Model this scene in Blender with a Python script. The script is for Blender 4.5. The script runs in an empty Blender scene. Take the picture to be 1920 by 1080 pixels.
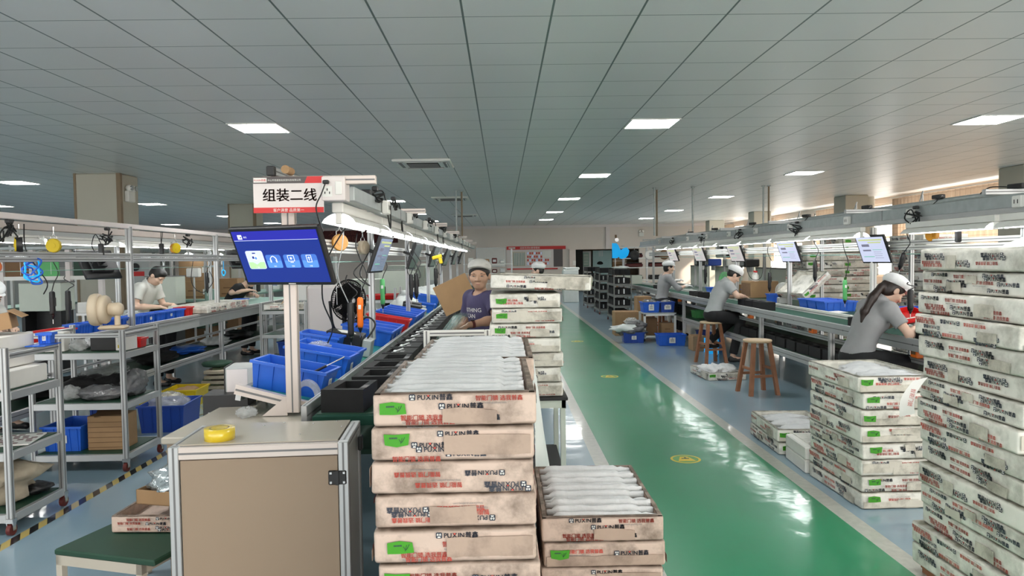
import bpy, bmesh, math, random
import numpy as np
from mathutils import Vector, Matrix, Euler, noise
random.seed(7)
PI = math.pi
R = math.radians
scene = bpy.context.scene
col = scene.collection

# ------------------------------------------------------------------ materials
MATS = {}
def mat(name, c, rough=.5, metal=0., n=.10, ns=6., bump=0., bs=40., em=0., emc=None, trans=0., alpha=1., spec=.5, coat=0.):
    m = bpy.data.materials.new(name); m.use_nodes = True
    nt = m.node_tree; b = nt.nodes['Principled BSDF']
    b.inputs['Roughness'].default_value = rough; b.inputs['Metallic'].default_value = metal
    b.inputs['Specular IOR Level'].default_value = spec
    b.inputs['Coat Weight'].default_value = coat
    col4 = (c[0], c[1], c[2], 1)
    if n > 0:
        tc = nt.nodes.new('ShaderNodeTexCoord'); nz = nt.nodes.new('ShaderNodeTexNoise')
        nz.inputs['Scale'].default_value = ns; nz.inputs['Detail'].default_value = 4
        nt.links.new(tc.outputs['Object'], nz.inputs['Vector'])
        mx = nt.nodes.new('ShaderNodeMix'); mx.data_type = 'RGBA'
        lo = tuple(max(0, v*(1-n*1.6)) for v in c); hi = tuple(min(1, v*(1+n)) for v in c)
        mx.inputs[6].default_value = lo+(1,); mx.inputs[7].default_value = hi+(1,)
        nt.links.new(nz.outputs['Fac'], mx.inputs[0]); nt.links.new(mx.outputs[2], b.inputs['Base Color'])
        if bump > 0:
            n2 = nt.nodes.new('ShaderNodeTexNoise'); n2.inputs['Scale'].default_value = bs
            nt.links.new(tc.outputs['Object'], n2.inputs['Vector'])
            bp = nt.nodes.new('ShaderNodeBump'); bp.inputs['Strength'].default_value = bump; bp.inputs['Distance'].default_value = .01
            nt.links.new(n2.outputs['Fac'], bp.inputs['Height']); nt.links.new(bp.outputs['Normal'], b.inputs['Normal'])
    else:
        b.inputs['Base Color'].default_value = col4
    if em > 0:
        e = emc or c
        b.inputs['Emission Color'].default_value = (e[0], e[1], e[2], 1); b.inputs['Emission Strength'].default_value = em
    b.inputs['Transmission Weight'].default_value = trans
    b.inputs['Alpha'].default_value = alpha
    MATS[name] = m
    return m
def M_(n): return MATS[n]

# ------------------------------------------------------------------ objects
def tag(o, label=None, cat=None, group=None, kind=None):
    if label: o['label'] = label
    if cat: o['category'] = cat
    if group: o['group'] = group
    if kind: o['kind'] = kind
    return o
def thing(name, label, cat, loc=(0, 0, 0), rz=0., group=None, rot=None):
    o = bpy.data.objects.new(name, None); col.objects.link(o)
    o.empty_display_size = .1
    o.location = loc; o.rotation_euler = rot if rot else (0, 0, rz)
    return tag(o, label, cat, group)
def dup(o, parent=None, loc=None, rz=None, label=None, rot=None):
    c = o.copy(); col.objects.link(c)
    if parent is not None: c.parent = parent
    if loc is not None: c.location = loc
    if rot is not None: c.rotation_euler = rot
    elif rz is not None: c.rotation_euler = (0, 0, rz)
    if label: c['label'] = label
    for ch in list(o.children): dup(ch, c)
    return c

class MB:
    """collects shapes for ONE mesh object"""
    def __init__(s): s.v = []; s.f = []; s.m = []; s.mats = []; s.sm = []
    def mi(s, m):
        m = MATS[m] if isinstance(m, str) else m
        if m not in s.mats: s.mats.append(m)
        return s.mats.index(m)
    def add(s, vs, fs, m, T=None, smooth=False):
        b = len(s.v); k = s.mi(m)
        if T is not None: vs = [T @ Vector(v) for v in vs]
        s.v.extend([tuple(v) for v in vs])
        for f in fs: s.f.append([i+b for i in f]); s.m.append(k); s.sm.append(smooth)
    def box(s, c, d, m, T=None, rz=0., rot=None, bev=0.):
        x, y, z = d[0]/2, d[1]/2, d[2]/2
        if rot: L = Matrix.Translation(c) @ Euler(rot).to_matrix().to_4x4()
        else: L = Matrix.Translation(c) @ Matrix.Rotation(rz, 4, 'Z')
        if T is not None: L = T @ L
        if bev <= 0:
            vs = [(-x,-y,-z),(x,-y,-z),(x,y,-z),(-x,y,-z),(-x,-y,z),(x,-y,z),(x,y,z),(-x,y,z)]
            s.add(vs, [(0,3,2,1),(4,5,6,7),(0,1,5,4),(1,2,6,5),(2,3,7,6),(3,0,4,7)], m, L)
        else:
            b = min(bev, x*.9, y*.9, z*.9)
            vs = []
            def ring(zz, bb):
                X, Y = x-bb, y-bb; q = b*.9 if bb == 0 else b*.5
                return [(-X+q,-Y,zz),(X-q,-Y,zz),(X,-Y+q,zz),(X,Y-q,zz),(X-q,Y,zz),(-X+q,Y,zz),(-X,Y-q,zz),(-X,-Y+q,zz)]
            for zz, bb in ((-z, b), (-z+b, 0), (z-b, 0), (z, b)): vs += ring(zz, bb)
            fs = [tuple(range(7, -1, -1)), tuple(range(24, 32))]
            for r in range(3):
                for i in range(8):
                    j = (i+1) % 8; fs.append((r*8+i, r*8+j, r*8+8+j, r*8+8+i))
            s.add(vs, fs, m, L)
    def bx(s, x0, x1, y0, y1, z0, z1, m, bev=0.):
        s.box(((x0+x1)/2, (y0+y1)/2, (z0+z1)/2), (abs(x1-x0), abs(y1-y0), abs(z1-z0)), m, bev=bev)
    def cyl(s, a, b, r, m, n=12, r2=None, cap=True, smooth=True):
        a = Vector(a); b = Vector(b); r2 = r if r2 is None else r2
        d = (b-a); q = d.to_track_quat('Z', 'Y').to_matrix()
        vs = []
        for p, rr in ((a, r), (b, r2)):
            for i in range(n):
                t = 2*PI*i/n; vs.append(p + q @ Vector((rr*math.cos(t), rr*math.sin(t), 0)))
        s.add(vs, [(i, (i+1) % n, n+(i+1) % n, n+i) for i in range(n)], m, smooth=smooth)
        if cap: s.add(vs, [tuple(range(n-1, -1, -1)), tuple(range(n, 2*n))], m)
    def tube(s, pts, r, m, n=6, sub=6, closed=False):
        P = [Vector(p) for p in pts]
        if len(P) > 2 and sub > 1:
            Q = []
            L = len(P)
            for i in range(L if closed else L-1):
                p0 = P[(i-1) % L] if closed or i > 0 else P[0]; p1 = P[i]; p2 = P[(i+1) % L]
                p3 = P[(i+2) % L] if closed or i+2 < L else P[-1]
                for k in range(sub):
                    t = k/sub
                    Q.append(.5*((2*p1)+(p2-p0)*t+(2*p0-5*p1+4*p2-p3)*t*t+(3*p1-p0-3*p2+p3)*t*t*t))
            if not closed: Q.append(P[-1])
            P = Q
        L = len(P); vs = []; up = None
        for i in range(L):
            d = (P[(i+1) % L] - P[(i-1) % L]) if closed else (P[min(i+1, L-1)] - P[max(i-1, 0)])
            d = d.normalized() if d.length > 1e-9 else Vector((0, 0, 1))
            if up is None: up = d.orthogonal().normalized()
            up = (up - d*up.dot(d)); up = up.normalized() if up.length > 1e-6 else d.orthogonal().normalized()
            w = d.cross(up)
            for k in range(n):
                t = 2*PI*k/n; vs.append(P[i] + r*(math.cos(t)*up + math.sin(t)*w))
        fs = []
        for i in range(L if closed else L-1):
            j = (i+1) % L
            for k in range(n): fs.append((i*n+k, i*n+(k+1) % n, j*n+(k+1) % n, j*n+k))
        if not closed: fs += [tuple(range(n-1, -1, -1)), tuple(range((L-1)*n, L*n))]
        s.add(vs, fs, m, smooth=True)
    def lathe(s, prof, m, c=(0, 0, 0), n=24, T=None, smooth=True):
        vs = []
        for r, z in prof:
            for i in range(n):
                t = 2*PI*i/n; vs.append((c[0]+r*math.cos(t), c[1]+r*math.sin(t), c[2]+z))
        fs = []
        for k in range(len(prof)-1):
            for i in range(n):
                j = (i+1) % n; fs.append((k*n+i, k*n+j, k*n+n+j, k*n+n+i))
        if prof[0][0] > 1e-6: fs.append(tuple(range(n-1, -1, -1)))
        if prof[-1][0] > 1e-6: fs.append(tuple(range((len(prof)-1)*n, len(prof)*n)))
        s.add(vs, fs, m, T, smooth)
    def poly(s, pts, m, T=None): s.add(pts, [tuple(range(len(pts)))], m, T)
    def prism(s, poly2, h, m, T=None, smooth=False):
        """poly2 in xy extruded from z=0 to z=h"""
        n = len(poly2); vs = [(p[0], p[1], 0) for p in poly2] + [(p[0], p[1], h) for p in poly2]
        s.add(vs, [tuple(range(n-1, -1, -1)), tuple(range(n, 2*n))], m, T)
        s.add(vs, [(i, (i+1) % n, n+(i+1) % n, n+i) for i in range(n)], m, T, smooth)
    def sph(s, c, r, m, n=12, T=None):
        rr = r if isinstance(r, (tuple, list)) else (r, r, r)
        vs = []; k = max(6, n//2)
        for j in range(k+1):
            ph = PI*j/k
            for i in range(n):
                t = 2*PI*i/n
                vs.append((c[0]+rr[0]*math.sin(ph)*math.cos(t), c[1]+rr[1]*math.sin(ph)*math.sin(t), c[2]-rr[2]*math.cos(ph)))
        s.add(vs, [(j*n+i, j*n+(i+1) % n, (j+1)*n+(i+1) % n, (j+1)*n+i) for j in range(k) for i in range(n)], m, T, True)
    def text(s, st, size, m, T, align='L', stretch=1., off=0.):
        vs, fs, w = text_geo(st)
        for sx_, sy_ in (((off, off*.6), (-off, -off*.6), (off, -off*.6)) if off else ()):   # heavier strokes
            d_ = {'L': 0, 'C': -w/2, 'R': -w}[align]
            s.add([((v[0]+d_+sx_)*size*stretch, (v[1]+sy_)*size, 0) for v in vs], fs, m, T)
        dx = {'L': 0, 'C': -w/2, 'R': -w}[align]
        s.add([((v[0]+dx)*size*stretch, v[1]*size, 0) for v in vs], fs, m, T)
        return w*size*stretch
    def build(s, name, parent=None, loc=None, rz=0., rot=None):
        me = bpy.data.meshes.new(name)
        me.from_pydata(s.v, [], s.f)
        for m in s.mats: me.materials.append(m)
        me.polygons.foreach_set('material_index', s.m)
        me.polygons.foreach_set('use_smooth', s.sm)
        me.update()
        o = bpy.data.objects.new(name, me); col.objects.link(o)
        if parent is not None: o.parent = parent
        if loc is not None: o.location = loc
        o.rotation_euler = rot if rot else (0, 0, rz)
        return o

_TX = {}
def text_geo(st, off=0.):
    key = (st, off)
    if key in _TX: return _TX[key]
    cu = bpy.data.curves.new('t', 'FONT'); cu.body = st; cu.size = 1; cu.resolution_u = 2; cu.fill_mode = 'FRONT'; cu.offset = off
    o = bpy.data.objects.new('t', cu); col.objects.link(o)
    dg = bpy.context.evaluated_depsgraph_get(); me = o.evaluated_get(dg).to_mesh()
    vs = [tuple(v.co) for v in me.vertices]; fs = [tuple(p.vertices) for p in me.polygons]
    o.evaluated_get(dg).to_mesh_clear()
    bpy.data.objects.remove(o); bpy.data.curves.remove(cu)
    w = max((v[0] for v in vs), default=1)
    _TX[key] = (vs, fs, w)
    return _TX[key]

def face_T(origin, right, up):
    """matrix that puts local x along right, y along up, at origin"""
    r = Vector(right).normalized(); u = Vector(up).normalized(); n = r.cross(u)
    return Matrix(((r.x, u.x, n.x, origin[0]), (r.y, u.y, n.y, origin[1]), (r.z, u.z, n.z, origin[2]), (0, 0, 0, 1)))
FR = lambda x, y, z: face_T((x, y, z), (1, 0, 0), (0, 0, 1))      # faces -Y
LF = lambda x, y, z: face_T((x, y, z), (0, -1, 0), (0, 0, 1))     # faces -X
RT = lambda x, y, z: face_T((x, y, z), (0, 1, 0), (0, 0, 1))      # faces +X

ORD = ['first', 'second', 'third', 'fourth', 'fifth', 'sixth', 'seventh', 'eighth', 'ninth', 'tenth', 'eleventh', 'twelfth',
       'thirteenth', 'fourteenth', 'fifteenth', 'sixteenth', 'seventeenth', 'eighteenth', 'nineteenth', 'twentieth']

# ------------------------------------------------------------------ signed-distance modelling (figures, bags)
def cap(a, b, ra, rb=None, k=.02, op='u', cut=None):
    return dict(t='c', a=np.array(a, 'f4'), b=np.array(b, 'f4'), ra=ra, rb=ra if rb is None else rb, k=k, op=op, cut=cut)
def ell(c, r, ax=None, k=.03, op='u'):
    A = np.eye(3, dtype='f4') if ax is None else np.array([list(v) for v in ax], 'f4')
    return dict(t='e', c=np.array(c, 'f4'), r=np.array(r, 'f4'), ax=A, k=k, op=op)
def plane(p, n): return dict(t='p', p=np.array(p, 'f4'), n=np.array(n, 'f4')/np.linalg.norm(n))
def sdf_mesh(prims, vox, infl=0.):
    lo = []; hi = []
    for p in prims:
        if p['t'] == 'p' or p['op'] != 'u': continue
        if p['t'] == 'c':
            q = max(p['ra'], p['rb'])+infl; lo.append(np.minimum(p['a'], p['b'])-q); hi.append(np.maximum(p['a'], p['b'])+q)
        else:
            q = max(p['r'])+infl; lo.append(p['c']-q); hi.append(p['c']+q)
    lo = np.min(lo, 0)-3*vox; hi = np.max(hi, 0)+3*vox
    n = np.ceil((hi-lo)/vox).astype(int)+1
    D = np.full(n, .5, 'f4')
    axs = [lo[i]+vox*np.arange(n[i], dtype='f4') for i in range(3)]
    for p in prims:
        if p['t'] == 'p':
            g = (axs[0]-p['p'][0])[:, None, None]*p['n'][0]+(axs[1]-p['p'][1])[None, :, None]*p['n'][1]+(axs[2]-p['p'][2])[None, None, :]*p['n'][2]
            D = np.maximum(D, g.astype('f4')); continue
        if p['t'] == 'c':
            q = max(p['ra'], p['rb'])+infl+p['k']+.04; l = np.minimum(p['a'], p['b'])-q; h = np.maximum(p['a'], p['b'])+q
        else:
            q = max(p['r'])+infl+p['k']+.04; l = p['c']-q; h = p['c']+q
        i0 = np.clip(np.floor((l-lo)/vox).astype(int), 0, n); i1 = np.clip(np.ceil((h-lo)/vox).astype(int), 0, n)
        if np.any(i1 <= i0): continue
        sl = tuple(slice(i0[i], i1[i]) for i in range(3))
        P = np.stack(np.meshgrid(*[axs[i][sl[i]] for i in range(3)], indexing='ij'), -1)
        if p['t'] == 'c':
            ba = p['b']-p['a']; pa = P-p['a']; t = np.clip((pa@ba)/max(1e-9, ba@ba), 0, 1)
            d = np.linalg.norm(pa-t[..., None]*ba, axis=-1)-(p['ra']+(p['rb']-p['ra'])*t)-infl
            if p['cut'] is not None:
                cp, cn = p['cut']; d = np.maximum(d, (P-np.array(cp, 'f4'))@(np.array(cn, 'f4')/np.linalg.norm(cn)))
        else:
            L = (P-p['c'])@p['ax'].T; r = p['r']+infl
            k0 = np.linalg.norm(L/r, axis=-1); k1 = np.linalg.norm(L/(r*r), axis=-1)
            d = k0*(k0-1)/np.maximum(k1, 1e-6)
        a = D[sl]; k = max(p['k'], 1e-4)
        if p['op'] == 'u':
            hh = np.clip(.5+.5*(a-d)/k, 0, 1); D[sl] = a+(d-a)*hh-k*hh*(1-hh)
        else:
            d = -d; hh = np.clip(.5-.5*(a-d)/k, 0, 1); D[sl] = a+(d-a)*hh+k*hh*(1-hh)
    ins = D < 0
    s = [slice(None, -1), slice(1, None)]
    cnt = sum(ins[s[i], s[j], s[k]].astype('i1') for i in (0, 1) for j in (0, 1) for k in (0, 1))
    act = (cnt > 0) & (cnt < 8); ci = np.argwhere(act)
    idx = np.full(act.shape, -1, 'i4'); idx[act] = np.arange(len(ci))
    acc = np.zeros((len(ci), 3), 'f4'); num = np.zeros(len(ci), 'f4')
    cs = [(i, j, k) for i in (0, 1) for j in (0, 1) for k in (0, 1)]
    for A in cs:
        for B in cs:
            if sum(abs(A[q]-B[q]) for q in range(3)) != 1 or A > B: continue
            da = D[ci[:, 0]+A[0], ci[:, 1]+A[1], ci[:, 2]+A[2]]; db = D[ci[:, 0]+B[0], ci[:, 1]+B[1], ci[:, 2]+B[2]]
            x = (da < 0) != (db < 0); t = np.where(x, da/np.where(x, da-db, 1), 0)
            acc += np.where(x[:, None], np.array(A, 'f4')+t[:, None]*(np.array(B, 'f4')-np.array(A, 'f4')), 0); num += x
    V = lo+vox*(ci+acc/num[:, None])
    F = []
    for ax in range(3):
        u, v = (ax+1) % 3, (ax+2) % 3
        a = [slice(1, -1)]*3; b = [slice(1, -1)]*3; a[ax] = slice(0, -1); b[ax] = slice(1, None)
        x = ins[tuple(a)] != ins[tuple(b)]; e = np.argwhere(x)
        off = np.ones(3, int); off[ax] = 0; e = e+off
        flip = ~ins[tuple(e.T)]
        def at(du, dv):
            q = e.copy(); q[:, u] -= du; q[:, v] -= dv; return idx[tuple(q.T)]
        q = np.stack([at(1, 1), at(0, 1), at(0, 0), at(1, 0)], 1)
        q[flip] = q[flip][:, ::-1]; F.append(q)
    return V, np.concatenate(F)
def sdf_obj(name, prims, m, parent, vox=.008, infl=0.):
    V, F = sdf_mesh(prims, vox, infl)
    me = bpy.data.meshes.new(name)
    me.vertices.add(len(V)); me.vertices.foreach_set('co', V.astype('f4').ravel())
    me.loops.add(F.size); me.loops.foreach_set('vertex_index', F.astype('i4').ravel())
    me.polygons.add(len(F)); me.polygons.foreach_set('loop_start', np.arange(0, F.size, 4, dtype='i4'))
    me.polygons.foreach_set('use_smooth', np.ones(len(F), bool))
    me.update(calc_edges=True); me.validate()
    me.materials.append(MATS[m] if isinstance(m, str) else m)
    o = bpy.data.objects.new(name, me); col.objects.link(o)
    if parent is not None: o.parent = parent
    return o
# ------------------------------------------------------------------ palette
mat('alu', (.52,.53,.53), .38, .55, n=.06)
mat('alu_warm', (.66,.58,.53), .4, .35, n=.05)
mat('alu_dark', (.20,.20,.20), .5, .5)
mat('zinc', (.42,.46,.46), .45, .45, n=.15, ns=14)
mat('white_paint', (.78,.78,.74), .45, 0, n=.05)
mat('grey_green', (.55,.60,.52), .5, 0, n=.05)
mat('sticker_green', (.10,.30,.07), .5, 0, n=.1)
mat('fan_black', (.010,.010,.010), .85, 0, n=.1, spec=.1)
mat('rack_steel', (.20,.205,.195), .45, .3, n=.1)
mat('grey_steel', (.45,.47,.46), .45, .2, n=.06)
mat('beige', (.33,.245,.17), .55, 0, n=.05, ns=2)
mat('beige_top', (.50,.455,.38), .16, 0, n=.04)
mat('black_plastic', (.012,.012,.013), .45, 0, n=.2)
mat('black_foam', (.011,.011,.012), .85, 0, n=.25, ns=20)
mat('dark_gap', (.006,.006,.006), .9, 0, n=0)
mat('belt_green', (.02,.075,.052), .8, 0, n=.12, spec=.15)
mat('mat_green', (.012,.055,.03), .55, 0, n=.15)
mat('mat_teal', (.02,.25,.21), .4, 0, n=.08)
mat('mat_pale', (.22,.36,.30), .6, 0, n=.1)
mat('blue_bin', (.018,.13,.66), .38, 0, n=.1)
mat('blue_dark', (.012,.06,.36), .4, 0, n=.1)
mat('red_bin', (.62,.012,.012), .38, 0, n=.06)
mat('yellow', (.66,.48,.005), .45, 0, n=.05)
mat('orange', (.95,.19,.01), .4, 0, n=.03)
mat('green_tool', (.10,.45,.14), .4, 0, n=.05)
mat('cardboard', (.36,.22,.11), .8, 0, n=.12, ns=9)
mat('cardboard_dk', (.19,.105,.05), .8, 0, n=.12, ns=9)
mat('paper', (.80,.79,.75), .7, 0, n=.03)
mat('print_dark', (.035,.045,.07), .7, 0, n=.3, ns=30)
mat('print_red', (.60,.085,.06), .7, 0, n=.2, ns=30)
mat('print_grey', (.22,.22,.22), .7, 0, n=0)
mat('green_label', (.055,.33,.012), .6, 0, n=.12, ns=20)
mat('white_foam', (.80,.79,.75), .8, 0, n=.05, ns=12)
mat('strip', (.66,.67,.68), .5, 0, n=.12, ns=18, bump=.3, bs=60)
mat('sheet', (.74,.78,.76), .5, 0, n=.08, ns=5)
mat('clear_bag', (.75,.77,.77), .15, 0, n=.25, ns=25, bump=.6, bs=30, alpha=.38)
mat('grey_bag', (.16,.16,.165), .25, 0, n=.4, ns=18, bump=.6, bs=30)
mat('foil', (.62,.68,.70), .18, .85, n=.35, ns=25, bump=.7, bs=35)
mat('canvas', (.42,.36,.27), .85, 0, n=.3, ns=10, bump=.4, bs=20)
mat('wood', (.30,.125,.06), .5, 0, n=.2, ns=12)
mat('wood_top', (.55,.40,.25), .5, 0, n=.15, ns=9)
mat('tape_clear', (.80,.58,.02), .25, 0, n=.05, spec=.8, coat=.5)
mat('tape_core', (.62,.56,.40), .6, 0, n=.1)
mat('cream', (.66,.55,.40), .45, 0, n=.04)
mat('red_sign', (.62,.03,.03), .5, 0, n=.03)
mat('dark_sign', (.10,.085,.085), .5, 0, n=.03)
mat('white_sign', (.74,.68,.66), .5, 0, n=.02)
mat('brown_text', (.10,.035,.03), .5, 0, n=0)
mat('banner_red', (.085,.012,.012), .7, 0, n=.15)
mat('banner_text', (.20,.05,.035), .7, 0, n=0)
mat('pinkwall', (.74,.665,.60), .75, 0, n=.04, ns=1.5)
mat('wall_grey', (.24,.25,.24), .8, 0, n=.05)
mat('column', (.50,.48,.40), .6, 0, n=.05, ns=2)
mat('column_trim', (.26,.19,.12), .6, 0, n=.1)
mat('teal_door', (.30,.45,.45), .6, 0, n=.05)
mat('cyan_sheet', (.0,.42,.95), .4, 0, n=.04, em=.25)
mat('glass', (.85,.92,.90), .05, 0, n=0, alpha=.14, spec=.8)
mat('glass_sheet', (.42,.62,.55), .05, 0, n=0, alpha=.32, spec=.8)
mat('light_panel', (1,1,1), .5, 0, n=0, em=26., emc=(1,.99,.97))
mat('tube_glow', (1,1,1), .5, 0, n=0, em=15., emc=(.95,.98,1))
mat('screen_white', (.02,.02,.02), .2, 0, n=0, em=.62, emc=(.70,.75,.98))
mat('screen_warm', (.02,.02,.02), .2, 0, n=0, em=.5, emc=(.78,.73,.72))
mat('screen_dim', (.10,.12,.16), .15, 0, n=.3, ns=12, em=.22, emc=(.45,.52,.75))
mat('screen_off', (.05,.06,.06), .12, 0, n=.3, ns=9, em=.05, emc=(.6,.65,.6))
mat('amber', (.62,.27,.02), .3, 0, n=.08)
mat('scr_green', (.02,.02,.02), .3, 0, n=0, em=.5, emc=(.25,.75,.55))
mat('scr_yel', (.02,.02,.02), .3, 0, n=0, em=.55, emc=(.72,.80,.35))
mat('scr_grey', (.02,.02,.02), .3, 0, n=0, em=.35, emc=(.35,.35,.50))
mat('scr_blue', (.0,.0,.02), .2, 0, n=0, em=.62, emc=(.018,.045,.34))
mat('scr_top', (.0,.0,.02), .2, 0, n=0, em=.62, emc=(.035,.035,.52))
mat('scr_tile', (.0,.0,.02), .2, 0, n=0, em=.75, emc=(.08,.22,.72))
mat('scr_tile2', (.0,.0,.02), .2, 0, n=0, em=.75, emc=(.13,.36,.90))
mat('scr_white', (.1,.1,.1), .2, 0, n=0, em=.85, emc=(.82,.88,1))
mat('scr_lilac', (.1,.1,.1), .2, 0, n=0, em=.85, emc=(.62,.68,1))
mat('scr_lime', (.1,.1,.1), .2, 0, n=0, em=.8, emc=(.45,.80,.35))
mat('rubber', (.02,.02,.02), .7, 0, n=.2)
mat('wheel_red', (.12,.018,.015), .5, 0, n=.2)
mat('chrome', (.6,.6,.6), .2, .9, n=0)
mat('pcb', (.10,.14,.07), .6, 0, n=.5, ns=30)
mat('skin', (.50,.30,.20), .5, 0, n=.06, ns=10)
mat('skin_light', (.66,.44,.33), .5, 0, n=.05, ns=10)
mat('lip', (.40,.16,.13), .5, 0, n=.05)
mat('hair', (.012,.010,.009), .5, 0, n=.4, ns=40)
mat('hair_brown', (.022,.011,.008), .42, 0, n=.4, ns=40)
mat('eye', (.65,.62,.60), .3, 0, n=0)
mat('cap_white', (.80,.80,.80), .8, 0, n=.06, ns=25, bump=.3, bs=50)
mat('cap_grey', (.52,.51,.48), .8, 0, n=.08, ns=25, bump=.3, bs=50)
mat('shirt_grey', (.40,.415,.415), .85, 0, n=.10, ns=9, bump=.7, bs=9)
mat('shirt_mid', (.30,.30,.305), .85, 0, n=.10, ns=9, bump=.7, bs=9)
mat('shirt_pale', (.58,.58,.54), .85, 0, n=.08, ns=9, bump=.7, bs=9)
mat('shirt_purple', (.060,.050,.115), .85, 0, n=.15, ns=9, bump=.7, bs=9)
mat('shirt_black', (.012,.012,.013), .85, 0, n=.2)
mat('trousers', (.010,.010,.012), .8, 0, n=.25, ns=12)
mat('glove', (.78,.76,.73), .8, 0, n=.05)
mat('cable', (.010,.010,.010), .5, 0, n=0)
mat('cable_white', (.7,.7,.68), .5, 0, n=0)
mat('cable_tan', (.42,.36,.18), .5, 0, n=0)
mat('air_hose', (.28,.48,.42), .3, 0, n=0)

def carton_mat(name, base, stain_edge, amt):
    m = mat(name, base, .62, 0, n=.08, ns=10)
    nt = m.node_tree; b = nt.nodes['Principled BSDF']; L = nt.links
    src = b.inputs['Base Color'].links[0].from_socket
    tc = nt.nodes.new('ShaderNodeTexCoord'); oi = nt.nodes.new('ShaderNodeObjectInfo')
    av = nt.nodes.new('ShaderNodeVectorMath'); av.operation = 'MULTIPLY_ADD'
    cmb = nt.nodes.new('ShaderNodeCombineXYZ')
    for i in range(3): L.new(oi.outputs['Random'], cmb.inputs[i])
    av.inputs[1].default_value = (37, 53, 71); L.new(cmb.outputs[0], av.inputs[0]); L.new(tc.outputs['Object'], av.inputs[2])
    n1 = nt.nodes.new('ShaderNodeTexNoise'); n1.inputs['Scale'].default_value = 7; n1.inputs['Detail'].default_value = 6; n1.inputs['Roughness'].default_value = .65
    L.new(av.outputs[0], n1.inputs['Vector'])
    r1 = nt.nodes.new('ShaderNodeMapRange'); r1.inputs[1].default_value = .45; r1.inputs[2].default_value = .70; r1.inputs[4].default_value = amt
    L.new(n1.outputs['Fac'], r1.inputs[0])
    # darker towards the bottom and top edges of each carton, broken up by noise
    sx = nt.nodes.new('ShaderNodeSeparateXYZ'); L.new(tc.outputs['Object'], sx.inputs[0])
    ab = nt.nodes.new('ShaderNodeMath'); ab.operation = 'SUBTRACT'; L.new(sx.outputs['Z'], ab.inputs[0]); ab.inputs[1].default_value = .052
    aa = nt.nodes.new('ShaderNodeMath'); aa.operation = 'ABSOLUTE'; L.new(ab.outputs[0], aa.inputs[0])
    r2 = nt.nodes.new('ShaderNodeMapRange'); r2.inputs[1].default_value = .038; r2.inputs[2].default_value = .054; r2.inputs[4].default_value = 2.0
    L.new(aa.outputs[0], r2.inputs[0])
    n2 = nt.nodes.new('ShaderNodeTexNoise'); n2.inputs['Scale'].default_value = 16; n2.inputs['Detail'].default_value = 4
    L.new(av.outputs[0], n2.inputs['Vector'])
    mu = nt.nodes.new('ShaderNodeMath'); mu.operation = 'MULTIPLY'; L.new(r2.outputs[0], mu.inputs[0]); L.new(n2.outputs['Fac'], mu.inputs[1])
    mxx = nt.nodes.new('ShaderNodeMath'); mxx.operation = 'MAXIMUM'; L.new(mu.outputs[0], mxx.inputs[0]); L.new(r1.outputs[0], mxx.inputs[1])
    mx = nt.nodes.new('ShaderNodeMix'); mx.data_type = 'RGBA'
    L.new(mxx.outputs[0], mx.inputs[0]); L.new(src, mx.inputs[6]); mx.inputs[7].default_value = stain_edge+(1,)
    L.new(mx.outputs[2], b.inputs['Base Color'])
    n3 = nt.nodes.new('ShaderNodeTexNoise'); n3.inputs['Scale'].default_value = 22; L.new(av.outputs[0], n3.inputs['Vector'])
    bp = nt.nodes.new('ShaderNodeBump'); bp.inputs['Strength'].default_value = .35; bp.inputs['Distance'].default_value = .01
    L.new(n3.outputs['Fac'], bp.inputs['Height']); L.new(bp.outputs[0], b.inputs['Normal'])
    return m
carton_mat('carton_pink', (.64,.50,.42), (.12,.085,.06), .8)  # pinker copy of the white carton, warm cast of the light put into its colour
carton_mat('carton_white', (.88,.86,.79), (.20,.19,.14), .58)
carton_mat('kraft_pink', (.45,.335,.265), (.14,.10,.08), .75)  # tape copy with the same warm cast in its colour
carton_mat('kraft_white', (.68,.64,.55), (.13,.12,.09), .75)

# ------------------------------------------------------------------ floor and ceiling materials
def nodes(name):
    m = bpy.data.materials.new(name); m.use_nodes = True; MATS[name] = m
    return m, m.node_tree, m.node_tree.nodes['Principled BSDF']
def mth(nt, op, a, b=None, c=None):
    n = nt.nodes.new('ShaderNodeMath'); n.operation = op
    for i, v in enumerate((a, b, c)):
        if v is None: continue
        if isinstance(v, (int, float)): n.inputs[i].default_value = v
        else: nt.links.new(v, n.inputs[i])
    return n.outputs[0]
def mixc(nt, f, a, b):
    n = nt.nodes.new('ShaderNodeMix'); n.data_type = 'RGBA'
    nt.links.new(f, n.inputs[0]) if not isinstance(f, (int, float)) else setattr(n.inputs[0], 'default_value', f)
    for i, v in ((6, a), (7, b)):
        if isinstance(v, tuple): n.inputs[i].default_value = v+(1,)
        else: nt.links.new(v, n.inputs[i])
    return n.outputs[2]
def band(nt, x, a, b):
    return mth(nt, 'MULTIPLY', mth(nt, 'GREATER_THAN', x, a), mth(nt, 'LESS_THAN', x, b))

m, nt, b = nodes('floor_paint'); L = nt.links
tc = nt.nodes.new('ShaderNodeTexCoord'); sx = nt.nodes.new('ShaderNodeSeparateXYZ'); L.new(tc.outputs['Object'], sx.inputs[0])
X, Y = sx.outputs['X'], sx.outputs['Y']
nz = nt.nodes.new('ShaderNodeTexNoise'); nz.inputs['Scale'].default_value = 1.3; nz.inputs['Detail'].default_value = 8; nz.inputs['Roughness'].default_value = .6
L.new(tc.outputs['Object'], nz.inputs['Vector']); N = nz.outputs['Fac']
nf = nt.nodes.new('ShaderNodeTexNoise'); nf.inputs['Scale'].default_value = 22; nf.inputs['Detail'].default_value = 5
L.new(tc.outputs['Object'], nf.inputs['Vector'])
c = mixc(nt, N, (.185,.285,.345), (.28,.39,.46))
g = mixc(nt, N, (.006,.20,.085), (.018,.29,.135))
c = mixc(nt, band(nt, X, .76, 2.09), c, g)
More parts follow.
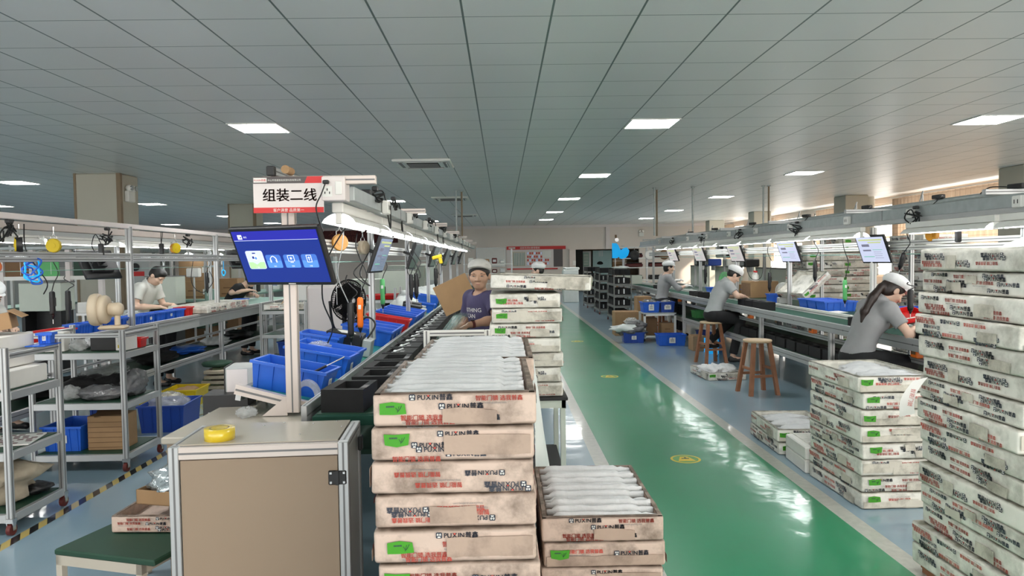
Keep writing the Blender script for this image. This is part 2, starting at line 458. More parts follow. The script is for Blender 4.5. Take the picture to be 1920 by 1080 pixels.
st = mixc(nt, nf.outputs['Fac'], (.34,.35,.31), (.56,.56,.50))
c = mixc(nt, band(nt, X, .695, .805), c, st)
c = mixc(nt, band(nt, X, 2.035, 2.145), c, st)
dg = mth(nt, 'FRACT', mth(nt, 'MULTIPLY', mth(nt, 'ADD', mth(nt, 'MULTIPLY', X, 1.6), Y), 6.0))
hz = mixc(nt, mth(nt, 'GREATER_THAN', dg, .5), (.012,.012,.012), (.52,.40,.13))
c = mixc(nt, band(nt, X, -2.915, -2.845), c, hz)
L.new(c, b.inputs['Base Color'])
rr = nt.nodes.new('ShaderNodeMapRange'); L.new(N, rr.inputs[0]); rr.inputs[1].default_value = .3; rr.inputs[2].default_value = .7; rr.inputs[3].default_value = .277; rr.inputs[4].default_value = .33
L.new(rr.outputs[0], b.inputs['Roughness'])
b.inputs['Coat Weight'].default_value = .55; b.inputs['Coat Roughness'].default_value = .09; b.inputs['Specular IOR Level'].default_value = .3
nb = nt.nodes.new('ShaderNodeTexNoise'); nb.inputs['Scale'].default_value = 3.5; nb.inputs['Detail'].default_value = 3; L.new(tc.outputs['Object'], nb.inputs['Vector'])
bp = nt.nodes.new('ShaderNodeBump'); bp.inputs['Strength'].default_value = .035; bp.inputs['Distance'].default_value = .05
L.new(nb.outputs['Fac'], bp.inputs['Height']); L.new(bp.outputs[0], b.inputs['Normal'])
bp2 = nt.nodes.new('ShaderNodeBump'); bp2.inputs['Strength'].default_value = .07; bp2.inputs['Distance'].default_value = .05
L.new(nb.outputs['Fac'], bp2.inputs['Height']); L.new(bp2.outputs[0], b.inputs['Coat Normal'])

m, nt, b = nodes('ceiling_tiles'); L = nt.links
tc = nt.nodes.new('ShaderNodeTexCoord'); sx = nt.nodes.new('ShaderNodeSeparateXYZ'); L.new(tc.outputs['Object'], sx.inputs[0])
def line(v, off, w):
    f = mth(nt, 'FRACT', mth(nt, 'DIVIDE', mth(nt, 'SUBTRACT', v, off-6000*.6), .6))
    return mth(nt, 'LESS_THAN', mth(nt, 'ABSOLUTE', mth(nt, 'SUBTRACT', f, .5)), .5-w/.6/2) # 1 inside tile
tx = line(sx.outputs['X'], -.843, .015); ty = line(sx.outputs['Y'], 4.906, .009)
ins = mth(nt, 'MULTIPLY', tx, ty)
nz = nt.nodes.new('ShaderNodeTexNoise'); nz.inputs['Scale'].default_value = .8; L.new(tc.outputs['Object'], nz.inputs['Vector'])
t = mixc(nt, nz.outputs['Fac'], (.70,.70,.685), (.78,.775,.755))
vo = nt.nodes.new('ShaderNodeTexVoronoi'); vo.inputs['Scale'].default_value = 22; vo.inputs['Randomness'].default_value = 0; L.new(tc.outputs['Object'], vo.inputs['Vector'])
dots = mth(nt, 'LESS_THAN', vo.outputs['Distance'], .25)
t = mixc(nt, mth(nt, 'MULTIPLY', dots, .12), t, (.4,.41,.4))
L.new(mixc(nt, ins, (.13,.17,.16), t), b.inputs['Base Color'])
b.inputs['Roughness'].default_value = .38
bp = nt.nodes.new('ShaderNodeBump'); bp.inputs['Strength'].default_value = .4; bp.inputs['Distance'].default_value = .004
L.new(ins, bp.inputs['Height']); L.new(bp.outputs[0], b.inputs['Normal'])

m, nt, b = nodes('curtain'); L = nt.links
tc = nt.nodes.new('ShaderNodeTexCoord'); sx = nt.nodes.new('ShaderNodeSeparateXYZ'); L.new(tc.outputs['Object'], sx.inputs[0])
fz = mth(nt, 'LESS_THAN', mth(nt, 'FRACT', mth(nt, 'MULTIPLY', sx.outputs['Z'], 6.5)), .1)
fy = mth(nt, 'LESS_THAN', mth(nt, 'FRACT', mth(nt, 'MULTIPLY', sx.outputs['Y'], 5.5)), .1)
cc = mixc(nt, mth(nt, 'MULTIPLY', mth(nt, 'MAXIMUM', fz, fy), .45), (.50,.395,.30), (.22,.165,.12))
L.new(cc, b.inputs['Base Color']); b.inputs['Roughness'].default_value = .9
tr = nt.nodes.new('ShaderNodeBsdfTranslucent'); L.new(cc, tr.inputs['Color'])
mxs = nt.nodes.new('ShaderNodeMixShader'); mxs.inputs[0].default_value = .34
L.new(b.outputs[0], mxs.inputs[1]); L.new(tr.outputs[0], mxs.inputs[2])
L.new(mxs.outputs[0], nt.nodes['Material Output'].inputs['Surface'])

# ------------------------------------------------------------------ the shell
CZ = 3.252
def struct(name, mb, **k): return tag(mb.build(name, **k), kind='structure')
q = MB(); q.bx(-16, 11.4, -4, 35.2, -.12, 0, 'floor_paint'); struct('floor', q)
q = MB(); q.bx(-16, 11.4, -4, 35.2, CZ, CZ+.1, 'ceiling_tiles'); struct('ceiling', q)
# back wall with a doorway x 3.55..6.6, 2.05 high
q = MB(); q.bx(-16, 3.6, 35, 35.2, 0, CZ, 'pinkwall'); q.bx(6.75, 11.4, 35, 35.2, 0, CZ, 'pinkwall'); q.bx(3.6, 6.75, 35, 35.2, 2.05, CZ, 'pinkwall')
struct('wall_back', q)
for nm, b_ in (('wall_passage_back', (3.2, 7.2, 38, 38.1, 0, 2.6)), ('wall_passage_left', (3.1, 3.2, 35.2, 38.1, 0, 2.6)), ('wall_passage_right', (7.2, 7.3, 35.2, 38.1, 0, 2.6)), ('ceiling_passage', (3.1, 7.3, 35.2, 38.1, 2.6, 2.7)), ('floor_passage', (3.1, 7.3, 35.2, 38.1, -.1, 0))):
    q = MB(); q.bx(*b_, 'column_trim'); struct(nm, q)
q = MB(); q.bx(-16, 11.4, 34.9, 35, 3.13, CZ, 'white_sign'); struct('trim_1', q)
q = MB(); q.bx(5.1, 5.3, 34.9, 35, 2.05, 3.13, 'white_sign'); struct('trim_2', q)
q = MB(); q.bx(3.3, 3.6, 34.86, 35, 0, 2.05, 'alu_warm'); struct('trim_3', q)
q = MB(); q.bx(-16.2, -16, -4, 35.2, 0, CZ, 'wall_grey'); struct('wall_left', q)
# right wall with window openings between the columns
q = MB(); q.bx(11.2, 11.4, -4, 35.2, 0, .95, 'pinkwall'); q.bx(11.2, 11.4, -4, 35.2, 3.1, CZ, 'pinkwall')
for y in (0.4, 6.8, 13.2, 19.6, 26.0, 32.4): q.bx(11.2, 11.4, y-.45, y+.45, .95, 3.1, 'pinkwall')
q.bx(11.2, 11.4, -4, -3, .95, 3.1, 'pinkwall'); q.bx(11.2, 11.4, 34.4, 35.2, .95, 3.1, 'pinkwall')
struct('wall_right', q)
wi = 1
for y0 in (.85, 7.25, 13.65, 20.05, 26.45, 32.85):
    y1 = min(y0+5.5, 34.4)
    w = MB()
    for yy in np.linspace(y0+.03, y1-.03, 5 if y1-y0 > 3 else 3): w.bx(11.26, 11.34, yy-.03, yy+.03, .95, 3.1, 'white_paint')
    for zz in (.98, 2.1, 3.07): w.bx(11.26, 11.34, y0, y1, zz-.03, zz+.03, 'white_paint')
    wo = struct('window_%d' % wi, w); wi += 1
    g = MB(); g.bx(11.295, 11.305, y0, y1, .95, 3.1, 'glass'); g.build('pane', wo)
# square columns
def column(x0, x1, y0, y1, k, trim=False):
    q = MB(); q.bx(x0, x1, y0, y1, 0, CZ, 'column', bev=.02)
    if trim:
        q.bx(x1-.06, x1+.012, y0-.012, y0+.06, 0, CZ, 'column_trim'); q.bx(x0-.012, x0+.03, y0-.012, y0+.05, 0, CZ, 'column_trim')
    tag(q.build('column'), k, 'column')
column(-7.67, -6.86, 12.95, 13.6, 'beige square column behind the left line, emergency lamp on its side', True)
column(-7.6, -6.86, 19.95, 20.6, 'beige square column farther back, top visible left of the line sign', True)
column(9.75, 10.5, 13.2, 13.9, 'grey concrete column at the right edge beside the nearest curtain')
column(9.5, 10.15, 19.6, 20.3, 'pale column between the two curtained windows on the right')
column(9.3, 9.95, 26.2, 26.8, 'pale column in front of the bright far right window')
column(9.4, 10.1, 32.2, 32.8, 'cream column near the far right corner by the last windows')
# drain pipe beside the column
q = MB(); q.cyl((10.55, 20.3, 0), (10.55, 20.3, CZ), .11, 'column', 14); q.cyl((10.55, 20.3, 3.0), (10.55, 20.3, 3.06), .125, 'column', 14)
tag(q.build('drain_pipe'), 'round cream drain pipe running up beside the curtain on the right', 'pipe')
# curtains
def curtain(y0, y1, z0, label, x=10.75, seed=0):
    rnd = random.Random(seed); t = thing('curtain', label, 'curtain', (0, 0, 0), group='curtains along the right windows')
    q = MB(); n = int((y1-y0)/.035); nz = 6; vs = []
    for j in range(nz+1):
        z = 3.12+(z0-3.12)*j/nz
        for i in range(n+1):
            y = y0+(y1-y0)*i/n
            vs.append((x+.03*math.sin(i*1.15+seed)+.02*math.sin(i*.31)*(j/nz+.3), y, z))
    q.add(vs, [(j*(n+1)+i, j*(n+1)+i+1, (j+1)*(n+1)+i+1, (j+1)*(n+1)+i) for j in range(nz) for i in range(n)], 'curtain', smooth=True)
    q.build('cloth', t)
    r = MB(); r.cyl((x, y0-.1, 3.15), (x, y1+.1, 3.15), .014, 'white_paint', 8); r.build('rail', t)
curtain(13.95, 16.9, 1.0, 'tan checked curtain at the window nearest the right edge', seed=1)
curtain(16.95, 19.5, 1.0, 'tan checked curtain just right of the drain pipe', seed=2)
curtain(20.5, 24.3, 1.0, 'tan checked curtain left of the pale column', seed=3)
curtain(28.0, 29.8, 1.4, 'bunched tan curtain hanging between two bright far windows', seed=4)
curtain(32.9, 34.3, 1.4, 'small tan curtain at the far end of the window wall', seed=5)
curtain(7.3, 12.9, 1.0, 'tan checked curtain of the window bay outside the frame', seed=6)

# ceiling fixtures, all flush in the 0.6 m grid
def panel(x, y, lab):
    t = thing('ceiling_light', lab, 'ceiling light', (x, y, CZ), group='square panel lights in the ceiling')
    q = MB()
    for a, bb in (((0, -.29), (.6, .02)), ((0, .29), (.6, .02)), ((-.29, 0), (.02, .56)), ((.29, 0), (.02, .56))):
        q.box((a[0], a[1], -.006), (bb[0], bb[1], .012), 'white_paint')
    q.build('frame', t)
    q = MB(); q.box((0, 0, -.004), (.56, .56, .006), 'light_panel'); q.build('diffuser', t)
LY = [3.406, 8.806, 14.206, 19.606, 25.006, 29.806]
rowname = {-13.743: 'outermost left row', -9.543: 'second row from the left', -2.943: 'row above the left walkway', 1.857: 'row above the green aisle', 6.057: 'row above the right line'}
for x in (-13.743, -9.543, -2.943, 1.857, 6.057):
    for i, y in enumerate(LY):
        panel(x, y, 'square white ceiling panel light, %s in depth, %s' % (ORD[i], rowname[x]))
def cassette(x, y, lab):
    t = thing('air_conditioner', lab, 'air conditioner', (x, y, CZ), group='cassette air conditioners in the ceiling')
    q = MB(); q.box((0, 0, -.018), (.95, .95, .036), 'white_paint', bev=.01); q.build('panel', t)
    q = MB(); q.box((0, 0, -.04), (.52, .52, .012), 'dark_gap')
    for k in range(9): q.box((0, -.22+k*.055, -.047), (.5, .02, .006), 'alu_dark')
    q.build('grille', t)
    for a in range(4):
        q = MB(); q.box((0, -.38, -.038), (.62, .07, .01), 'alu_dark', T=Matrix.Rotation(a*PI/2, 4, 'Z'))
        q.box((0, -.40, -.045), (.6, .02, .01), 'white_paint', T=Matrix.Rotation(a*PI/2, 4, 'Z')); q.build('louver', t)
cassette(-1.3, 12.1, 'white cassette air conditioner in the ceiling, nearest and largest')
cassette(-1.35, 19.0, 'white cassette air conditioner in the ceiling, middle of three')
cassette(-1.35, 26.2, 'white cassette air conditioner in the ceiling, farthest and smallest')
for x, y, zb, lab in ((3.62, 16.87, 2.12, 'left rod of the pair hanging over the far part of the right line'), (4.5, 16.74, 2.12, 'single grey hanger rod over the middle of the right line'),
                  (3.75, 17.2, 2.12, 'right rod of the pair hanging over the far part of the right line'),
                  (6.15, 16.69, 1.9, 'left rod of the pair hanging before the curtained windows'), (6.28, 16.7, 1.9, 'right rod of the pair hanging before the curtained windows'),
                  (-1.08, 17.0, 2.0, 'pale hanger rod over the far end of the middle line'), (-.95, 17.06, 2.0, 'dark hanger rod over the far end of the middle line')):
    q = MB(); q.cyl((0, 0, zb-CZ), (0, 0, 0), .022, 'column_trim' if ('dark' in lab or 'right rod' in lab) else 'zinc', 8); q.cyl((0, 0, -.02), (0, 0, 0), .05, 'zinc', 10)
    tag(q.build('hanger_rod', loc=(x, y, CZ)), lab, 'hanger rod', 'hanger rods from the ceiling')

# things on the back wall
t = thing('noticeboard', 'wide noticeboard with red header and small photo rows on the back wall', 'noticeboard', (1.42, 34.99, 1.1))
q = MB(); q.bx(-1.2, 1.42, -.03, 0, 0, 1.12, 'white_sign')
q.bx(-1.2, 1.7, -.05, 0, .98, 1.14, 'red_sign'); q.bx(-1.2, 1.3, -.04, 0, 0, .06, 'red_sign'); q.bx(1.1, 1.55, -.035, 0, .12, .98, 'dark_sign')
q.build('panel', t)
q = MB(); q.text('组装车间5S管理看板', .11, 'paper', FR(-.55, -.055, 1.02)); q.bx(-1.1, -.78, -.06, -.05, 1.02, 1.1, 'paper'); q.text('PUXIN', .07, 'red_sign', FR(-1.07, -.065, 1.035)); q.build('lettering', t)
q = MB()
for x0, x1, z0, z1 in ((-.9,-.3,.18,.2),(-.9,-.3,.84,.86),(-.9,-.88,.18,.86),(-.32,-.3,.18,.86)): q.bx(x0, x1, -.035, -.03, z0, z1, 'cable_tan')
for k in range(7): q.bx(-.86+.08*k, -.82+.08*k, -.036, -.03, .2, .82, 'mat_pale')
q.build('floor_plan', t)
q = MB()
for r in range(4):
    for k in range(7 + (r > 1)*3): q.bx(-.2+k*.11, -.12+k*.11, -.036, -.03, .74-r*.17, .85-r*.17, 'print_red' if (r+k) % 3 else 'screen_dim')
q.bx(.55, .98, -.037, -.03, .58, .9, 'paper'); q.build('photo_rows', t)
q = MB(); q.bx(-1.28, .17, 34.96, 34.99, 1.25, 2.2, 'alu'); q.bx(-1.24, .13, 34.95, 34.97, 1.29, 2.16, 'paper')
tag(q.build('whiteboard'), 'blank whiteboard on the back wall left of the noticeboard', 'whiteboard')
t = thing('banner', 'dark red banner with two lines of characters high on the back wall', 'banner', (-7.2, 35.0, 2.5))
q = MB(); q.bx(-2.1, 2.1, -.02, 0, 0, .74, 'banner_red'); q.build('cloth', t)
q = MB(); q.text('文化基础之本', .36, 'banner_text', FR(-1.3, -.025, .42)); q.text('明月清风', .34, 'banner_text', FR(-1.2, -.025, .06)); q.build('lettering', t)
q = MB(); q.bx(3.46, 3.6, 34.83, 34.86, 1.28, 1.5, 'paper'); tag(q.build('notice_sheet'), 'small white notice sheet on the door jamb of the back doorway', 'paper')
# through the doorway
t = thing('door', 'pale teal door leaf with a dark emblem standing inside the back doorway', 'door', (5.0, 36.0, 0))
q = MB(); q.bx(-.42, .55, 0, .05, 0, 2.0, 'teal_door', bev=.01); q.build('leaf', t)
q = MB(); q.prism([(math.cos(a)*.16*(1 if a < PI else .95), math.sin(a)*(.13 if a < PI else .04)) for a in np.linspace(0, 2*PI, 20)[:-1]], .004, 'dark_gap', FR(-.05, -.005, 1.32)); q.build('emblem', t)
for k in range(3):
    q = MB(); q.bx(-.1+.08*k, -.08+.08*k, -.02, 0, 1.7, 2.0, 'alu'); q.build('hook', t)
t = thing('dark_door', 'black door leaf folded open at the left of the back doorway', 'door', (3.62, 35.25, 0))
q = MB(); q.bx(0, .38, 0, .05, 0, 2.03, 'dark_gap'); q.build('leaf', t)
t = thing('refrigerator', 'grey cabinet with papers stuck on its door inside the doorway', 'cabinet', (4.28, 36.1, 0))
q = MB(); q.bx(-.24, .24, 0, .5, 0, 1.98, 'grey_steel', bev=.02); q.build('body', t)
q = MB(); q.bx(-.18, .12, -.012, 0, 1.2, 1.9, 'mat_pale'); 
for k in range(8): q.bx(-.15, .08, -.015, -.01, 1.28+k*.075, 1.30+k*.075, 'paper')
q.build('paper_sheet', t)
t = thing('cardboard_box', 'tall brown carton with white strapping inside the back doorway', 'box', (5.98, 36.2, 0), group=None)
q = MB(); q.bx(-.36, .36, 0, .5, 0, 1.85, 'cardboard', bev=.01); q.build('body', t)
q = MB()
for x in (-.25, .27): q.bx(x-.012, x+.012, -.012, 0, 0, 1.85, 'paper')
for z in (.9, 1.45): q.bx(-.36, .36, -.013, 0, z-.012, z+.012, 'paper')
q.bx(-.3, .3, -.012, 0, 1.15, 1.3, 'cardboard_dk'); q.build('strapping', t)
def exit_lamp(loc, rz, lab):
    t = thing('emergency_light', lab, 'emergency light', loc, rz)
    q = MB(); q.box((0, -.04, 0), (.24, .08, .2), 'white_paint', bev=.012); q.build('battery_box', t)
    for s in (-1, 1):
        q = MB(); q.sph((s*.075, -.07, .15), .06, 'white_paint', 14); q.cyl((s*.075, -.11, .15), (s*.075, -.135, .15), .045, 'chrome', 14); q.build('lamp_head', t)
exit_lamp((-6.855, 13.2, 2.85), PI/2, 'twin-head emergency light on the side of the left column')
exit_lamp((6.85, 35.0, 2.75), 0, 'twin-head emergency light high on the back wall at right')
# floor stickers in the aisle
for i, (y, w) in enumerate(((5.56, 'nearest, largest'), (9.55, 'middle'), (13.7, 'farthest, faint'))):
    t = thing('floor_sticker', 'round yellow floor sticker on the green aisle, %s of three' % w, 'sticker', (1.43, y, 0), group='round stickers along the aisle')
    q = MB(); q.lathe([(.118, .001), (.1, .0015)], 'yellow', n=32, smooth=False); q.build('rim', t)
    q = MB(); q.lathe([(.1, .0016), (.0, .0017)], 'sticker_green', n=32, smooth=False); q.build('disc', t)
    q = MB(); q.prism([(-.07, -.06), (.07, -.06), (.03, .065), (-.03, .065)], .0006, 'yellow', Matrix.Translation((0, 0, .0018)))
    q.prism([(-.03, .0), (.03, .0), (.03, .02), (.012, .02), (.01, .045), (-.004, .045), (-.004, .02), (-.03, .02)], .0003, 'mat_green', Matrix.Translation((0, 0, .0026))); q.build('pictogram', t)
# ------------------------------------------------------------------ slotted aluminium profile along one axis
def prof(q, a, b, w=.04, h=None, m='alu', slots=True):
    h = w if h is None else h
    a = Vector(a); b = Vector(b); d = b-a; ax = max(range(3), key=lambda i: abs(d[i])); L = abs(d[ax]); c = (a+b)/2
    dim = [w, w, w]; dim[ax] = L
    if ax == 2: dim[0], dim[1] = w, h
    else: dim[2] = h; dim[1-ax] = w
    q.box(c, dim, m, bev=.003)
    if slots:
        for i in range(3):
            if i == ax: continue
            j = 3-ax-i
            e = list(dim); e[i] = dim[i]+.0016; e[j] = .008; e[ax] = L-.004
            q.box(c, e, 'alu_dark')
def part(parent, name, fn, **k):
    q = MB(); fn(q); return q.build(name, parent, **k)

def tube_light(x, y0, L, z, lab, grp, side=1, hang=.06):
    t = thing('tube_light', lab, 'tube light', (x, y0, z), group=grp)
    q = MB(); q.bx(-.03, .03, 0, L, .03, .085, 'white_paint', bev=.005); 
    for yy in (.03, L-.03): q.bx(-.016, .016, yy-.012, yy+.012, -.03, .04, 'white_paint', bev=.004)
    q.build('housing', t)
    q = MB(); n = 9; vs = []
    for yy in (.02, L-.02):
        for i in range(n):
            a = R(-68+136*i/(n-1)); vs.append((.10*math.sin(a), yy, -.055+.10*math.cos(a)*.85))
    q.add(vs, [(i, i+1, n+i+1, n+i) for i in range(n-1)], 'white_paint', smooth=True); q.build('reflector', t)
    q = MB(); q.cyl((0, .04, -.012), (0, L-.04, -.012), .0145, 'tube_glow', 10); q.build('tube', t)
    return t

def socket(parent, x, y, z, side):
    q = MB(); q.bx(x-.042 if side < 0 else x, x if side < 0 else x+.042, y-.05, y+.05, z-.045, z+.045, 'white_paint', bev=.006)
    xx = x-.044 if side < 0 else x+.044
    for dy in (-.018, .018): q.box((xx, y+dy, z), (.002, .006, .03), 'dark_gap')
    q.build('power_socket', parent)

# ================================================================== LINE A : the middle line with the sign
tA = thing('assembly_line', 'long middle conveyor line with bins, black trays and monitors, ending at the line sign', 'assembly line', (-.9, 3.5, 0))
def LA(name, fn): q = MB(); fn(q); o = q.build(name, tA, loc=(.9, -3.5, 0)); return o
Y0, Y1 = 3.46, 21.
LA('belt', lambda q: (q.bx(-.94, -.50, Y0, Y1, .80, .845, 'belt_green'), q.bx(-.93, -.51, Y0+.05, Y1, .845, .848, 'mat_green')))
LA('side_rail', lambda q: (prof(q, (-.98, Y0, .85), (-.98, Y1, .85), .03, .1), ))
LA('side_rail', lambda q: (prof(q, (-.48, Y0, .85), (-.48, Y1, .85), .03, .1)))
def shelfA(q):
    T = Matrix.Translation((-1.0, 0, .80)) @ Matrix.Rotation(R(10), 4, 'Y')
    q.box((-.25, (4.0+Y1)/2, -.012), (.50, Y1-4.0, .02), 'mat_teal', T=T)
    q.box((-.28, 4.0-.02, -.035), (.46, .04, .055), 'alu_warm', T=T @ Matrix.Rotation(R(5), 4, 'Y')); q.box((-.28, 4.0-.042, -.035), (.45, .004, .01), 'alu_dark', T=T @ Matrix.Rotation(R(5), 4, 'Y'))
    q.box((-.50, (4.0+Y1)/2, -.03), (.03, Y1-4.0, .06), 'alu', T=T)
LA('tilted_shelf', shelfA)
def gussetA(q):
    q.prism([(0, 0), (.14, 0), (.14, .11)], .012, 'alu_warm', face_T((-1.34, 3.93, .755), (1, 0, 0), (0, 0, 1)))
LA('gusset', gussetA)
PA = [3.94+2.42*k for k in range(7)]
for k, y in enumerate(PA):
    LA('post', lambda q: (prof(q, (-1.17, y, .77 if k == 0 else .9), (-1.17, y, 2.06), .07 if k == 0 else .05, .05, 'alu_warm' if k == 0 else 'alu')))
    LA('cross_bar', lambda q: (prof(q, (-1.25, y-.16, 2.03), (-.66, y-.16, 2.03), .05, .045, 'alu_warm')))
for y in np.arange(4.4, 21, 2.42):
    for x in (-1.5, -.52): LA('leg', lambda q: (prof(q, (x, y, 0), (x, y, .82), .05)))
LA('beam', lambda q: (prof(q, (-1.25, 4.2, 1.74), (-1.25, Y1, 1.74), .04, .04, 'white_paint'), prof(q, (-1.25, 4.2, 1.685), (-1.25, Y1, 1.685), .04, .04, 'white_paint')))
LA('air_line', lambda q: q.tube([(-1.27, 4.1, 1.60), (-1.27, 12, 1.60), (-1.27, 21, 1.60)], .004, 'air_hose', sub=1))
LA('lower_shelf', lambda q: (q.bx(-1.5, -.52, 4.4, Y1, .40, .43, 'mat_green'), prof(q, (-1.52, 4.4, .41), (-1.52, Y1, .41), .03, .07), prof(q, (-.5, 4.4, .41), (-.5, Y1, .41), .03, .07)))
tr = LA('cable_trunking', lambda q: (q.bx(-.87, -.79, 3.85, Y1, 1.925, 2.005, 'zinc', bev=.004), [q.bx(-.872, -.788, y-.004, y+.004, 1.923, 2.007, 'alu_dark') for y in np.arange(5.6, 21, 2.42)]))
for i, y in enumerate(np.arange(4.75, 17, 1.21)): socket(tr, -.787, y, 1.955, 1)
for i in range(11):
    tube_light(-.885, 3.86+i*1.27, 1.24, 1.835, 'lit tube light over the middle line, %s from the camera' % ORD[i], 'tube lights over the middle line')
# the sign, the end socket, the beam end over the post
t = thing('line_sign', 'red and white hanging sign with large characters at the near end of the middle line', 'sign', (-1.11, 3.74, 1.86))
part(t, 'panel', lambda q: (q.bx(-.182, .182, 0, .008, 0, .188, 'white_sign')))
part(t, 'header', lambda q: (q.prism([(-.182, 0), (.085, 0), (.10, .035), (-.182, .035)], .002, 'dark_sign', FR(0, -.001, .153)), q.prism([(.085, 0), (.182, 0), (.182, .035), (.10, .035)], .002, 'red_sign', FR(0, -.001, .153)),
    q.bx(-.178, -.11, -.006, -.003, .158, .182, 'paper'), q.text('PUXIN普鑫', .0125, 'red_sign', FR(-.175, -.0075, .165)), q.text('中山市普鑫智能家居科技有限公司', .0115, 'paper', FR(-.105, -.006, .165))))
part(t, 'footer', lambda q: (q.bx(-.182, .182, -.003, 0, 0, .028, 'red_sign')))
part(t, 'lettering', lambda q: (q.text('组装二线', .071, 'brown_text', FR(.005, -.002, .066), 'C', off=.018)))
part(t, 'slogan', lambda q: q.text('客户满意 品质第一', .0195, 'paper', FR(.0, -.005, .0065), 'C'))
t = thing('socket_box', 'beige double socket box with a black plug beside the red line sign', 'socket box', (-.875, 3.73, 1.92))
part(t, 'box', lambda q: (q.bx(-.06, .06, 0, .12, 0, .125, 'white_sign', bev=.004)))
part(t, 'plug', lambda q: (q.bx(-.05, -.018, -.02, 0, .085, .105, 'black_plastic', bev=.004)))
part(t, 'switch', lambda q: (q.bx(.012, .046, -.006, 0, .03, .1, 'white_paint', bev=.003)))
part(t, 'outlet', lambda q: (q.bx(-.055, -.005, -.003, 0, .02, .075, 'white_paint'), [q.box((-.03+dx, -.004, .045+dz), (.004, .003, .012), 'dark_gap') for dx, dz in ((-.012, -.005), (.012, -.005), (0, .012))]))
part(t, 'cord', lambda q: q.tube([(-.034, -.02, .09), (-.055, -.03, .03), (-.085, -.02, -.03), (-.078, 0, -.1), (-.07, .05, -.16)], .004, 'cable'))
t = thing('beam_stub', 'short beam end with a round roller and black clamp on top of the sign post', 'beam', (-1.19, 3.72, 2.05))
part(t, 'clamp', lambda q: q.bx(-.02, .02, -.02, .02, .0, .05, 'black_plastic', bev=.004))
part(t, 'beam', lambda q: prof(q, (.0, .02, .025), (.0, .6, .025), .04, .04, 'alu'))
part(t, 'roller', lambda q: q.cyl((.075, -.01, .032), (.075, .09, .032), .022, 'cardboard', 14))

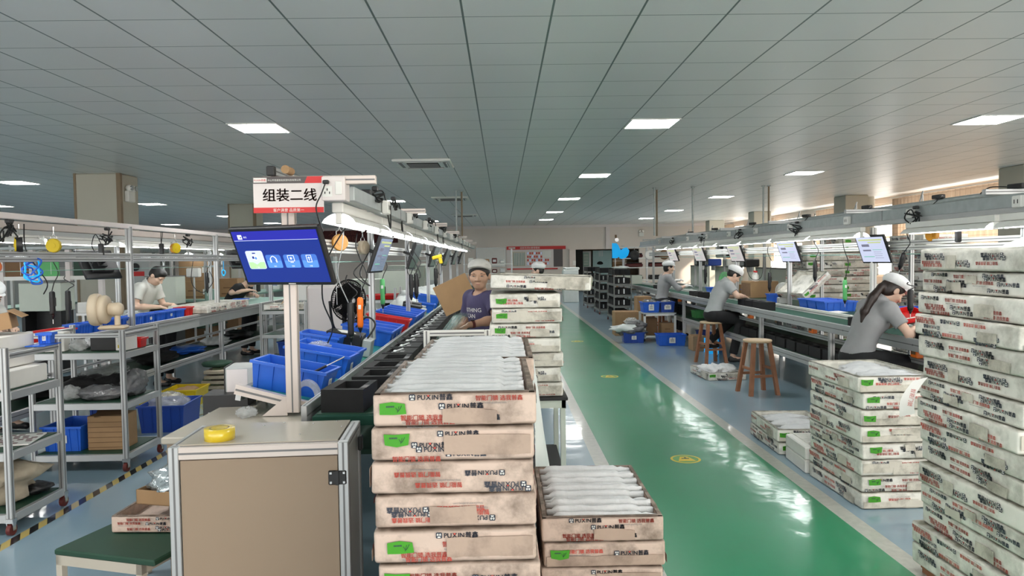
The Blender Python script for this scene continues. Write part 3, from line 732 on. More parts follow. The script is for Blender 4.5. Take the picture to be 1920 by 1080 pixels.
# ---------------------------------------------------------------- monitors
def monitor(lab, loc, yaw, pitch, w, h, kind, grp=None, arm=None, scr=None):
    """faces -Y before yaw; pitch tips it to look down"""
    rot = Matrix.Rotation(yaw, 4, 'Z') @ Matrix.Rotation(pitch, 4, 'X')
    t = thing('monitor', lab, 'monitor', loc, group=grp, rot=tuple(rot.to_euler()))
    part(t, 'casing', lambda q: (q.bx(-w/2, w/2, 0, .03, -h/2, h/2, 'black_plastic', bev=.006), q.bx(-w*.3, w*.3, .03, .055, -h*.3, h*.3, 'black_plastic', bev=.01)))
    part(t, 'bracket', lambda q: (q.bx(-.05, .05, .05, .075, -.05, .05, 'black_plastic', bev=.004), q.box((0, .11, 0), (.03, .1, .03), 'black_plastic')))
    sw, sh = w-.036, h-.04
    def screen(q):
        if kind == 'menu':
            q.bx(-sw/2, sw/2, -.003, 0, -sh/2, sh/2, 'scr_blue'); q.bx(-sw/2, sw/2, -.004, 0, sh/2-.05, sh/2, 'scr_top'); q.bx(-sw/2+.003, sw/2-.003, -.005, 0, sh/2-.052, sh/2-.050, 'scr_lilac')
        else: q.bx(-sw/2, sw/2, -.003, 0, -sh/2, sh/2, scr)
    so = part(t, 'screen', screen)
    if kind == 'menu':
        def icons(q):
            def rr(x, z, a, b, m, d):
                r = .012; pts = []
                for cx, cz, a0 in ((a/2-r, b/2-r, 0), (-a/2+r, b/2-r, 90), (-a/2+r, -b/2+r, 180), (a/2-r, -b/2+r, 270)):
                    for k in range(5): pts.append((cx+r*math.cos(R(a0+22.5*k)), cz+r*math.sin(R(a0+22.5*k))))
                q.prism(pts, .0006, m, FR(x, d, z))
            rr(-.165, -.015, .112, .106, 'scr_lilac', -.0036); q.prism([(-.052, -.050), (.052, -.050), (.053, -.012), (.024, -.012), (.0, -.026), (-.024, -.012), (-.053, -.012)], .0005, 'scr_lime', FR(-.165, -.0044, -.015))
            q.sph((-.165, -.005, .0), (.02, .001, .017), 'scr_white', 12); q.box((-.176, -.0062, .0), (.012, .001, .014), 'scr_blue'); q.sph((-.16, -.0062, -.004), (.008, .001, .008), 'scr_tile2', 8); q.box((-.165, -.0062, .025), (.02, .001, .006), 'scr_blue')
            q.text('门锁', .011, 'scr_white', FR(-.165, -.006, -.062), 'C')
            for i, (x, s) in enumerate(((-.048, '音乐'), (.067, '视频'), (.18, '设置'))):
                rr(x, -.025, .097, .076, 'scr_tile', -.0036)
                q.prism([(-.046, -.036), (.046, -.036), (.047, .004), (.03, .004), (.013, -.007), (-.013, -.007), (-.03, .004), (-.047, .004)], .0005, 'scr_tile2', FR(x, -.0044, -.025))
                q.text(s, .0095, 'scr_white', FR(x, -.0058, -.056), 'C')
                if i == 0:
                    q.tube([(x-.018, -.006, -.025), (x-.018, -.006, -.008), (x, -.006, .006), (x+.018, -.006, -.008), (x+.018, -.006, -.025)], .0022, 'scr_white'); q.box((x-.018, -.006, -.022), (.008, .001, .016), 'scr_white'); q.box((x+.018, -.006, -.022), (.008, .001, .016), 'scr_white')
                elif i == 1:
                    for a in ((0, .008, .04, .003), (0, -.024, .04, .003), (-.019, -.008, .003, .032), (.019, -.008, .003, .032), (0, -.03, .02, .004)): q.box((x+a[0], -.006, a[1]), (a[2], .001, a[3]), 'scr_white')
                    q.lathe([(.004, 0), (.007, .0005)], 'scr_white', n=10, T=FR(x, -.006, -.008))
                else:
                    for a in ((0, .008, .03, .003), (0, -.03, .03, .003), (-.014, -.011, .003, .038), (.014, -.011, .003, .038), (0, -.011, .004, .022), (0, -.006, .014, .004)): q.box((x+a[0], -.006, a[1]), (a[2], .001, a[3]), 'scr_white')
            pass
        part(so, 'menu_icons', icons)
        part(so, 'header_icon', lambda q: (q.box((-.222, -.0046, .117), (.028, .001, .026), 'scr_white', bev=.0004), q.box((-.216, -.0056, .116), (.008, .001, .006), 'scr_blue'), q.text('娱乐', .011, 'scr_white', FR(-.198, -.005, .112))))
        part(t, 'logo_strip', lambda q: q.box((.02, -.001, -h/2+.01), (.045, .003, .005), 'paper'))
    elif kind == 'page':
        def page(q):
            q.bx(-sw*.42, sw*.44, -.0042, 0, sh*.36, sh*.42, 'scr_yel'); q.bx(-sw*.1, sw*.38, -.0042, 0, sh*.26, sh*.31, 'scr_yel')
            q.bx(-sw*.36, -sw*.08, -.0042, 0, sh*.12, sh*.22, 'scr_grey'); q.bx(-sw*.36, -sw*.06, -.0042, 0, -sh*.06, .0, 'scr_grey')
            q.bx(0, sw*.36, -.0042, 0, -sh*.02, sh*.0, 'scr_green'); q.bx(-sw*.4, -.0, -.0042, 0, -sh*.30, -sh*.27, 'scr_green')
            for k in range(4): q.bx(sw*.02, sw*(.3+.03*(k % 2)), -.0042, 0, -sh*(.1+.08*k), -sh*(.09+.08*k), 'scr_grey')
        part(so, 'work_instruction', page)
    return t
monitor('large black monitor showing a blue menu with four icon tiles on the sign post', (-1.165, 3.76, 1.632), R(-22), R(24), .575, .335, 'menu')
for i, y in enumerate(PA[1:7]):
    monitor('black monitor facing right across the middle line, %s from the camera' % ORD[i], (-1.04, y-.18, 1.655), R(85), R(20), .42, .33, 'page' if i == 0 else 'plain', 'side-on monitors of the middle line', scr='screen_dim' if i == 0 else 'screen_off')

# ================================================================== LINE C : the right line
tC = thing('assembly_line', 'long conveyor line on the right where three workers in white caps sit', 'assembly line', (4., 4.3, 0))
def LC(name, fn): q = MB(); fn(q); return q.build(name, tC, loc=(-4., -4.3, 0))
Y0, Y1 = 4.35, 20.2
LC('belt', lambda q: (q.bx(3.43, 3.96, Y0, Y1, .80, .855, 'belt_green')))
LC('side_rail', lambda q: (prof(q, (3.39, Y0, .85), (3.39, Y1, .85), .03, .105), [q.cyl((3.372, y, .85), (3.378, y, .85), .008, 'alu_dark', 8) for y in np.arange(4.6, 20, .6)]))
LC('side_rail', lambda q: (prof(q, (3.99, Y0, .875), (3.99, Y1, .875), .035, .07, 'white_paint'), prof(q, (3.47, Y0, .872), (3.47, Y1, .872), .02, .03, 'alu_dark')))
LC('side_shelf', lambda q: (q.bx(4.01, 4.72, Y0, Y1, .86, .885, 'mat_green'), q.bx(4.72, 4.75, Y0, Y1, .84, .91, 'alu')))
LC('lower_rail', lambda q: (prof(q, (3.5, Y0, .70), (3.5, Y1, .70), .03, .05)))
LC('lower_shelf', lambda q: (q.bx(3.43, 4.35, Y0, Y1, .43, .45, 'mat_green'), prof(q, (3.41, Y0, .42), (3.41, Y1, .42), .03, .09), prof(q, (4.35, Y0, .42), (4.35, Y1, .42), .03, .09)))
for y in np.arange(5.3, 20.2, 2.):
    LC('leg', lambda q: (prof(q, (3.40, y, .03), (3.40, y, .8), .05), q.cyl((3.40, y, 0), (3.40, y, .03), .03, 'rubber', 10)))
    LC('leg', lambda q: (prof(q, (4.45, y, .03), (4.45, y, .86), .05), q.cyl((4.45, y, 0), (4.45, y, .03), .03, 'rubber', 10)))
PC = [5.55+2.3*k for k in range(7)]
for k, y in enumerate(PC):
    LC('post', lambda q: prof(q, (4.12, y, .88), (4.12, y, 1.9), .055, .05, 'white_paint' if k in (1,) else 'alu'))
    LC('post', lambda q: prof(q, (4.72, y+.3, .0), (4.72, y+.3, 2.0), .045, .045, 'alu'))
    LC('cross_bar', lambda q: prof(q, (3.85, y+.1, 2.085), (4.75, y+.1, 2.085), .05, .045, 'alu'))
LC('beam', lambda q: (prof(q, (4.2, Y0, 1.72), (4.2, Y1, 1.72), .04, .045, 'white_paint'), prof(q, (4.2, Y0, 1.665), (4.2, Y1, 1.665), .04, .045, 'white_paint')))
LC('air_line', lambda q: q.tube([(4.24, 4.4, 1.60), (4.24, 12, 1.60), (4.24, 20, 1.60)], .006, 'air_hose', sub=1))
LC('conduit', lambda q: (q.cyl((4.4, Y0, 2.12), (4.4, Y1, 2.12), .03, 'zinc', 12), [q.cyl((4.4, y, 2.12), (4.4, y, 2.03), .012, 'white_paint', 8) for y in np.arange(5, 20, 1.2)]))
trC = LC('cable_trunking', lambda q: (q.bx(3.92, 4.0, Y0, Y1, 1.945, 2.05, 'zinc', bev=.004), q.bx(3.90, 4.02, Y0, Y1, 1.905, 1.945, 'alu'), [q.bx(3.918, 4.002, y-.004, y+.004, 1.943, 2.052, 'alu_dark') for y in np.arange(5, 20, 2.3)]))
for y in (5.33, 6.75, 8.0, 9.6, 10.9, 12.2, 13.5, 14.9, 16.3, 17.6): socket(trC, 3.92, y, 1.985, -1)
YC = [5.55-1.29, 5.55, 8.35-.7, 8.9, 10.2, 11.5, 12.8, 14.1, 15.4, 16.7]
for i, y in enumerate(YC):
    tube_light(3.9, y, 1.24, 1.815, 'lit tube light over the right line, %s from the camera' % ORD[i], 'tube lights over the right line')
for i, y in enumerate(PC[1:6]):
    monitor('monitor showing a work sheet on the right line, %s from the camera' % ORD[i], (4.06, y-.2+.1, 1.655), R(-75), R(22), .42, .33, 'page', 'work-sheet monitors of the right line', scr='screen_white' if i < 2 else 'screen_warm')

# ================================================================== LINE B : the left line
tB = thing('assembly_line', 'long worktable line on the left with a row of blue bins along its edge', 'assembly line', (-4.2, 5.3, 0))
def LB(name, fn): q = MB(); fn(q); return q.build(name, tB, loc=(4.2, -5.3, 0))
Y0, Y1 = 5.3, 13.6
LB('tabletop', lambda q: (q.bx(-4.62, -3.9, Y0, Y1, .925, .95, 'mat_pale')))
LB('side_rail', lambda q: (prof(q, (-3.885, Y0, .93), (-3.885, Y1, .93), .035, .06), q.bx(-3.9, -3.88, Y0, Y1, .80, .9, 'grey_steel'), q.bx(-3.905, -3.875, Y0, Y1, .952, .962, 'white_paint')))
LB('side_rail', lambda q: (prof(q, (-4.62, Y0, .92), (-4.62, Y1, .92), .035, .08)))
for y in np.arange(6.2, 13.7, 1.85):
    LB('leg', lambda q: prof(q, (-3.92, y, 0), (-3.92, y, .9), .05))
    LB('leg', lambda q: prof(q, (-4.6, y, 0), (-4.6, y, .9), .05))
LB('lower_shelf', lambda q: (q.bx(-4.6, -3.95, Y0, Y1, .385, .41, 'mat_green'), prof(q, (-3.93, Y0, .40), (-3.93, Y1, .40), .03, .075), prof(q, (-4.6, Y0, .40), (-4.6, Y1, .40), .03, .075), prof(q, (-3.93, Y0, .66), (-3.93, Y1, .66), .02, .03)))
for y in (5.4, 7.5, 9.75, 12.0): LB('post', lambda q: prof(q, (-3.9, y, .95), (-3.9, y, 2.0), .055, .05, 'alu'))
LB('beam', lambda q: q.bx(-3.935, -3.88, Y0, Y1, 1.975, 2.025, 'white_sign', bev=.005))
LB('beam', lambda q: (prof(q, (-3.9, Y0, 1.70), (-3.9, Y1, 1.70), .045, .04), prof(q, (-3.9, Y0, 1.655), (-3.9, Y1, 1.655), .045, .04)))
LB('air_line', lambda q: q.tube([(-3.95, 5.3, 1.56), (-3.95, 9, 1.56), (-3.95, 13.5, 1.56)], .003, 'air_hose', sub=1))
LB('cable_trunking', lambda q: (q.bx(-4.36, -4.28, Y0, 16, 1.93, 2.0, 'alu_warm', bev=.004), q.bx(-4.38, -4.26, Y0, 16, 1.885, 1.925, 'grey_steel')))
for y in (8.6, 11.3, 13.3): LB('back_post', lambda q: prof(q, (-4.62, y, .95), (-4.62, y, 2.0), .045))
for i in range(8):
    tube_light(-4.3, 5.4+i*1.3, 1.24, 1.83, 'lit tube light over the left line, %s from the camera' % ORD[i], 'tube lights over the left line')
for i, y in enumerate((7.35, 11.2)):
    monitor('dark monitor seen from behind hanging over the left line, %s' % ('the nearer' if i == 0 else 'the farther one past the post'), (-4.15, y, 1.60 if i == 0 else 1.66), R(-110), R(28), .42, .33, 'page', scr='screen_dim')

# ================================================================== rows D : lines farther left
def rowD(x, y0, y1, lab, seed):
    t = thing('assembly_line', lab, 'assembly line', (x, y0, 0))
    L = y1-y0
    part(t, 'tabletop', lambda q: q.bx(-.35, .35, 0, L, .86, .9, 'mat_pale'))
    part(t, 'beam', lambda q: (prof(q, (.35, 0, 1.55), (.35, L, 1.55), .04), prof(q, (.35, 0, 1.98), (.35, L, 1.98), .05)))
    for y in np.arange(.1, L, 1.8):
        for s in (-.33, .33): part(t, 'post', lambda q: prof(q, (s, y, 0), (s, y, 2.0), .045, slots=False))
    part(t, 'cable_trunking', lambda q: q.bx(-.05, .05, 0, L, 1.9, 1.98, 'zinc'))
    part(t, 'shelf', lambda q: q.bx(-.3, .3, 0, L, .35, .38, 'mat_green'))
    for i in range(int(L/1.5)):
        tube_light(x, y0+.1+i*1.5, 1.24, 1.80, 'lit tube light over the %s, %s from the camera' % (seed, ORD[i]), 'tube lights over the %s' % seed)
rowD(-6.1, 13.8, 24, 'conveyor line farther left, seen past the left column', 'farther left line')
rowD(-8.6, 10.2, 22.6, 'worktable line behind the left line, with machines on it', 'line behind the left column')
# ------------------------------------------------------------------ dirty white foam cartons wrapped in printed tape
CW, CL, CH = .50, .72, .104
def brand(q, T0, s, flip, icon=True):
    """panda-like badge, latin letters with a red notch on the X, two characters"""
    T = T0 @ (Matrix.Rotation(PI, 4, 'Z') if flip else Matrix.Identity(4))
    S = T @ Matrix.Scale(s, 4)
    x = 0
    if icon:
        q.prism([(.1, 0), (.8, 0), (.9, .1), (.9, .75), (.8, .9), (.1, .9), (0, .75), (0, .1)], .02, 'print_dark', S)
        for e in (.16, .52):
            q.prism([(e, .42), (e+.2, .42), (e+.24, .6), (e+.18, .74), (e+.04, .74), (e-.04, .6)], .01, 'paper', S @ Matrix.Translation((0, 0, .03)))
            q.prism([(e+.06, .5), (e+.15, .5), (e+.15, .6), (e+.06, .6)], .01, 'print_dark', S @ Matrix.Translation((0, 0, .05)))
        q.prism([(.2, .1), (.7, .1), (.62, .3), (.28, .3)], .01, 'paper', S @ Matrix.Translation((0, 0, .03)))
        x = 1.15
    for ch, m in (('PU', 'print_dark'), ('X', 'print_dark'), ('IN', 'print_dark'), ('普鑫', 'print_dark')):
        w = q.text(ch, 1.0, m, S @ Matrix.Translation((x, .08, .01)), off=.03 if ch == '普鑫' else .022)
        if ch == 'X': q.prism([(w*.5-.06, .42), (w*.5+.06, .42), (w*.5+.2, .68), (w*.5-.2, .68)], .01, 'print_red', S @ Matrix.Translation((x, .08, .03)))
        x += w+.12
    return x*s
def slogan(q, T0, s, flip):
    T = T0 @ (Matrix.Rotation(PI, 4, 'Z') if flip else Matrix.Identity(4))
    q.text('智能门锁 选我普鑫', s, 'print_red', T, off=.02)
    q.text('http://www.puxinwj.com', s*.52, 'print_grey', T @ Matrix.Translation((s*.3, -s*.62, 0)))
def crumple(vs, amp, sc, off):
    return [tuple(Vector(v)+amp*noise.noise_vector(Vector(v)*sc+Vector(off))) for v in vs]
def carton_mesh(seed, tone, opened=False):
    rnd = random.Random(seed); q = MB(); m = 'carton_'+tone; kr = 'kraft_'+tone
    w, l, h = CW/2, CL/2, CH
    # shell: rounded, slightly crushed box
    nx, ny, nz = 14, 18, 5
    def P(u, v, t):
        x, y, z = (u*2-1)*w, (v*2-1)*l, t*h
        e = .012
        dx, dy = max(0, abs(x)-(w-e)), max(0, abs(y)-(l-e)); dz = max(0, abs(z-h/2)-(h/2-e))
        s = [dx, dy, dz]; n = math.sqrt(sum(a*a for a in s))
        if n > e*.9:
            f = e*.95/n
            x = math.copysign(min(abs(x), w-e)+dx*f, x); y = math.copysign(min(abs(y), l-e)+dy*f, y); z = h/2+math.copysign(min(abs(z-h/2), h/2-e)+dz*f, z-h/2)
        nv = noise.noise_vector(Vector((x*7+seed*3.1, y*7, z*9)))*.004
        sag = -.004*abs(noise.noise(Vector((x*5+seed, y*5, 0))))
        return (x*(1-.004)+nv.x*.6, y*(1-.004)+nv.y*.6, z+(nv.z*.5+sag if .1 < t else 0))
    us = [0, .012, .024]+[.024+(1-.048)*i/nx for i in range(1, nx)]+[.976, .988, 1]
    vsy = [0, .008, .017]+[.017+(1-.034)*i/ny for i in range(1, ny)]+[.983, .992, 1]
    ts = [0, .057, .115]+[.115+.77*i/nz for i in range(1, nz)]+[.885, .943, 1]
    def grid(fn, A, B, inv=False):
        vv = [fn(a, b) for b in B for a in A]; n = len(A)
        ff = [(j*n+i, j*n+i+1, (j+1)*n+i+1, (j+1)*n+i) for j in range(len(B)-1) for i in range(n-1)]
        if inv: ff = [f[::-1] for f in ff]
        q.add(vv, ff, m, smooth=True)
    grid(lambda a, b: P(a, 0, b), us, ts); grid(lambda a, b: P(a, 1, b), us, ts, True)
    grid(lambda a, b: P(0, a, b), vsy, ts, True); grid(lambda a, b: P(1, a, b), vsy, ts)
    grid(lambda a, b: P(a, b, 0), us, vsy, True)
    if not opened: grid(lambda a, b: P(a, b, 1), us, vsy)
    else:
        e = .022; z1 = h; z0 = .03
        q.add([(-w+.006, -l+.006, z1), (w-.006, -l+.006, z1), (w-.006, l-.006, z1), (-w+.006, l-.006, z1), (-w+e, -l+e, z1), (w-e, -l+e, z1), (w-e, l-e, z1), (-w+e, l-e, z1),
               (-w+e, -l+e, z0), (w-e, -l+e, z0), (w-e, l-e, z0), (-w+e, l-e, z0)],
              [(0, 1, 5, 4), (1, 2, 6, 5), (2, 3, 7, 6), (3, 0, 4, 7), (4, 5, 9, 8), (5, 6, 10, 9), (6, 7, 11, 10), (7, 4, 8, 11), (8, 9, 10, 11)], m)
    # printed tape: brands and slogans in rows, some upside down, plus bare kraft patches
    for face, W in (('f', CW), ('l', CL), ('r', CL)):
        def FT(x, z, d=.0035):
            if face == 'f': return FR(-w+x, -l-d+.001, z)
            if face == 'l': return LF(-w-d+.001, l-x, z)
            return RT(w+d-.001, -l+x, z)
        rows = rnd.choice([(.062, .028), (.074, .045, .014), (.050, .018), (.078, .052, .020), (.070, .034, .008)]); fl = rnd.random() < .45
        for zz in rows:
            x = rnd.uniform(.01, .12) + (.09 if face == 'f' and rnd.random() < .5 else 0); red = rnd.random() < .5
            while True:
                s = rnd.uniform(.0195, .0225) if not red else rnd.uniform(.0165, .0185)
                wd = s*7.6 if not red else s*8.3
                if x+wd > W-.01: break
                z = zz+rnd.uniform(-.004, .004)
                T = FT(x+(wd if fl else 0), z+(s if fl else 0))
                if rnd.random() < .88: (slogan if red else brand)(q, T, s, fl)
                if rnd.random() < .32:
                    T2 = FT(x+(wd if fl else 0)+.014, z+(s if fl else 0)-.013, .0045)
                    if x+wd+.014 < W-.004: (slogan if red else brand)(q, T2, s, fl)
                x += wd+rnd.uniform(.015, .05); red = not red
        if rnd.random() < (.6 if face == 'f' else .3):     # a grimy band of wide tape along the upper or lower half
            z0, hh = rnd.choice([(.008, .04), (.058, .038), (.008, .034), (.02, .06)]); xa = rnd.choice([.012, .012, W*.45]); n = 10
            up = [(xa+(W-.012-xa)*i/n, z0+hh+rnd.uniform(-.002, .002)) for i in range(n, -1, -1)]; lo_ = [(xa+(W-.012-xa)*i/n, z0+rnd.uniform(-.0015, .0015)) for i in range(n+1)]
            q.prism([(p[0], p[1]) for p in lo_+up], .0006, kr, FT(0, 0, .0056))
        for k in range(rnd.randint(0, 2) if face == 'f' else rnd.randint(1, 3)):
            x = rnd.uniform(.14, W-.16); ww = rnd.uniform(.06, .16); z0 = rnd.choice([.008, .012, .05]); hh = rnd.uniform(.035, .06); ww = min(ww, W-.01-x)
            pts = [(rnd.uniform(-.006, .006), rnd.uniform(-.004, .004)), (ww/2, rnd.uniform(-.005, .005)), (ww+rnd.uniform(-.006, .006), rnd.uniform(-.004, .004)),
                   (ww+rnd.uniform(-.006, .006), min(hh, CH-.01-z0)), (ww*.4, min(hh, CH-.01-z0)+rnd.uniform(-.005, .005)), (rnd.uniform(-.006, .006), min(hh, CH-.01-z0))]
            q.prism(pts, .001, kr, FT(x, z0, .0060+.0005*k))
    me = q.build('foam_carton').data
    bpy.data.objects.remove(bpy.data.objects['foam_carton'])
    return me
CARTON = {t: [carton_mesh(11*i+(0 if t == 'pink' else 500)+3, t) for i in range(5)] for t in ('pink', 'white')}
OPENC = {t: [carton_mesh(900+i+(0 if t == 'pink' else 50), t, True) for i in range(2)] for t in ('pink', 'white')}
def label_mesh(seed):
    rnd = random.Random(seed); q = MB(); w, h = .078, .036
    j = lambda: rnd.uniform(-.004, .004)
    q.prism([(j(), j()), (w*.5, j()), (w+j(), j()), (w+j(), h+j()), (w*.45, h+j()), (j(), h+j())], .001, 'green_label')
    for k in range(6): q.bx(.018+k*.0042, .021+k*.0042, .022, .027, .001, .0015, 'print_dark')
    x, y = .055, .013
    q.tube([(x-.008, y+.008, .0015), (x, y-.002, .0015), (x+.01, y+.014, .0015)], .0008, 'print_dark', n=4, sub=3); q.tube([(x+.002, y+.012, .0015), (x-.003, y-.006, .0015)], .0008, 'print_dark', n=4)
    me = q.build('green_label').data; bpy.data.objects.remove(bpy.data.objects['green_label']); return me
LABELS = [label_mesh(i) for i in range(4)]
def obj_of(name, me, parent=None, loc=(0, 0, 0), rot=(0, 0, 0)):
    o = bpy.data.objects.new(name, me); col.objects.link(o); o.location = loc; o.rotation_euler = rot
    if parent is not None: o.parent = parent
    return o
NC = [0]
def carton(lab, x, y, z, rz=0., tone='white', grp=None, opened=False, scale=1., rot=None, label=True, flip=False):
    NC[0] += 1; rnd = random.Random(NC[0]*17)
    me = (OPENC if opened else CARTON)[tone]; me = me[NC[0] % len(me)]
    o = obj_of('foam_carton', me, None, (x, y, z), rot or (0, 0, rz)); o.scale = (scale,)*3
    tag(o, lab, 'box', grp)
    if label:
        l = obj_of('green_label', LABELS[NC[0] % 4], o)
        lx = -CW/2+rnd.uniform(.012, .05); lz = rnd.uniform(.03, .05)
        l.matrix_local = FR(lx, -CL/2-.0045, lz) @ Matrix.Rotation(rnd.uniform(-.06, .06), 4, 'Z')
    return o
def strip_mesh(seed):
    rnd = random.Random(seed); q = MB(); n = 12; L = 22; vs = []
    for i in range(L+1):
        f = i/L; x = (f-.5)*.445
        e = 1 if .08 < f < .86 else (.45 if f <= .08 else .55+.3*rnd.random())
        for k in range(n):
            a = 2*PI*k/n
            r = (1+.22*noise.noise(Vector((x*14, k*.9+seed*7, seed))))*e
            vs.append((x+rnd.uniform(-.003, .003), .027*math.cos(a)*r, .028*math.sin(a)*r))
    fs = [(i*n+k, i*n+(k+1) % n, (i+1)*n+(k+1) % n, (i+1)*n+k) for i in range(L) for k in range(n)]+[tuple(range(n-1, -1, -1)), tuple(range(L*n, L*n+n))]
    q.add(vs, fs, 'strip', smooth=True)
    me = q.build('s').data; bpy.data.objects.remove(bpy.data.objects['s']); return me
STRIPS = [strip_mesh(i) for i in range(5)]
def fill_strips(x, y, z, rz, n, where, y0=-.315, y1=.315, sc=1.):
    for k in range(n):
        yy = y0+(y1-y0)*k/(n-1); c, s = math.cos(rz), math.sin(rz)
        o = obj_of('wrapped_part', STRIPS[(k*3+n) % 5], None, (x-s*yy, y+c*yy, z+.080+.006*((k*7) % 3)), (R(random.Random(k*5+n).uniform(-10, 10)), 0, rz+R(random.Random(k+n).uniform(-2.2, 2.2))))
        o.scale = (sc, sc, sc)
        tag(o, 'film-wrapped part in the %s, %s from front' % (where, ORD[k]), 'wrapped part', 'wrapped parts in the '+where)
def stack(n, x, y, where, tone, z0=0., grp=None, open_top=True, jit=.012, rz=0., scale=1., seed=1, labels=True, offs=None):
    rnd = random.Random(seed)
    for i in range(n):
        dx, dy, dr = rnd.uniform(-jit, jit), rnd.uniform(-jit, jit), R(rnd.uniform(-1.2, 1.2))
        if offs and i in offs: dx += offs[i][0]; dy += offs[i][1]
        k = n-1-i
        pos = 'topmost' if k == 0 else ('lowest' if i == 0 else '%s from top' % ORD[k])
        carton('printed foam carton, %s in the %s' % (pos, where), x+dx, y+dy, z0+i*.105*scale, rz+dr, tone, grp or 'cartons of the '+where, opened=(open_top and k == 0), scale=scale, label=labels and rnd.random() < .88)

# stack nearest the camera, and the one behind it
stack(11, -.16, 2.51, 'foreground centre stack', 'pink', .045, seed=3, offs={8: (.0, 0), 5: (.01, 0), 2: (.012, 0), 1: (.015, 0), 0: (.015, 0)}, jit=.007)
fill_strips(-.16, 2.51, .045+10*.105, 0, 12, 'top carton of foreground stack')
stack(11, -.13, 3.27, 'second centre stack', 'pink', .045, seed=5, jit=.008)
fill_strips(-.13, 3.27, .045+10*.105, 0, 12, 'top carton of second stack')
for nm, x, y in (('foreground centre stack', -.16, 2.51), ('second centre stack', -.13, 3.27)):
    q = MB(); q.box((0, 0, .032), (.48, .7, .02), 'wood', bev=.004)
    for s in (-.2, 0, .2): q.box((s, 0, .011), (.06, .7, .022), 'wood')
    tag(q.build('pallet', loc=(x, y, 0)), 'low wooden pallet under the '+nm, 'pallet')
# small stack beside it on the stripe
stack(5, .395, 3.20, 'low stack standing on the pale aisle stripe', 'pink', .03, seed=9, jit=.006)
fill_strips(.395, 3.20, .03+4*.105, 0, 11, 'top carton of low stack')
q = MB(); q.box((0, 0, .02), (.48, .7, .02), 'wood', bev=.004)
for s in (-.2, 0, .2): q.box((s, 0, .005), (.06, .7, .01), 'wood')
tag(q.build('pallet', loc=(.395, 3.2, 0)), 'low wooden pallet under the low stack on the stripe', 'pallet')
# stack on the dark-topped table, with a turned carton on top
stack(7, .168, 5.36, 'stack on the dark-topped side table', 'white', .625, seed=12, open_top=False, jit=.012)
carton('printed white foam carton laid crosswise and overhanging on the table stack', .30, 5.30, .625+7*.105+.022, tone='white', rot=(R(2.), R(0), R(82)), opened=True)
# tall stack at the right edge
stack(15, 2.32, 3.14, 'tall stack at the right edge', 'white', .05, seed=21, open_top=False, jit=.016, offs={0: (-.005, .02), 1: (-.005, .02), 2: (.01, 0), 9: (.02, 0), 10: (-.02, 0), 11: (-.03, 0)})
q = MB(); q.box((0, 0, .035), (.48, .7, .02), 'wood', bev=.004)
for s in (-.2, 0, .2): q.box((s, 0, .0125), (.06, .7, .025), 'wood')
tag(q.build('pallet', loc=(2.32, 3.14, 0)), 'low wooden pallet under the tall stack at the right edge', 'pallet')
# stack in front of the seated woman
stack(8, 2.47, 4.74, 'right stack below the seated woman', 'white', 0., seed=33, jit=.012, rz=R(1))
def crump(name, lab, cat, loc, dims, m, seed, rz=0., grp=None, amp=.35, parent=None):
    """a crumpled bag or heap: noisy flattened blob resting on its base"""
    q = MB(); n, k = 26, 14; vs = []
    for j in range(k+1):
        ph = PI*j/k
        for i in range(n):
            t = 2*PI*i/n; d = Vector((math.sin(ph)*math.cos(t), math.sin(ph)*math.sin(t), -math.cos(ph)))
            r = 1+amp*noise.noise(d*2.1+Vector((seed*3.7, 0, 0)))+amp*.5*noise.noise(d*6+Vector((0, seed*1.9, 0)))
            z = max(-.92, d.z*r)
            vs.append((dims[0]/2*d.x*r, dims[1]/2*d.y*r, dims[2]*(z+.92)/1.92))
    q.add(vs, [(j*n+i, j*n+(i+1) % n, (j+1)*n+(i+1) % n, (j+1)*n+i) for j in range(k) for i in range(n)], m, smooth=True)
    o = q.build(name, parent, loc=loc, rz=rz)
    return tag(o, lab, cat, grp) if parent is None else o
for i in range(4): crump('crumpled_bag', 'crumpled film bag in the top carton of the right stack, %s from the front' % ORD[i], 'bag', (2.47+.05*(i % 2), 4.5+.16*i, .735+.033), (.40, .20, .07), 'strip', 40+i, grp='film bags in the right stack', rz=.2*i)
stack(2, 2.46, 5.98, 'low pair behind the white foam block', 'white', 0., seed=44, jit=.012, rz=R(-2))
for i in range(3): crump('crumpled_bag', 'crumpled white film bag in the low pair of cartons, %s from the front' % ORD[i], 'bag', (2.46, 5.77+.2*i, .138), (.4, .22, .07), 'strip', 60+i, grp='film bags in the low pair')
# white foam block
t = thing('foam_block', 'plain white ribbed foam block on the floor beside the right stack', 'foam block', (2.34, 5.33, 0), R(-3))
part(t, 'body', lambda q: (q.box((0, 0, .05), (.26, .42, .1), 'white_foam', bev=.008), q.box((0, 0, .148), (.26, .42, .094), 'white_foam', bev=.008)))
part(t, 'ribs', lambda q: [q.box((.02, -.19+k*.027, .199), (.2, .014, .008), 'white_foam') for k in range(15)])
# loose tape end hanging from the tall stack
q = MB(); n = 8; vs = []
for i in range(n+1):
    f = i/n; 
    for s in (-1, 1): vs.append((-.02-.075*f-.03*math.sin(f*3)+s*.026, -.03*f-s*.018, .04-.17*f+s*.012))
q.add(vs, [(2*i, 2*i+1, 2*i+3, 2*i+2) for i in range(n)], 'paper', smooth=True)
q.text('智能门锁', .022, 'print_red', face_T((-.075, -.024, .0), (-.28, -.1, -.9), (.8, -.5, -.2)))
tag(q.build('tape_end', loc=(2.05, 3.42, .95)), 'loose end of printed tape peeling off the tall stack', 'tape')
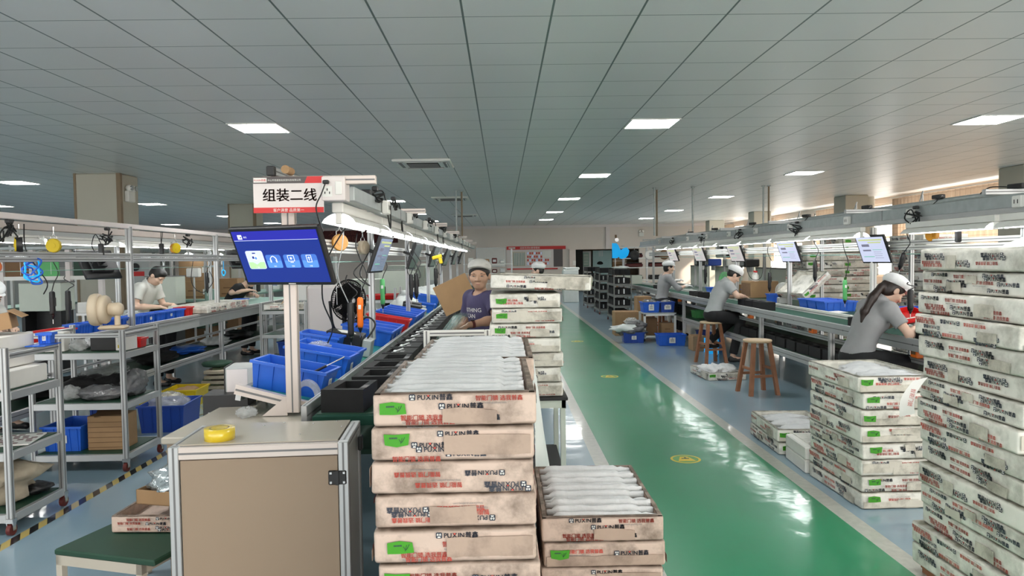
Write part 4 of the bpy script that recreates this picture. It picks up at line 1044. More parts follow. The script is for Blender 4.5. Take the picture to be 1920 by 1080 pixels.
# open carton on the floor by the stools
carton('open printed carton with crumpled film on the floor beside the empty stool', 2.86, 9.45, 0, R(4), 'white', opened=True)
for i in range(3): crump('crumpled_bag', 'crumpled white film bag in the floor carton by the stool, %s from the left' % ORD[i], 'bag', (2.72+.14*i, 9.42+.05*i, .035), (.24, .5, .12), 'strip', 70+i, grp='film bags in the floor carton')
# carton tipped up on the right line
carton('open carton tipped up on edge among the blue bins on the right line', 4.36, 10.2, 1.14, tone='white', rot=(0, R(-40), R(8)), opened=True)
# carton stacks behind the right line
stack(14, 5.12, 11.6, 'back stack left of the worksheet monitor', 'white', 0., seed=71, scale=1.2, open_top=False, jit=.02)
stack(15, 5.80, 11.9, 'back stack behind the near monitor post', 'white', 0., seed=75, scale=1.2, open_top=False, jit=.02)
stack(15, 5.80, 9.6, 'back stack behind the seated woman', 'white', 0., seed=79, scale=1.18, open_top=False, jit=.02)
stack(13, 6.45, 9.6, 'back stack beside the tall right stack', 'white', 0., seed=83, scale=1.18, open_top=False, jit=.02)
# cartons on the left bench, on the cart and along the left line
carton('open grimy printed carton on the green bench', -1.58, 3.52, .335, R(88), 'pink', opened=True, label=False, scale=.78)
carton('printed carton lying along the left line past the red bin', -4.02, 9.45, .965, R(1), 'white')
carton('printed carton lying along the left line, farther of two', -4.02, 10.22, .965, R(-1), 'white')
# ------------------------------------------------------------------ cabinet at the end of the middle line
t = thing('control_cabinet', 'beige machine cabinet with aluminium edges and black hinges in the foreground', 'cabinet', (-1.38, 2.9, 0), R(4))
W, D, H = .725, .40, .85
for x, y in ((.02, .02), (W-.02, .02), (.02, D-.02), (W-.02, D-.02)): part(t, 'corner_post', lambda q: prof(q, (x, y, .03), (x, y, H-.001), .042))
part(t, 'front_rail', lambda q: (prof(q, (.04, .02, H-.028), (W-.04, .02, H-.028), .042, .052, 'alu_warm')))
part(t, 'side_rail', lambda q: (prof(q, (.02, .04, H-.02), (.02, D-.04, H-.02), .04, .04)))
part(t, 'side_rail', lambda q: (prof(q, (W-.02, .04, H-.02), (W-.02, D-.04, H-.02), .04, .04)))
part(t, 'top_panel', lambda q: q.bx(.03, W-.045, .03, D, H-.012, H+.003, 'beige_top'))
for x, y in ((.08, .36), (.38, .38), (.62, .38), (.30, .33), (.52, .34), (.22, .12), (.50, .14), (.66, .26)): part(t, 'screw', lambda q: q.lathe([(.005, 0), (.004, .003), (0, .004)], 'chrome', (x, y, H+.003), 8))
part(t, 'door', lambda q: q.bx(.045, W-.045, .006, .02, .05, H-.058, 'beige'))
part(t, 'side_panel', lambda q: q.bx(W-.014, W-.008, .04, D-.04, .05, H-.045, 'grey_steel'))
part(t, 'side_panel', lambda q: q.bx(.008, .014, .04, D-.04, .05, H-.045, 'beige'))
part(t, 'back_panel', lambda q: q.bx(.04, W-.04, D-.014, D-.008, .05, H-.045, 'beige'))
def hinge(q, T): 
    q.box((0, 0, 0), (.075, .008, .06), 'black_plastic', T=T, bev=.004); q.box((0, -.004, 0), (.012, .012, .06), 'black_plastic', T=T)
    for a in (-.027, .027):
        for b_ in (-.02, .02): q.box((a, -.0045, b_), (.011, .003, .011), 'chrome', T=T, bev=.002)
part(t, 'hinge', lambda q: hinge(q, Matrix.Translation((W-.045, .0, H-.15))))
part(t, 'hinge', lambda q: hinge(q, Matrix.Translation((W-.045, .0, .15))))
part(t, 'latch', lambda q: q.bx(W, W+.02, .30, .345, H-.12, H-.055, 'black_plastic', bev=.004))
for x in (.05, W-.05):
    for y in (.05, D-.05): part(t, 'foot', lambda q: q.cyl((x, y, 0), (x, y, .032), .025, 'rubber', 12))
t = thing('tape_roll', 'yellow-amber roll of clear packing tape on top of the beige cabinet', 'tape roll', (-1.215, 3.02, .853))
part(t, 'tape', lambda q: q.lathe([(.041, 0), (.062, 0), (.0625, .024), (.062, .049), (.041, .049)], 'tape_clear', n=40))
part(t, 'core', lambda q: q.lathe([(.036, .001), (.040, .0), (.040, .049), (.036, .049), (.036, .001)], 'tape_core', n=32))
# low extension table behind the cabinet
t = thing('side_table', 'low beige table with a white edge just behind the cabinet', 'table', (-1.42, 3.96, 0))
part(t, 'tabletop', lambda q: (q.bx(-.27, .40, -.48, .42, .715, .75, 'beige_top', bev=.006)))
for x in (-.24, .36):
    for y in (-.42, .38): part(t, 'leg', lambda q: q.bx(x-.02, x+.02, y-.02, y+.02, 0, .715, 'beige', bev=.003))
q = MB(); q.prism([(0, 0), (.04, 0), (.075, .72), (.012, .72)], .02, 'white_sign', face_T((-.56, 3.36, .0), (1, 0, 0), (0, 0, 1)))
tag(q.build('side_plate'), 'narrow white plate standing between the cabinet and the foreground stack', 'plate')

# ------------------------------------------------------------------ plastic bins
def bin_mesh(L, W, H, m, ribs=5, taper=.9):
    q = MB(); t_ = .006; a, b = L/2, W/2; a0, b0 = a*taper, b*taper
    def ring(x, y, z): return [(-x, -y, z), (x, -y, z), (x, y, z), (-x, y, z)]
    v = ring(a0, b0, 0)+ring(a, b, H)+ring(a-t_, b-t_, H)+ring(a0-t_, b0-t_, t_)
    q.add(v, [(3, 2, 1, 0)]+[(i, (i+1) % 4, 4+(i+1) % 4, 4+i) for i in range(4)]+[(4+i, 4+(i+1) % 4, 8+(i+1) % 4, 8+i) for i in range(4)]+[(8+i, 8+(i+1) % 4, 12+(i+1) % 4, 12+i) for i in range(4)]+[(12, 13, 14, 15)], m)
    e = .011
    for s in (-1, 1):
        q.box((0, s*(b+e/2-.001), H-.008), (L+2*e, e, .016), m); q.box((s*(a+e/2-.001), 0, H-.008), (e, W, .016), m)
        for k in range(ribs):
            x = -a*.8+1.6*a*k/max(1, ribs-1)
            v = [(x-.003, s*(b0), .004), (x+.003, s*(b0), .004), (x+.003, s*(b0+.006), .004), (x-.003, s*(b0+.006), .004), (x-.003, s*b, H-.016), (x+.003, s*b, H-.016), (x+.003, s*(b+.006), H-.016), (x-.003, s*(b+.006), H-.016)]
            q.add(v, [(0, 3, 2, 1), (4, 5, 6, 7), (0, 1, 5, 4), (1, 2, 6, 5), (2, 3, 7, 6), (3, 0, 4, 7)], m)
    me = q.build('b').data; bpy.data.objects.remove(bpy.data.objects['b']); return me
BIN = {}
def bin_(lab, loc, rz=0., size=(.42, .21, .15), m='blue_bin', grp=None, rot=None, sticker=None, name='storage_bin'):
    k = (size, m)
    if k not in BIN: BIN[k] = bin_mesh(*size, m)
    o = obj_of(name, BIN[k], None, loc, rot or (0, 0, rz)); tag(o, lab, 'bin', grp)
    if sticker:
        q = MB(); w, h = sticker[1:]; s = sticker[0]; a = size[1]/2
        T = {'f': FR(0, -a*.955-.006, size[2]*.5), 'l': LF(-size[0]/2*.955-.006, 0, size[2]*.5), 'r': RT(size[0]/2*.955+.006, 0, size[2]*.5)}[s]
        q.prism([(-w/2, -h/2), (w/2, -h/2), (w/2, h/2), (-w*.4, h/2), (-w/2, h*.3)], .001, 'paper', T)
        for i in range(3): q.box((0, h*(.2-.2*i), .0015), (w*.6, h*.07, .0005), 'print_dark', T=T)
        q.build('paper_label', o)
    return o
G = 'blue bins on the tilted shelf of the middle line'
tl = R(10)
def shelf_pt(dx, y, up=.0): # a point on line A's tilted shelf, dx metres from its right edge
    return (-1.0-dx*math.cos(tl)+up*math.sin(tl), y, .80+dx*math.sin(tl)+up*math.cos(tl))
def sb(lab, y, dx=.27, size=(.42, .22, .15), m='blue_bin', rz=0., g=G, st=None):
    return bin_(lab, shelf_pt(dx, y), rot=(0, tl, rz), size=size, m=m, grp=g, sticker=st)
sb('blue bin nearest the camera on the middle line, holding a tape roll', 4.22, .26, (.44, .24, .16), rz=R(-6), st=('r', .05, .05))
sb('empty blue bin behind the nearest one on the middle line, front of a pair', 4.86, .27, (.44, .22, .16), rz=R(-4), st=('r', .05, .05))
sb('blue bin with crumpled film, rear of the pair on the middle line', 5.12, .27, (.44, .22, .16), rz=R(-2))
for i, y in enumerate((6.6, 6.86, 7.12)): sb('blue bin of small black parts before the red bin, %s of three' % ORD[i], y, .27, (.46, .24, .15), st=('r', .04, .04))
sb('red bin on the tilted shelf of the middle line', 7.75, .27, (.46, .22, .16), 'red_bin', rz=R(2))
for i, y in enumerate((8.35, 8.62, 8.9, 9.2)): sb('blue bin beyond the red bin on the middle line, %s of four' % ORD[i], y, .27, (.46, .24, .15))
sb('blue bin beside the black battery boxes on the middle line', 5.62, .46, (.3, .24, .16))
sb('blue bin far along the middle line before the white bags', 11.6, .3, (.46, .3, .2))
sb('small blue bin far along the middle line beside the rail', 10.7, .2, (.3, .2, .14))
t = thing('tape_roll', 'yellow-rimmed roll of tape standing in the nearest blue bin', 'tape roll', shelf_pt(.3, 4.26, .03), rot=(R(35), 0, R(20)))
part(t, 'tape', lambda q: q.lathe([(.055, 0), (.085, 0), (.085, .03), (.055, .03), (.055, 0)], 'pcb', n=32))
part(t, 'rim', lambda q: q.lathe([(.078, .03), (.088, .028), (.088, .034), (.078, .034), (.078, .03)], 'yellow', n=32))
q = MB(); q.cyl((0, 0, 0), (.13, .02, .04), .008, 'black_plastic', 8); q.cyl((.13, .02, .04), (.24, .035, .075), .004, 'chrome', 8); q.cyl((-.03, 0, -.008), (0, 0, 0), .016, 'black_plastic', 10)
tag(q.build('screwdriver', loc=shelf_pt(.2, 4.22, .09), rot=(0, R(-8), 0)), 'black hand screwdriver lying across the nearest blue bin', 'screwdriver')
crump('crumpled_bag', 'clear crumpled film bag in the rear blue bin of the pair', 'bag', shelf_pt(.36, 5.12, .09), (.18, .15, .08), 'clear_bag', 3)
crump('crumpled_bag', 'clear crumpled bag of parts lying below the slanted shelf end', 'bag', (-1.42, 3.90, .752), (.11, .10, .06), 'clear_bag', 4)
t = thing('carton_box', 'small silver and black box with a white label lying behind the nearest blue bin', 'box', (-1.58, 4.42, .80), R(8))
part(t, 'body', lambda q: q.bx(-.12, .2, -.12, .12, 0, .17, 'grey_steel', bev=.005)); part(t, 'end_panel', lambda q: q.bx(-.125, -.12, -.122, .122, -.005, .175, 'black_plastic')); part(t, 'label', lambda q: q.prism([(0, 0), (.12, 0), (.12, .14), (0, .14)], .001, 'white_sign', FR(-.11, -.121, .02)))
t = thing('carton_box', 'black box with pale lettering under the silver box at the shelf end', 'box', (-1.66, 4.30, .66), R(6))
part(t, 'body', lambda q: q.bx(-.13, .13, -.1, .1, 0, .165, 'black_plastic', bev=.004)); part(t, 'marking', lambda q: q.prism([(0, 0), (.06, 0), (.06, .012), (0, .012)], .001, 'alu', FR(-.1, -.101, .05)))
q = MB()
for k in range(18):
    a0 = PI*k/18; a1 = PI*(k+1)/18
    for ro, ri in ((.075, .05),): q.add([(math.cos(a)*r, y, math.sin(a)*r*1.25) for y in (0, .05) for a, r in ((a0, ro), (a1, ro), (a1, ri), (a0, ri))], [(3, 2, 1, 0), (4, 5, 6, 7), (0, 1, 5, 4), (2, 3, 7, 6)], 'clear_bag')
q.bx(-.085, -.05, 0, .05, -.05, 0, 'clear_bag'); q.bx(.05, .085, 0, .05, -.05, 0, 'clear_bag')
tag(q.build('arched_guard', loc=(-1.12, 4.0, .84)), 'clear arched plastic guard straddling the sign post base', 'guard')

# ------------------------------------------------------------------ black foam trays riding on the belts
def tray_mesh(kind):
    q = MB(); w, l, h = .215, .29, .115; z0 = .05
    x, y = w/2, l/2
    if kind == 0: hole = (-.055, .075, -.105, .11)
    else: hole = (-.085, .0, -.11, .11)
    a, b, c, d = hole
    v = [(-x, -y, 0), (x, -y, 0), (x, y, 0), (-x, y, 0), (-x, -y, h), (x, -y, h), (x, y, h), (-x, y, h), (a, c, h), (b, c, h), (b, d, h), (a, d, h), (a, c, z0), (b, c, z0), (b, d, z0), (a, d, z0)]
    q.add(v, [(3, 2, 1, 0)]+[(i, (i+1) % 4, 4+(i+1) % 4, 4+i) for i in range(4)]+[(4+i, 4+(i+1) % 4, 8+(i+1) % 4, 8+i) for i in range(4)]+[(8+i, 8+(i+1) % 4, 12+(i+1) % 4, 12+i) for i in range(4)]+[(12, 13, 14, 15)], 'black_foam')
    q.box((b+.02, c+.05, h+.0005), (.03, .08, .001), 'black_plastic')
    if kind == 0: q.box((.0, .02, z0+.015), (.13, .05, .03), 'black_foam'); q.box((.03, -.06, z0+.01), (.05, .05, .02), 'black_foam')
    else: q.box((-.045, .0, z0+.01), (.08, .06, .02), 'black_foam')
    me = q.build('b').data; bpy.data.objects.remove(bpy.data.objects['b']); return me
TRAY = [tray_mesh(0), tray_mesh(1)]
def plate_mesh():
    q = MB(); q.box((0, 0, .012), (.075, .2, .022), 'grey_steel', bev=.006); q.box((.0, .05, .03), (.028, .05, .02), 'alu', bev=.005); q.cyl((0, .05, .03), (.06, .05, .05), .008, 'alu', 8); q.box((0, -.05, .025), (.045, .06, .006), 'black_plastic')
    me = q.build('b').data; bpy.data.objects.remove(bpy.data.objects['b']); return me
PLATE = plate_mesh()
for i in range(21):
    y = 3.68 if i == 0 else 4.07+(i-1)*.335
    x = -.735 if i else -.80
    o = obj_of('foam_tray', TRAY[0 if i < 4 else 1], None, (x, y, .848), (0, 0, R(random.uniform(-2, 2)) if i else R(-4)))
    tag(o, 'black foam tray on the belt of the middle line, %s from the camera' % (ORD[i] if i < 20 else 'last'), 'tray', 'black foam trays on the middle belt')
    if i >= 4:
        p = obj_of('lock_plate', PLATE, None, (x-.048, y, .848+.07), (0, 0, 0))
        tag(p, 'grey lock plate lying in the %s black tray of the middle line' % (ORD[i] if i < 20 else 'last'), 'metal part', 'lock plates in the black trays')
q = MB(); q.bx(-.06, .06, -.2, .2, 0, .018, 'blue_bin', bev=.004); tag(q.build('blue_strip', loc=(-.56, 3.62, .86), rot=(0, R(-14), 0)), 'small blue plastic strip on the belt beside the first tray', 'strip')
# things on the tilted shelf
t = thing('battery_box', 'black box with clear cover and cables beside the hanging orange driver', 'box', shelf_pt(.30, 5.86), rot=(0, tl, R(3)))
part(t, 'body', lambda q: q.bx(-.17, .12, -.12, .12, 0, .17, 'black_plastic', bev=.005)); part(t, 'cover', lambda q: q.bx(.125, .2, -.1, .1, 0, .14, 'grey_steel', bev=.006)); part(t, 'paper', lambda q: q.box((-.02, -.03, .174), (.12, .16, .003), 'paper', rz=.4))
part(t, 'cable_loop', lambda q: q.tube([(.15, 0, .14), (.19, .05, .26), (.1, .15, .3), (.02, .16, .2)], .008, 'cable'))
for i, (y, dx) in enumerate(((9.7, .24), (10.15, .3), (12.4, .22))):
    t = thing('battery_box', 'small grey-fronted black box far along the middle line, %s from the camera' % ORD[i], 'box', shelf_pt(dx, y), rot=(0, tl, 0), group='black boxes on the middle shelf')
    part(t, 'body', lambda q: q.bx(-.14, .1, -.12, .12, 0, .16, 'black_plastic', bev=.005)); part(t, 'front', lambda q: q.bx(.1, .17, -.1, .1, 0, .13, 'grey_steel', bev=.006))
for i, (y, dx, s) in enumerate(((10.6, .45, .4), (12.0, .5, .5), (12.9, .45, .5), (14., .4, .5))):
    crump('white_bag', 'white film bag heaped on the far part of the middle shelf, %s from the camera' % ORD[i], 'bag', shelf_pt(dx, y), (s, s*1.1, s*.5), 'sheet', 80+i, grp='white bags on the middle shelf')
for i, y in enumerate((13.3, 15., 16.8)): sb('tiny blue bin in the far distance on the middle line, %s' % ORD[i], y, .25, (.4, .3, .18))

# ------------------------------------------------------------------ hanging electric screwdrivers
def driver(lab, loc, m, zt, L=.26, tilt=0., grp='hanging electric screwdrivers'):
    t = thing('electric_screwdriver', lab, 'screwdriver', loc, group=grp, rot=(R(tilt), R(tilt*.6), 0))
    part(t, 'handle', lambda q: q.lathe([(.012, L), (.024, L-.012), (.026, L*.62), (.023, L*.38), (.025, L*.2), (.020, L*.12)], m, n=14))
    part(t, 'nose', lambda q: q.lathe([(.020, L*.12), (.022, L*.10), (.017, .02), (.009, 0), (.006, -.01)], 'black_plastic', n=12))
    part(t, 'bit', lambda q: q.cyl((0, 0, -.05), (0, 0, -.005), .0035, 'chrome', 6))
    if m not in ('black_plastic',): part(t, 'label', lambda q: q.box((0, -.0255, L*.72), (.022, .003, .034), 'paper', bev=.001))
    part(t, 'lever', lambda q: q.box((.026, 0, L*.6), (.012, .014, .08), 'black_plastic', bev=.003))
    h = zt-loc[2]
    part(t, 'cord', lambda q: q.tube([(0, 0, L), (.02, 0, L+(h-L)*.15), (.05, .02, L+(h-L)*.35), (.0, .02, L+(h-L)*.6), (-.03, 0, L+(h-L)*.8), (-.02, 0, h)], .0045, 'cable'))
    return t
def atA(px, Yv): return 0
driver('orange electric screwdriver hanging over the middle line', (-1.13, 5.62, 1.05), 'orange', 1.82, .27, 2)
driver('black electric screwdriver hanging left of the orange one', (-1.17, 5.46, .99), 'black_plastic', 1.5, .30)
driver('green and black electric screwdriver hanging over the middle line', (-1.24, 7.35, 1.12), 'green_tool', 1.8, .30)
driver('black electric screwdriver, left one of a close pair over the middle line', (-.98, 7.62, 1.19), 'black_plastic', 1.8, .27)
driver('black electric screwdriver, right one of a close pair over the middle line', (-.93, 7.66, 1.20), 'black_plastic', 1.8, .27)
driver('black electric screwdriver hanging farther along, below the yellow tool', (-.93, 9.9, 1.24), 'black_plastic', 1.78, .26)
driver('black electric screwdriver hanging beside the seated girl, right line', (3.75, 13.1, 1.10), 'black_plastic', 1.9, .28)
driver('black electric screwdriver with looped cord in front of the seated man, right line', (4.0, 10.6, 1.07), 'black_plastic', 1.75, .29)
driver('black electric screwdriver hanging between two worksheet monitors, right line', (4.0, 9.05, 1.27), 'black_plastic', 1.9, .27)
driver('green and black electric screwdriver hanging over the green shelf, right line', (4.12, 8.5, 1.02), 'green_tool', 1.9, .28)
driver('black electric screwdriver hanging at the right of the woman with the ponytail', (3.47, 6.0, 1.10), 'black_plastic', 1.36, .20)
driver('black electric screwdriver hanging in the air before the tall right stack', (4.05, 7.2, 1.45), 'black_plastic', 1.92, .17, 12)
driver('black electric screwdriver hanging farthest left over the left line', (-4.12, 6.55, 1.12), 'black_plastic', 1.85, .25, -5)
driver('dark electric screwdriver hanging by the column over the left line', (-4.25, 7.0, 1.0), 'black_plastic', 1.5, .36)
driver('dark electric screwdriver hanging in front of the polo shirt worker', (-4.3, 10.4, 1.18), 'black_plastic', 1.85, .3)
# yellow hand tool
t = thing('pistol_driver', 'bright yellow pistol-shaped tool hanging over the middle line', 'tool', (-.90, 9.9, 1.62), rot=(0, R(-15), 0))
part(t, 'body', lambda q: (q.box((0, 0, .03), (.14, .045, .05), 'yellow', bev=.01), q.box((.035, 0, -.03), (.05, .04, .09), 'yellow', bev=.01))); part(t, 'cord', lambda q: q.tube([(.03, 0, -.07), (.02, 0, -.15), (-.04, .02, -.2), (-.06, .02, .2)], .004, 'cable'))
# balancers hanging from the left beam and elsewhere
def balancer(lab, loc, rz, m='yellow', side='black_plastic', drop=.25):
    t = thing('spring_balancer', lab, 'balancer', loc, rz, 'spring balancers'); t.scale = (.74, .74, .8)
    part(t, 'drum', lambda q: q.cyl((0, -.03, 0), (0, .03, 0), .075, side, 22))
    part(t, 'face', lambda q: (q.cyl((0, -.045, 0), (0, -.03, 0), .07, m, 22, r2=.077), q.cyl((0, -.052, 0), (0, -.045, 0), .03, m, 14)))
    part(t, 'hook', lambda q: (q.tube([(-.03, 0, .07), (-.03, 0, .1), (-.01, 0, .11), (0, 0, .16)], .004, 'chrome'), q.tube([(.03, 0, .07), (.03, 0, .1), (.01, 0, .11), (0, 0, .16)], .004, 'chrome'), q.cyl((0, 0, .16), (0, 0, .205), .012, 'chrome', 8)))
    part(t, 'cable', lambda q: q.cyl((-.04, 0, -.06-drop), (-.04, 0, -.05), .002, 'cable_white', 5))
balancer('yellow and black spring balancer hanging from the left beam, leftmost, seen from the side', (-3.88, 5.78, 1.775), R(-55))
balancer('round yellow spring balancer facing front on the left beam', (-3.88, 6.22, 1.775), R(15), side='yellow')
balancer('yellow spring balancer with amber rim between the left posts', (-3.9, 8.55, 1.79), R(60), side='amber')
balancer('amber spring balancer under the tube light of the middle line', (-1.17, 5.15, 1.74), R(25), 'amber', 'amber', .5)
balancer('cream spring balancer behind the post of the middle line', (-1.2, 6.15, 1.72), R(60), 'cream', 'cream', .4)
balancer('amber spring balancer over the right line near the corner stacks', (4.2, 6.9, 1.78), R(-60), 'amber', 'amber', .2)
q = MB(); q.lathe([(.045, -.03), (.05, 0), (.045, .03)], 'orange', n=18, T=Matrix.Rotation(PI/2, 4, 'X')); q.cyl((0, 0, .05), (0, 0, .14), .004, 'chrome', 6)
tag(q.build('pulley', loc=(-3.88, 5.48, 1.6)), 'orange round pulley at the left edge of the photo', 'pulley')
def adapter(lab, loc, rz, tail):
    t = thing('power_adapter', lab, 'adapter', loc, rz, 'power adapters along the beams')
    part(t, 'body', lambda q: q.box((0, 0, 0), (.05, .035, .12), 'black_plastic', bev=.008)); part(t, 'cord', lambda q: q.tube(tail, .004, 'cable'))
adapter('black power adapter hanging by its cords near the left post', (-3.9, 6.98, 1.75), 0, [(0, 0, .06), (-.05, 0, .15), (-.1, .02, .05), (-.06, 0, -.05), (-.1, 0, -.15)])
adapter('black power adapter hanging from the left beam right of the post', (-3.92, 8.25, 1.78), 0, [(0, 0, .06), (.02, 0, .2), (.0, 0, .18), (0, 0, -.06), (.02, 0, -.16)])
adapter('black power adapter hanging above the tall right stack', (4.1, 6.35, 1.76), 0, [(0, 0, .06), (.01, 0, .12), (0, 0, .15), (.01, 0, .2)])
def flatadapter(lab, loc, rz, tail):
    t = thing('power_adapter', lab, 'adapter', loc, rz, 'power adapters along the beams')
    part(t, 'body', lambda q: q.box((0, 0, .02), (.06, .14, .04), 'black_plastic', bev=.006)); part(t, 'cord', lambda q: q.tube(tail, .005, 'cable'))
flatadapter('black power adapter lying on the right line frame near the photo edge', (4.12, 5.65, 2.11), .2, [(0, .07, .02), (-.05, .2, .03), (-.1, .25, -.02)])
for i, (y, lab) in enumerate(((7.1, 'nearest'), (8.5, 'second'), (10.2, 'third'), (12.4, 'fourth'), (14.6, 'fifth'), (16.5, 'farthest'))):
    flatadapter('black adapter with looped cords on top of the right conduit, %s' % lab, (4.38, y, 2.15), .1*i, [(0, -.07, .02), (-.1, -.2, .0), (-.25, -.25, -.1), (-.42, -.2, -.14), (-.45, -.1, -.2), (-.42, -.3, -.22), (-.44, -.25, -.1)])
    q = MB(); q.cyl((0, 0, 0), (.05, .03, .11), .009, 'alu', 8); q.cyl((.03, 0, 0), (.03, 0, .07), .007, 'alu', 8)
    tag(q.build('clip', loc=(4.40, y+.35, 2.148)), 'small metal cable clip standing on the right conduit, %s' % lab, 'clip', 'clips on the right conduit')
for i, y in enumerate((4.5, 5.5, 6.75, 8.1, 9.6, 11.4, 13.2)):
    flatadapter('black adapter and cable bundle on top of the middle trunking, %s from the camera' % ORD[i], (-.84, y, 2.006), .15*(i % 3), [(0, .07, .02), (.05, .25, .06), (.07, .3, -.05), (.08, .33, -.15), (.075, .42, -.17), (.07, .46, -.02)])
def hang_cable(lab, pts, r=.005, m='cable'):
    q = MB(); o = Vector(pts[0]); q.tube([Vector(p)-o for p in pts], r, m); tag(q.build('cable', loc=o), lab, 'cable', 'cables hanging at the lines')
hang_cable('black cable hanging in front of the fan by the sign post', [(-1.0, 4.6, 1.83), (-1.16, 4.7, 1.6), (-1.24, 4.9, 1.35), (-1.2, 5.0, 1.15), (-1.26, 5.1, 1.02)])
hang_cable('black cable looping below the first side-on monitor', [(-1.15, 6.2, 1.7), (-1.2, 6., 1.5), (-1.1, 5.9, 1.4), (-1.22, 5.85, 1.5), (-1.15, 5.9, 1.6)])
hang_cable('white cable draped from the middle tube light', [(-1.08, 4.9, 1.85), (-1.12, 5, 1.7), (-1.2, 5.2, 1.5), (-1.2, 5.5, 1.3), (-1.18, 5.6, 1.2)], .004, 'cable_white')
hang_cable('black cable loop hanging at the second side-on monitor', [(-1.05, 8.0, 1.7), (-.95, 7.9, 1.55), (-.9, 7.8, 1.42), (-1.02, 7.75, 1.45), (-1.05, 7.8, 1.65)])
hang_cable('long black cable looping beside the seated man on the right line', [(3.95, 11.6, 1.75), (3.98, 11.5, 1.35), (4.05, 11.4, 1.22), (4.18, 11.4, 1.3), (4.2, 11.4, 1.75)])
hang_cable('black cable dropping over the left worktable', [(-3.95, 5.95, 1.95), (-3.98, 6.0, 1.75), (-3.9, 6.0, 1.6), (-4.0, 6.3, 1.45), (-4.1, 6.4, 1.35)])
hang_cable('black cable at the left edge below the left beam', [(-3.9, 5.75, 1.97), (-3.92, 5.65, 1.82), (-3.95, 5.5, 1.75)], .008)
hang_cable('dark cable loop over the polo shirt worker', [(-4.3, 10.0, 1.75), (-4.35, 10.0, 1.35), (-4.2, 10., 1.2), (-4.05, 10, 1.35), (-4.1, 10, 1.5)])
# blue tangle tied to the left beam, blue tag on the string
t = thing('air_hose_coil', 'bundle of blue coiled air hose tied to the left beam', 'hose', (-3.9, 5.95, 1.60))
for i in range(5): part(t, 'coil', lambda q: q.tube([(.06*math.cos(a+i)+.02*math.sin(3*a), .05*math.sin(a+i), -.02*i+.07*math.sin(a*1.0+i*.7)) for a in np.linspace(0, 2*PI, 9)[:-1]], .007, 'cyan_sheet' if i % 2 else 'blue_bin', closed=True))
t = thing('hanging_tag', 'small blue clip hanging on a string from the left beam past the post', 'tag', (-3.9, 10.0, 1.68))
part(t, 'string', lambda q: q.tube([(-.03, 0, .03), (0, 0, -.04), (.0, 0, -.17)], .004, 'cyan_sheet')); part(t, 'clip', lambda q: q.tube([(.0, 0, -.17), (.025, 0, -.2), (.0, 0, -.25), (-.025, 0, -.2)], .008, 'cyan_sheet', closed=True))

# ------------------------------------------------------------------ fans
def fan(lab, loc, rz, D, m, grill, stand, name='fan', blades=3):
    t = thing(name, lab, 'fan', loc, rz)
    r = D/2
    def cage(q):
        for s, bulge in ((-1, .5), (1, .35)):
            for k in range(5):
                rr = r*(.25+.19*k); y = s*r*bulge*math.sqrt(max(0, 1-(rr/r)**2*.98))*.8
                q.tube([(rr*math.cos(a), y, rr*math.sin(a)) for a in np.linspace(0, 2*PI, 17)[:-1]], r*.014, grill, n=4, sub=1, closed=True)
            for k in range(60):
                a = 2*PI*k/60
                q.tube([(rr*math.cos(a), s*r*bulge*math.sqrt(max(0, 1-(rr/r)**2*.98))*.8, rr*math.sin(a)) for rr in (r*.12, r*.5, r*.8, r)], r*.012, grill, n=4, sub=2)
        q.tube([(r*math.cos(a), 0, r*math.sin(a)) for a in np.linspace(0, 2*PI, 25)[:-1]], r*.035, grill, n=6, sub=1, closed=True)
    part(t, 'cage', cage)
    def bl(q):
        for k in range(blades):
            a = 2*PI*k/blades
            for j in range(5):
                pass
            vs = []
            for i in range(6):
                f = i/5; rr = r*(.12+.8*f); w = 1.0*(1-.08*f)
                for u in (-1, 1): vs.append((rr*math.cos(a+u*w*.5), u*r*.12, rr*math.sin(a+u*w*.5)))
            q.add(vs, [(2*i, 2*i+1, 2*i+3, 2*i+2) for i in range(5)], m, smooth=True)
    part(t, 'blades', bl)
    part(t, 'hub', lambda q: (q.cyl((0, -r*.35, 0), (0, -r*.25, 0), r*.16, 'alu', 16), q.cyl((0, 0, 0), (0, r*.55, 0), r*.28, m, 16, r2=r*.22)))
    part(t, 'stand', stand)
    return t
fan('black round fan with wire cage standing behind the middle line', (-1.46, 6.75, 1.235), R(48), .39, 'fan_black', 'fan_black', lambda q: (q.lathe([(.2, 0), (.2, .02), (.03, .05)], 'black_plastic', (0, .08, -1.235), 20), q.cyl((0, .08, -1.17), (0, .08, -.05), .02, 'black_plastic', 10), q.tube([(-.2, .02, 0), (-.12, .08, -.25), (0, .08, -.3), (.12, .08, -.25), (.2, .02, 0)], .012, 'black_plastic')), blades=6)
fan('pale green desk fan among the trays behind the seated girl', (4.45, 14.2, 1.12), R(-70), .34, 'mat_pale', 'green_tool', lambda q: (q.cyl((0, .04, -.22), (0, .04, 0), .02, 'mat_pale', 8), q.lathe([(.09, 0), (.09, .02), (.02, .04)], 'mat_pale', (0, .04, -.235), 16)))
fan('small white desk fan behind the seated man on the right line', (4.5, 11.35, 1.04), R(-50), .26, 'white_paint', 'white_paint', lambda q: (q.cyl((0, .04, -.14), (0, .04, 0), .015, 'white_paint', 8), q.lathe([(.07, 0), (.07, .015), (.015, .03)], 'white_paint', (0, .04, -.155), 16)))
t = thing('desk_fan', 'beige plastic box fan head seen from the side above the left cart', 'fan', (-3.25, 5.72, 1.245), R(-78))
part(t, 'grille_housing', lambda q: q.lathe([(.0, -.045), (.09, -.045), (.122, -.035), (.13, -.015), (.13, .012), (.122, .03), (.1, .034)], 'cream', n=28, T=Matrix.Rotation(-PI/2, 4, 'X')))
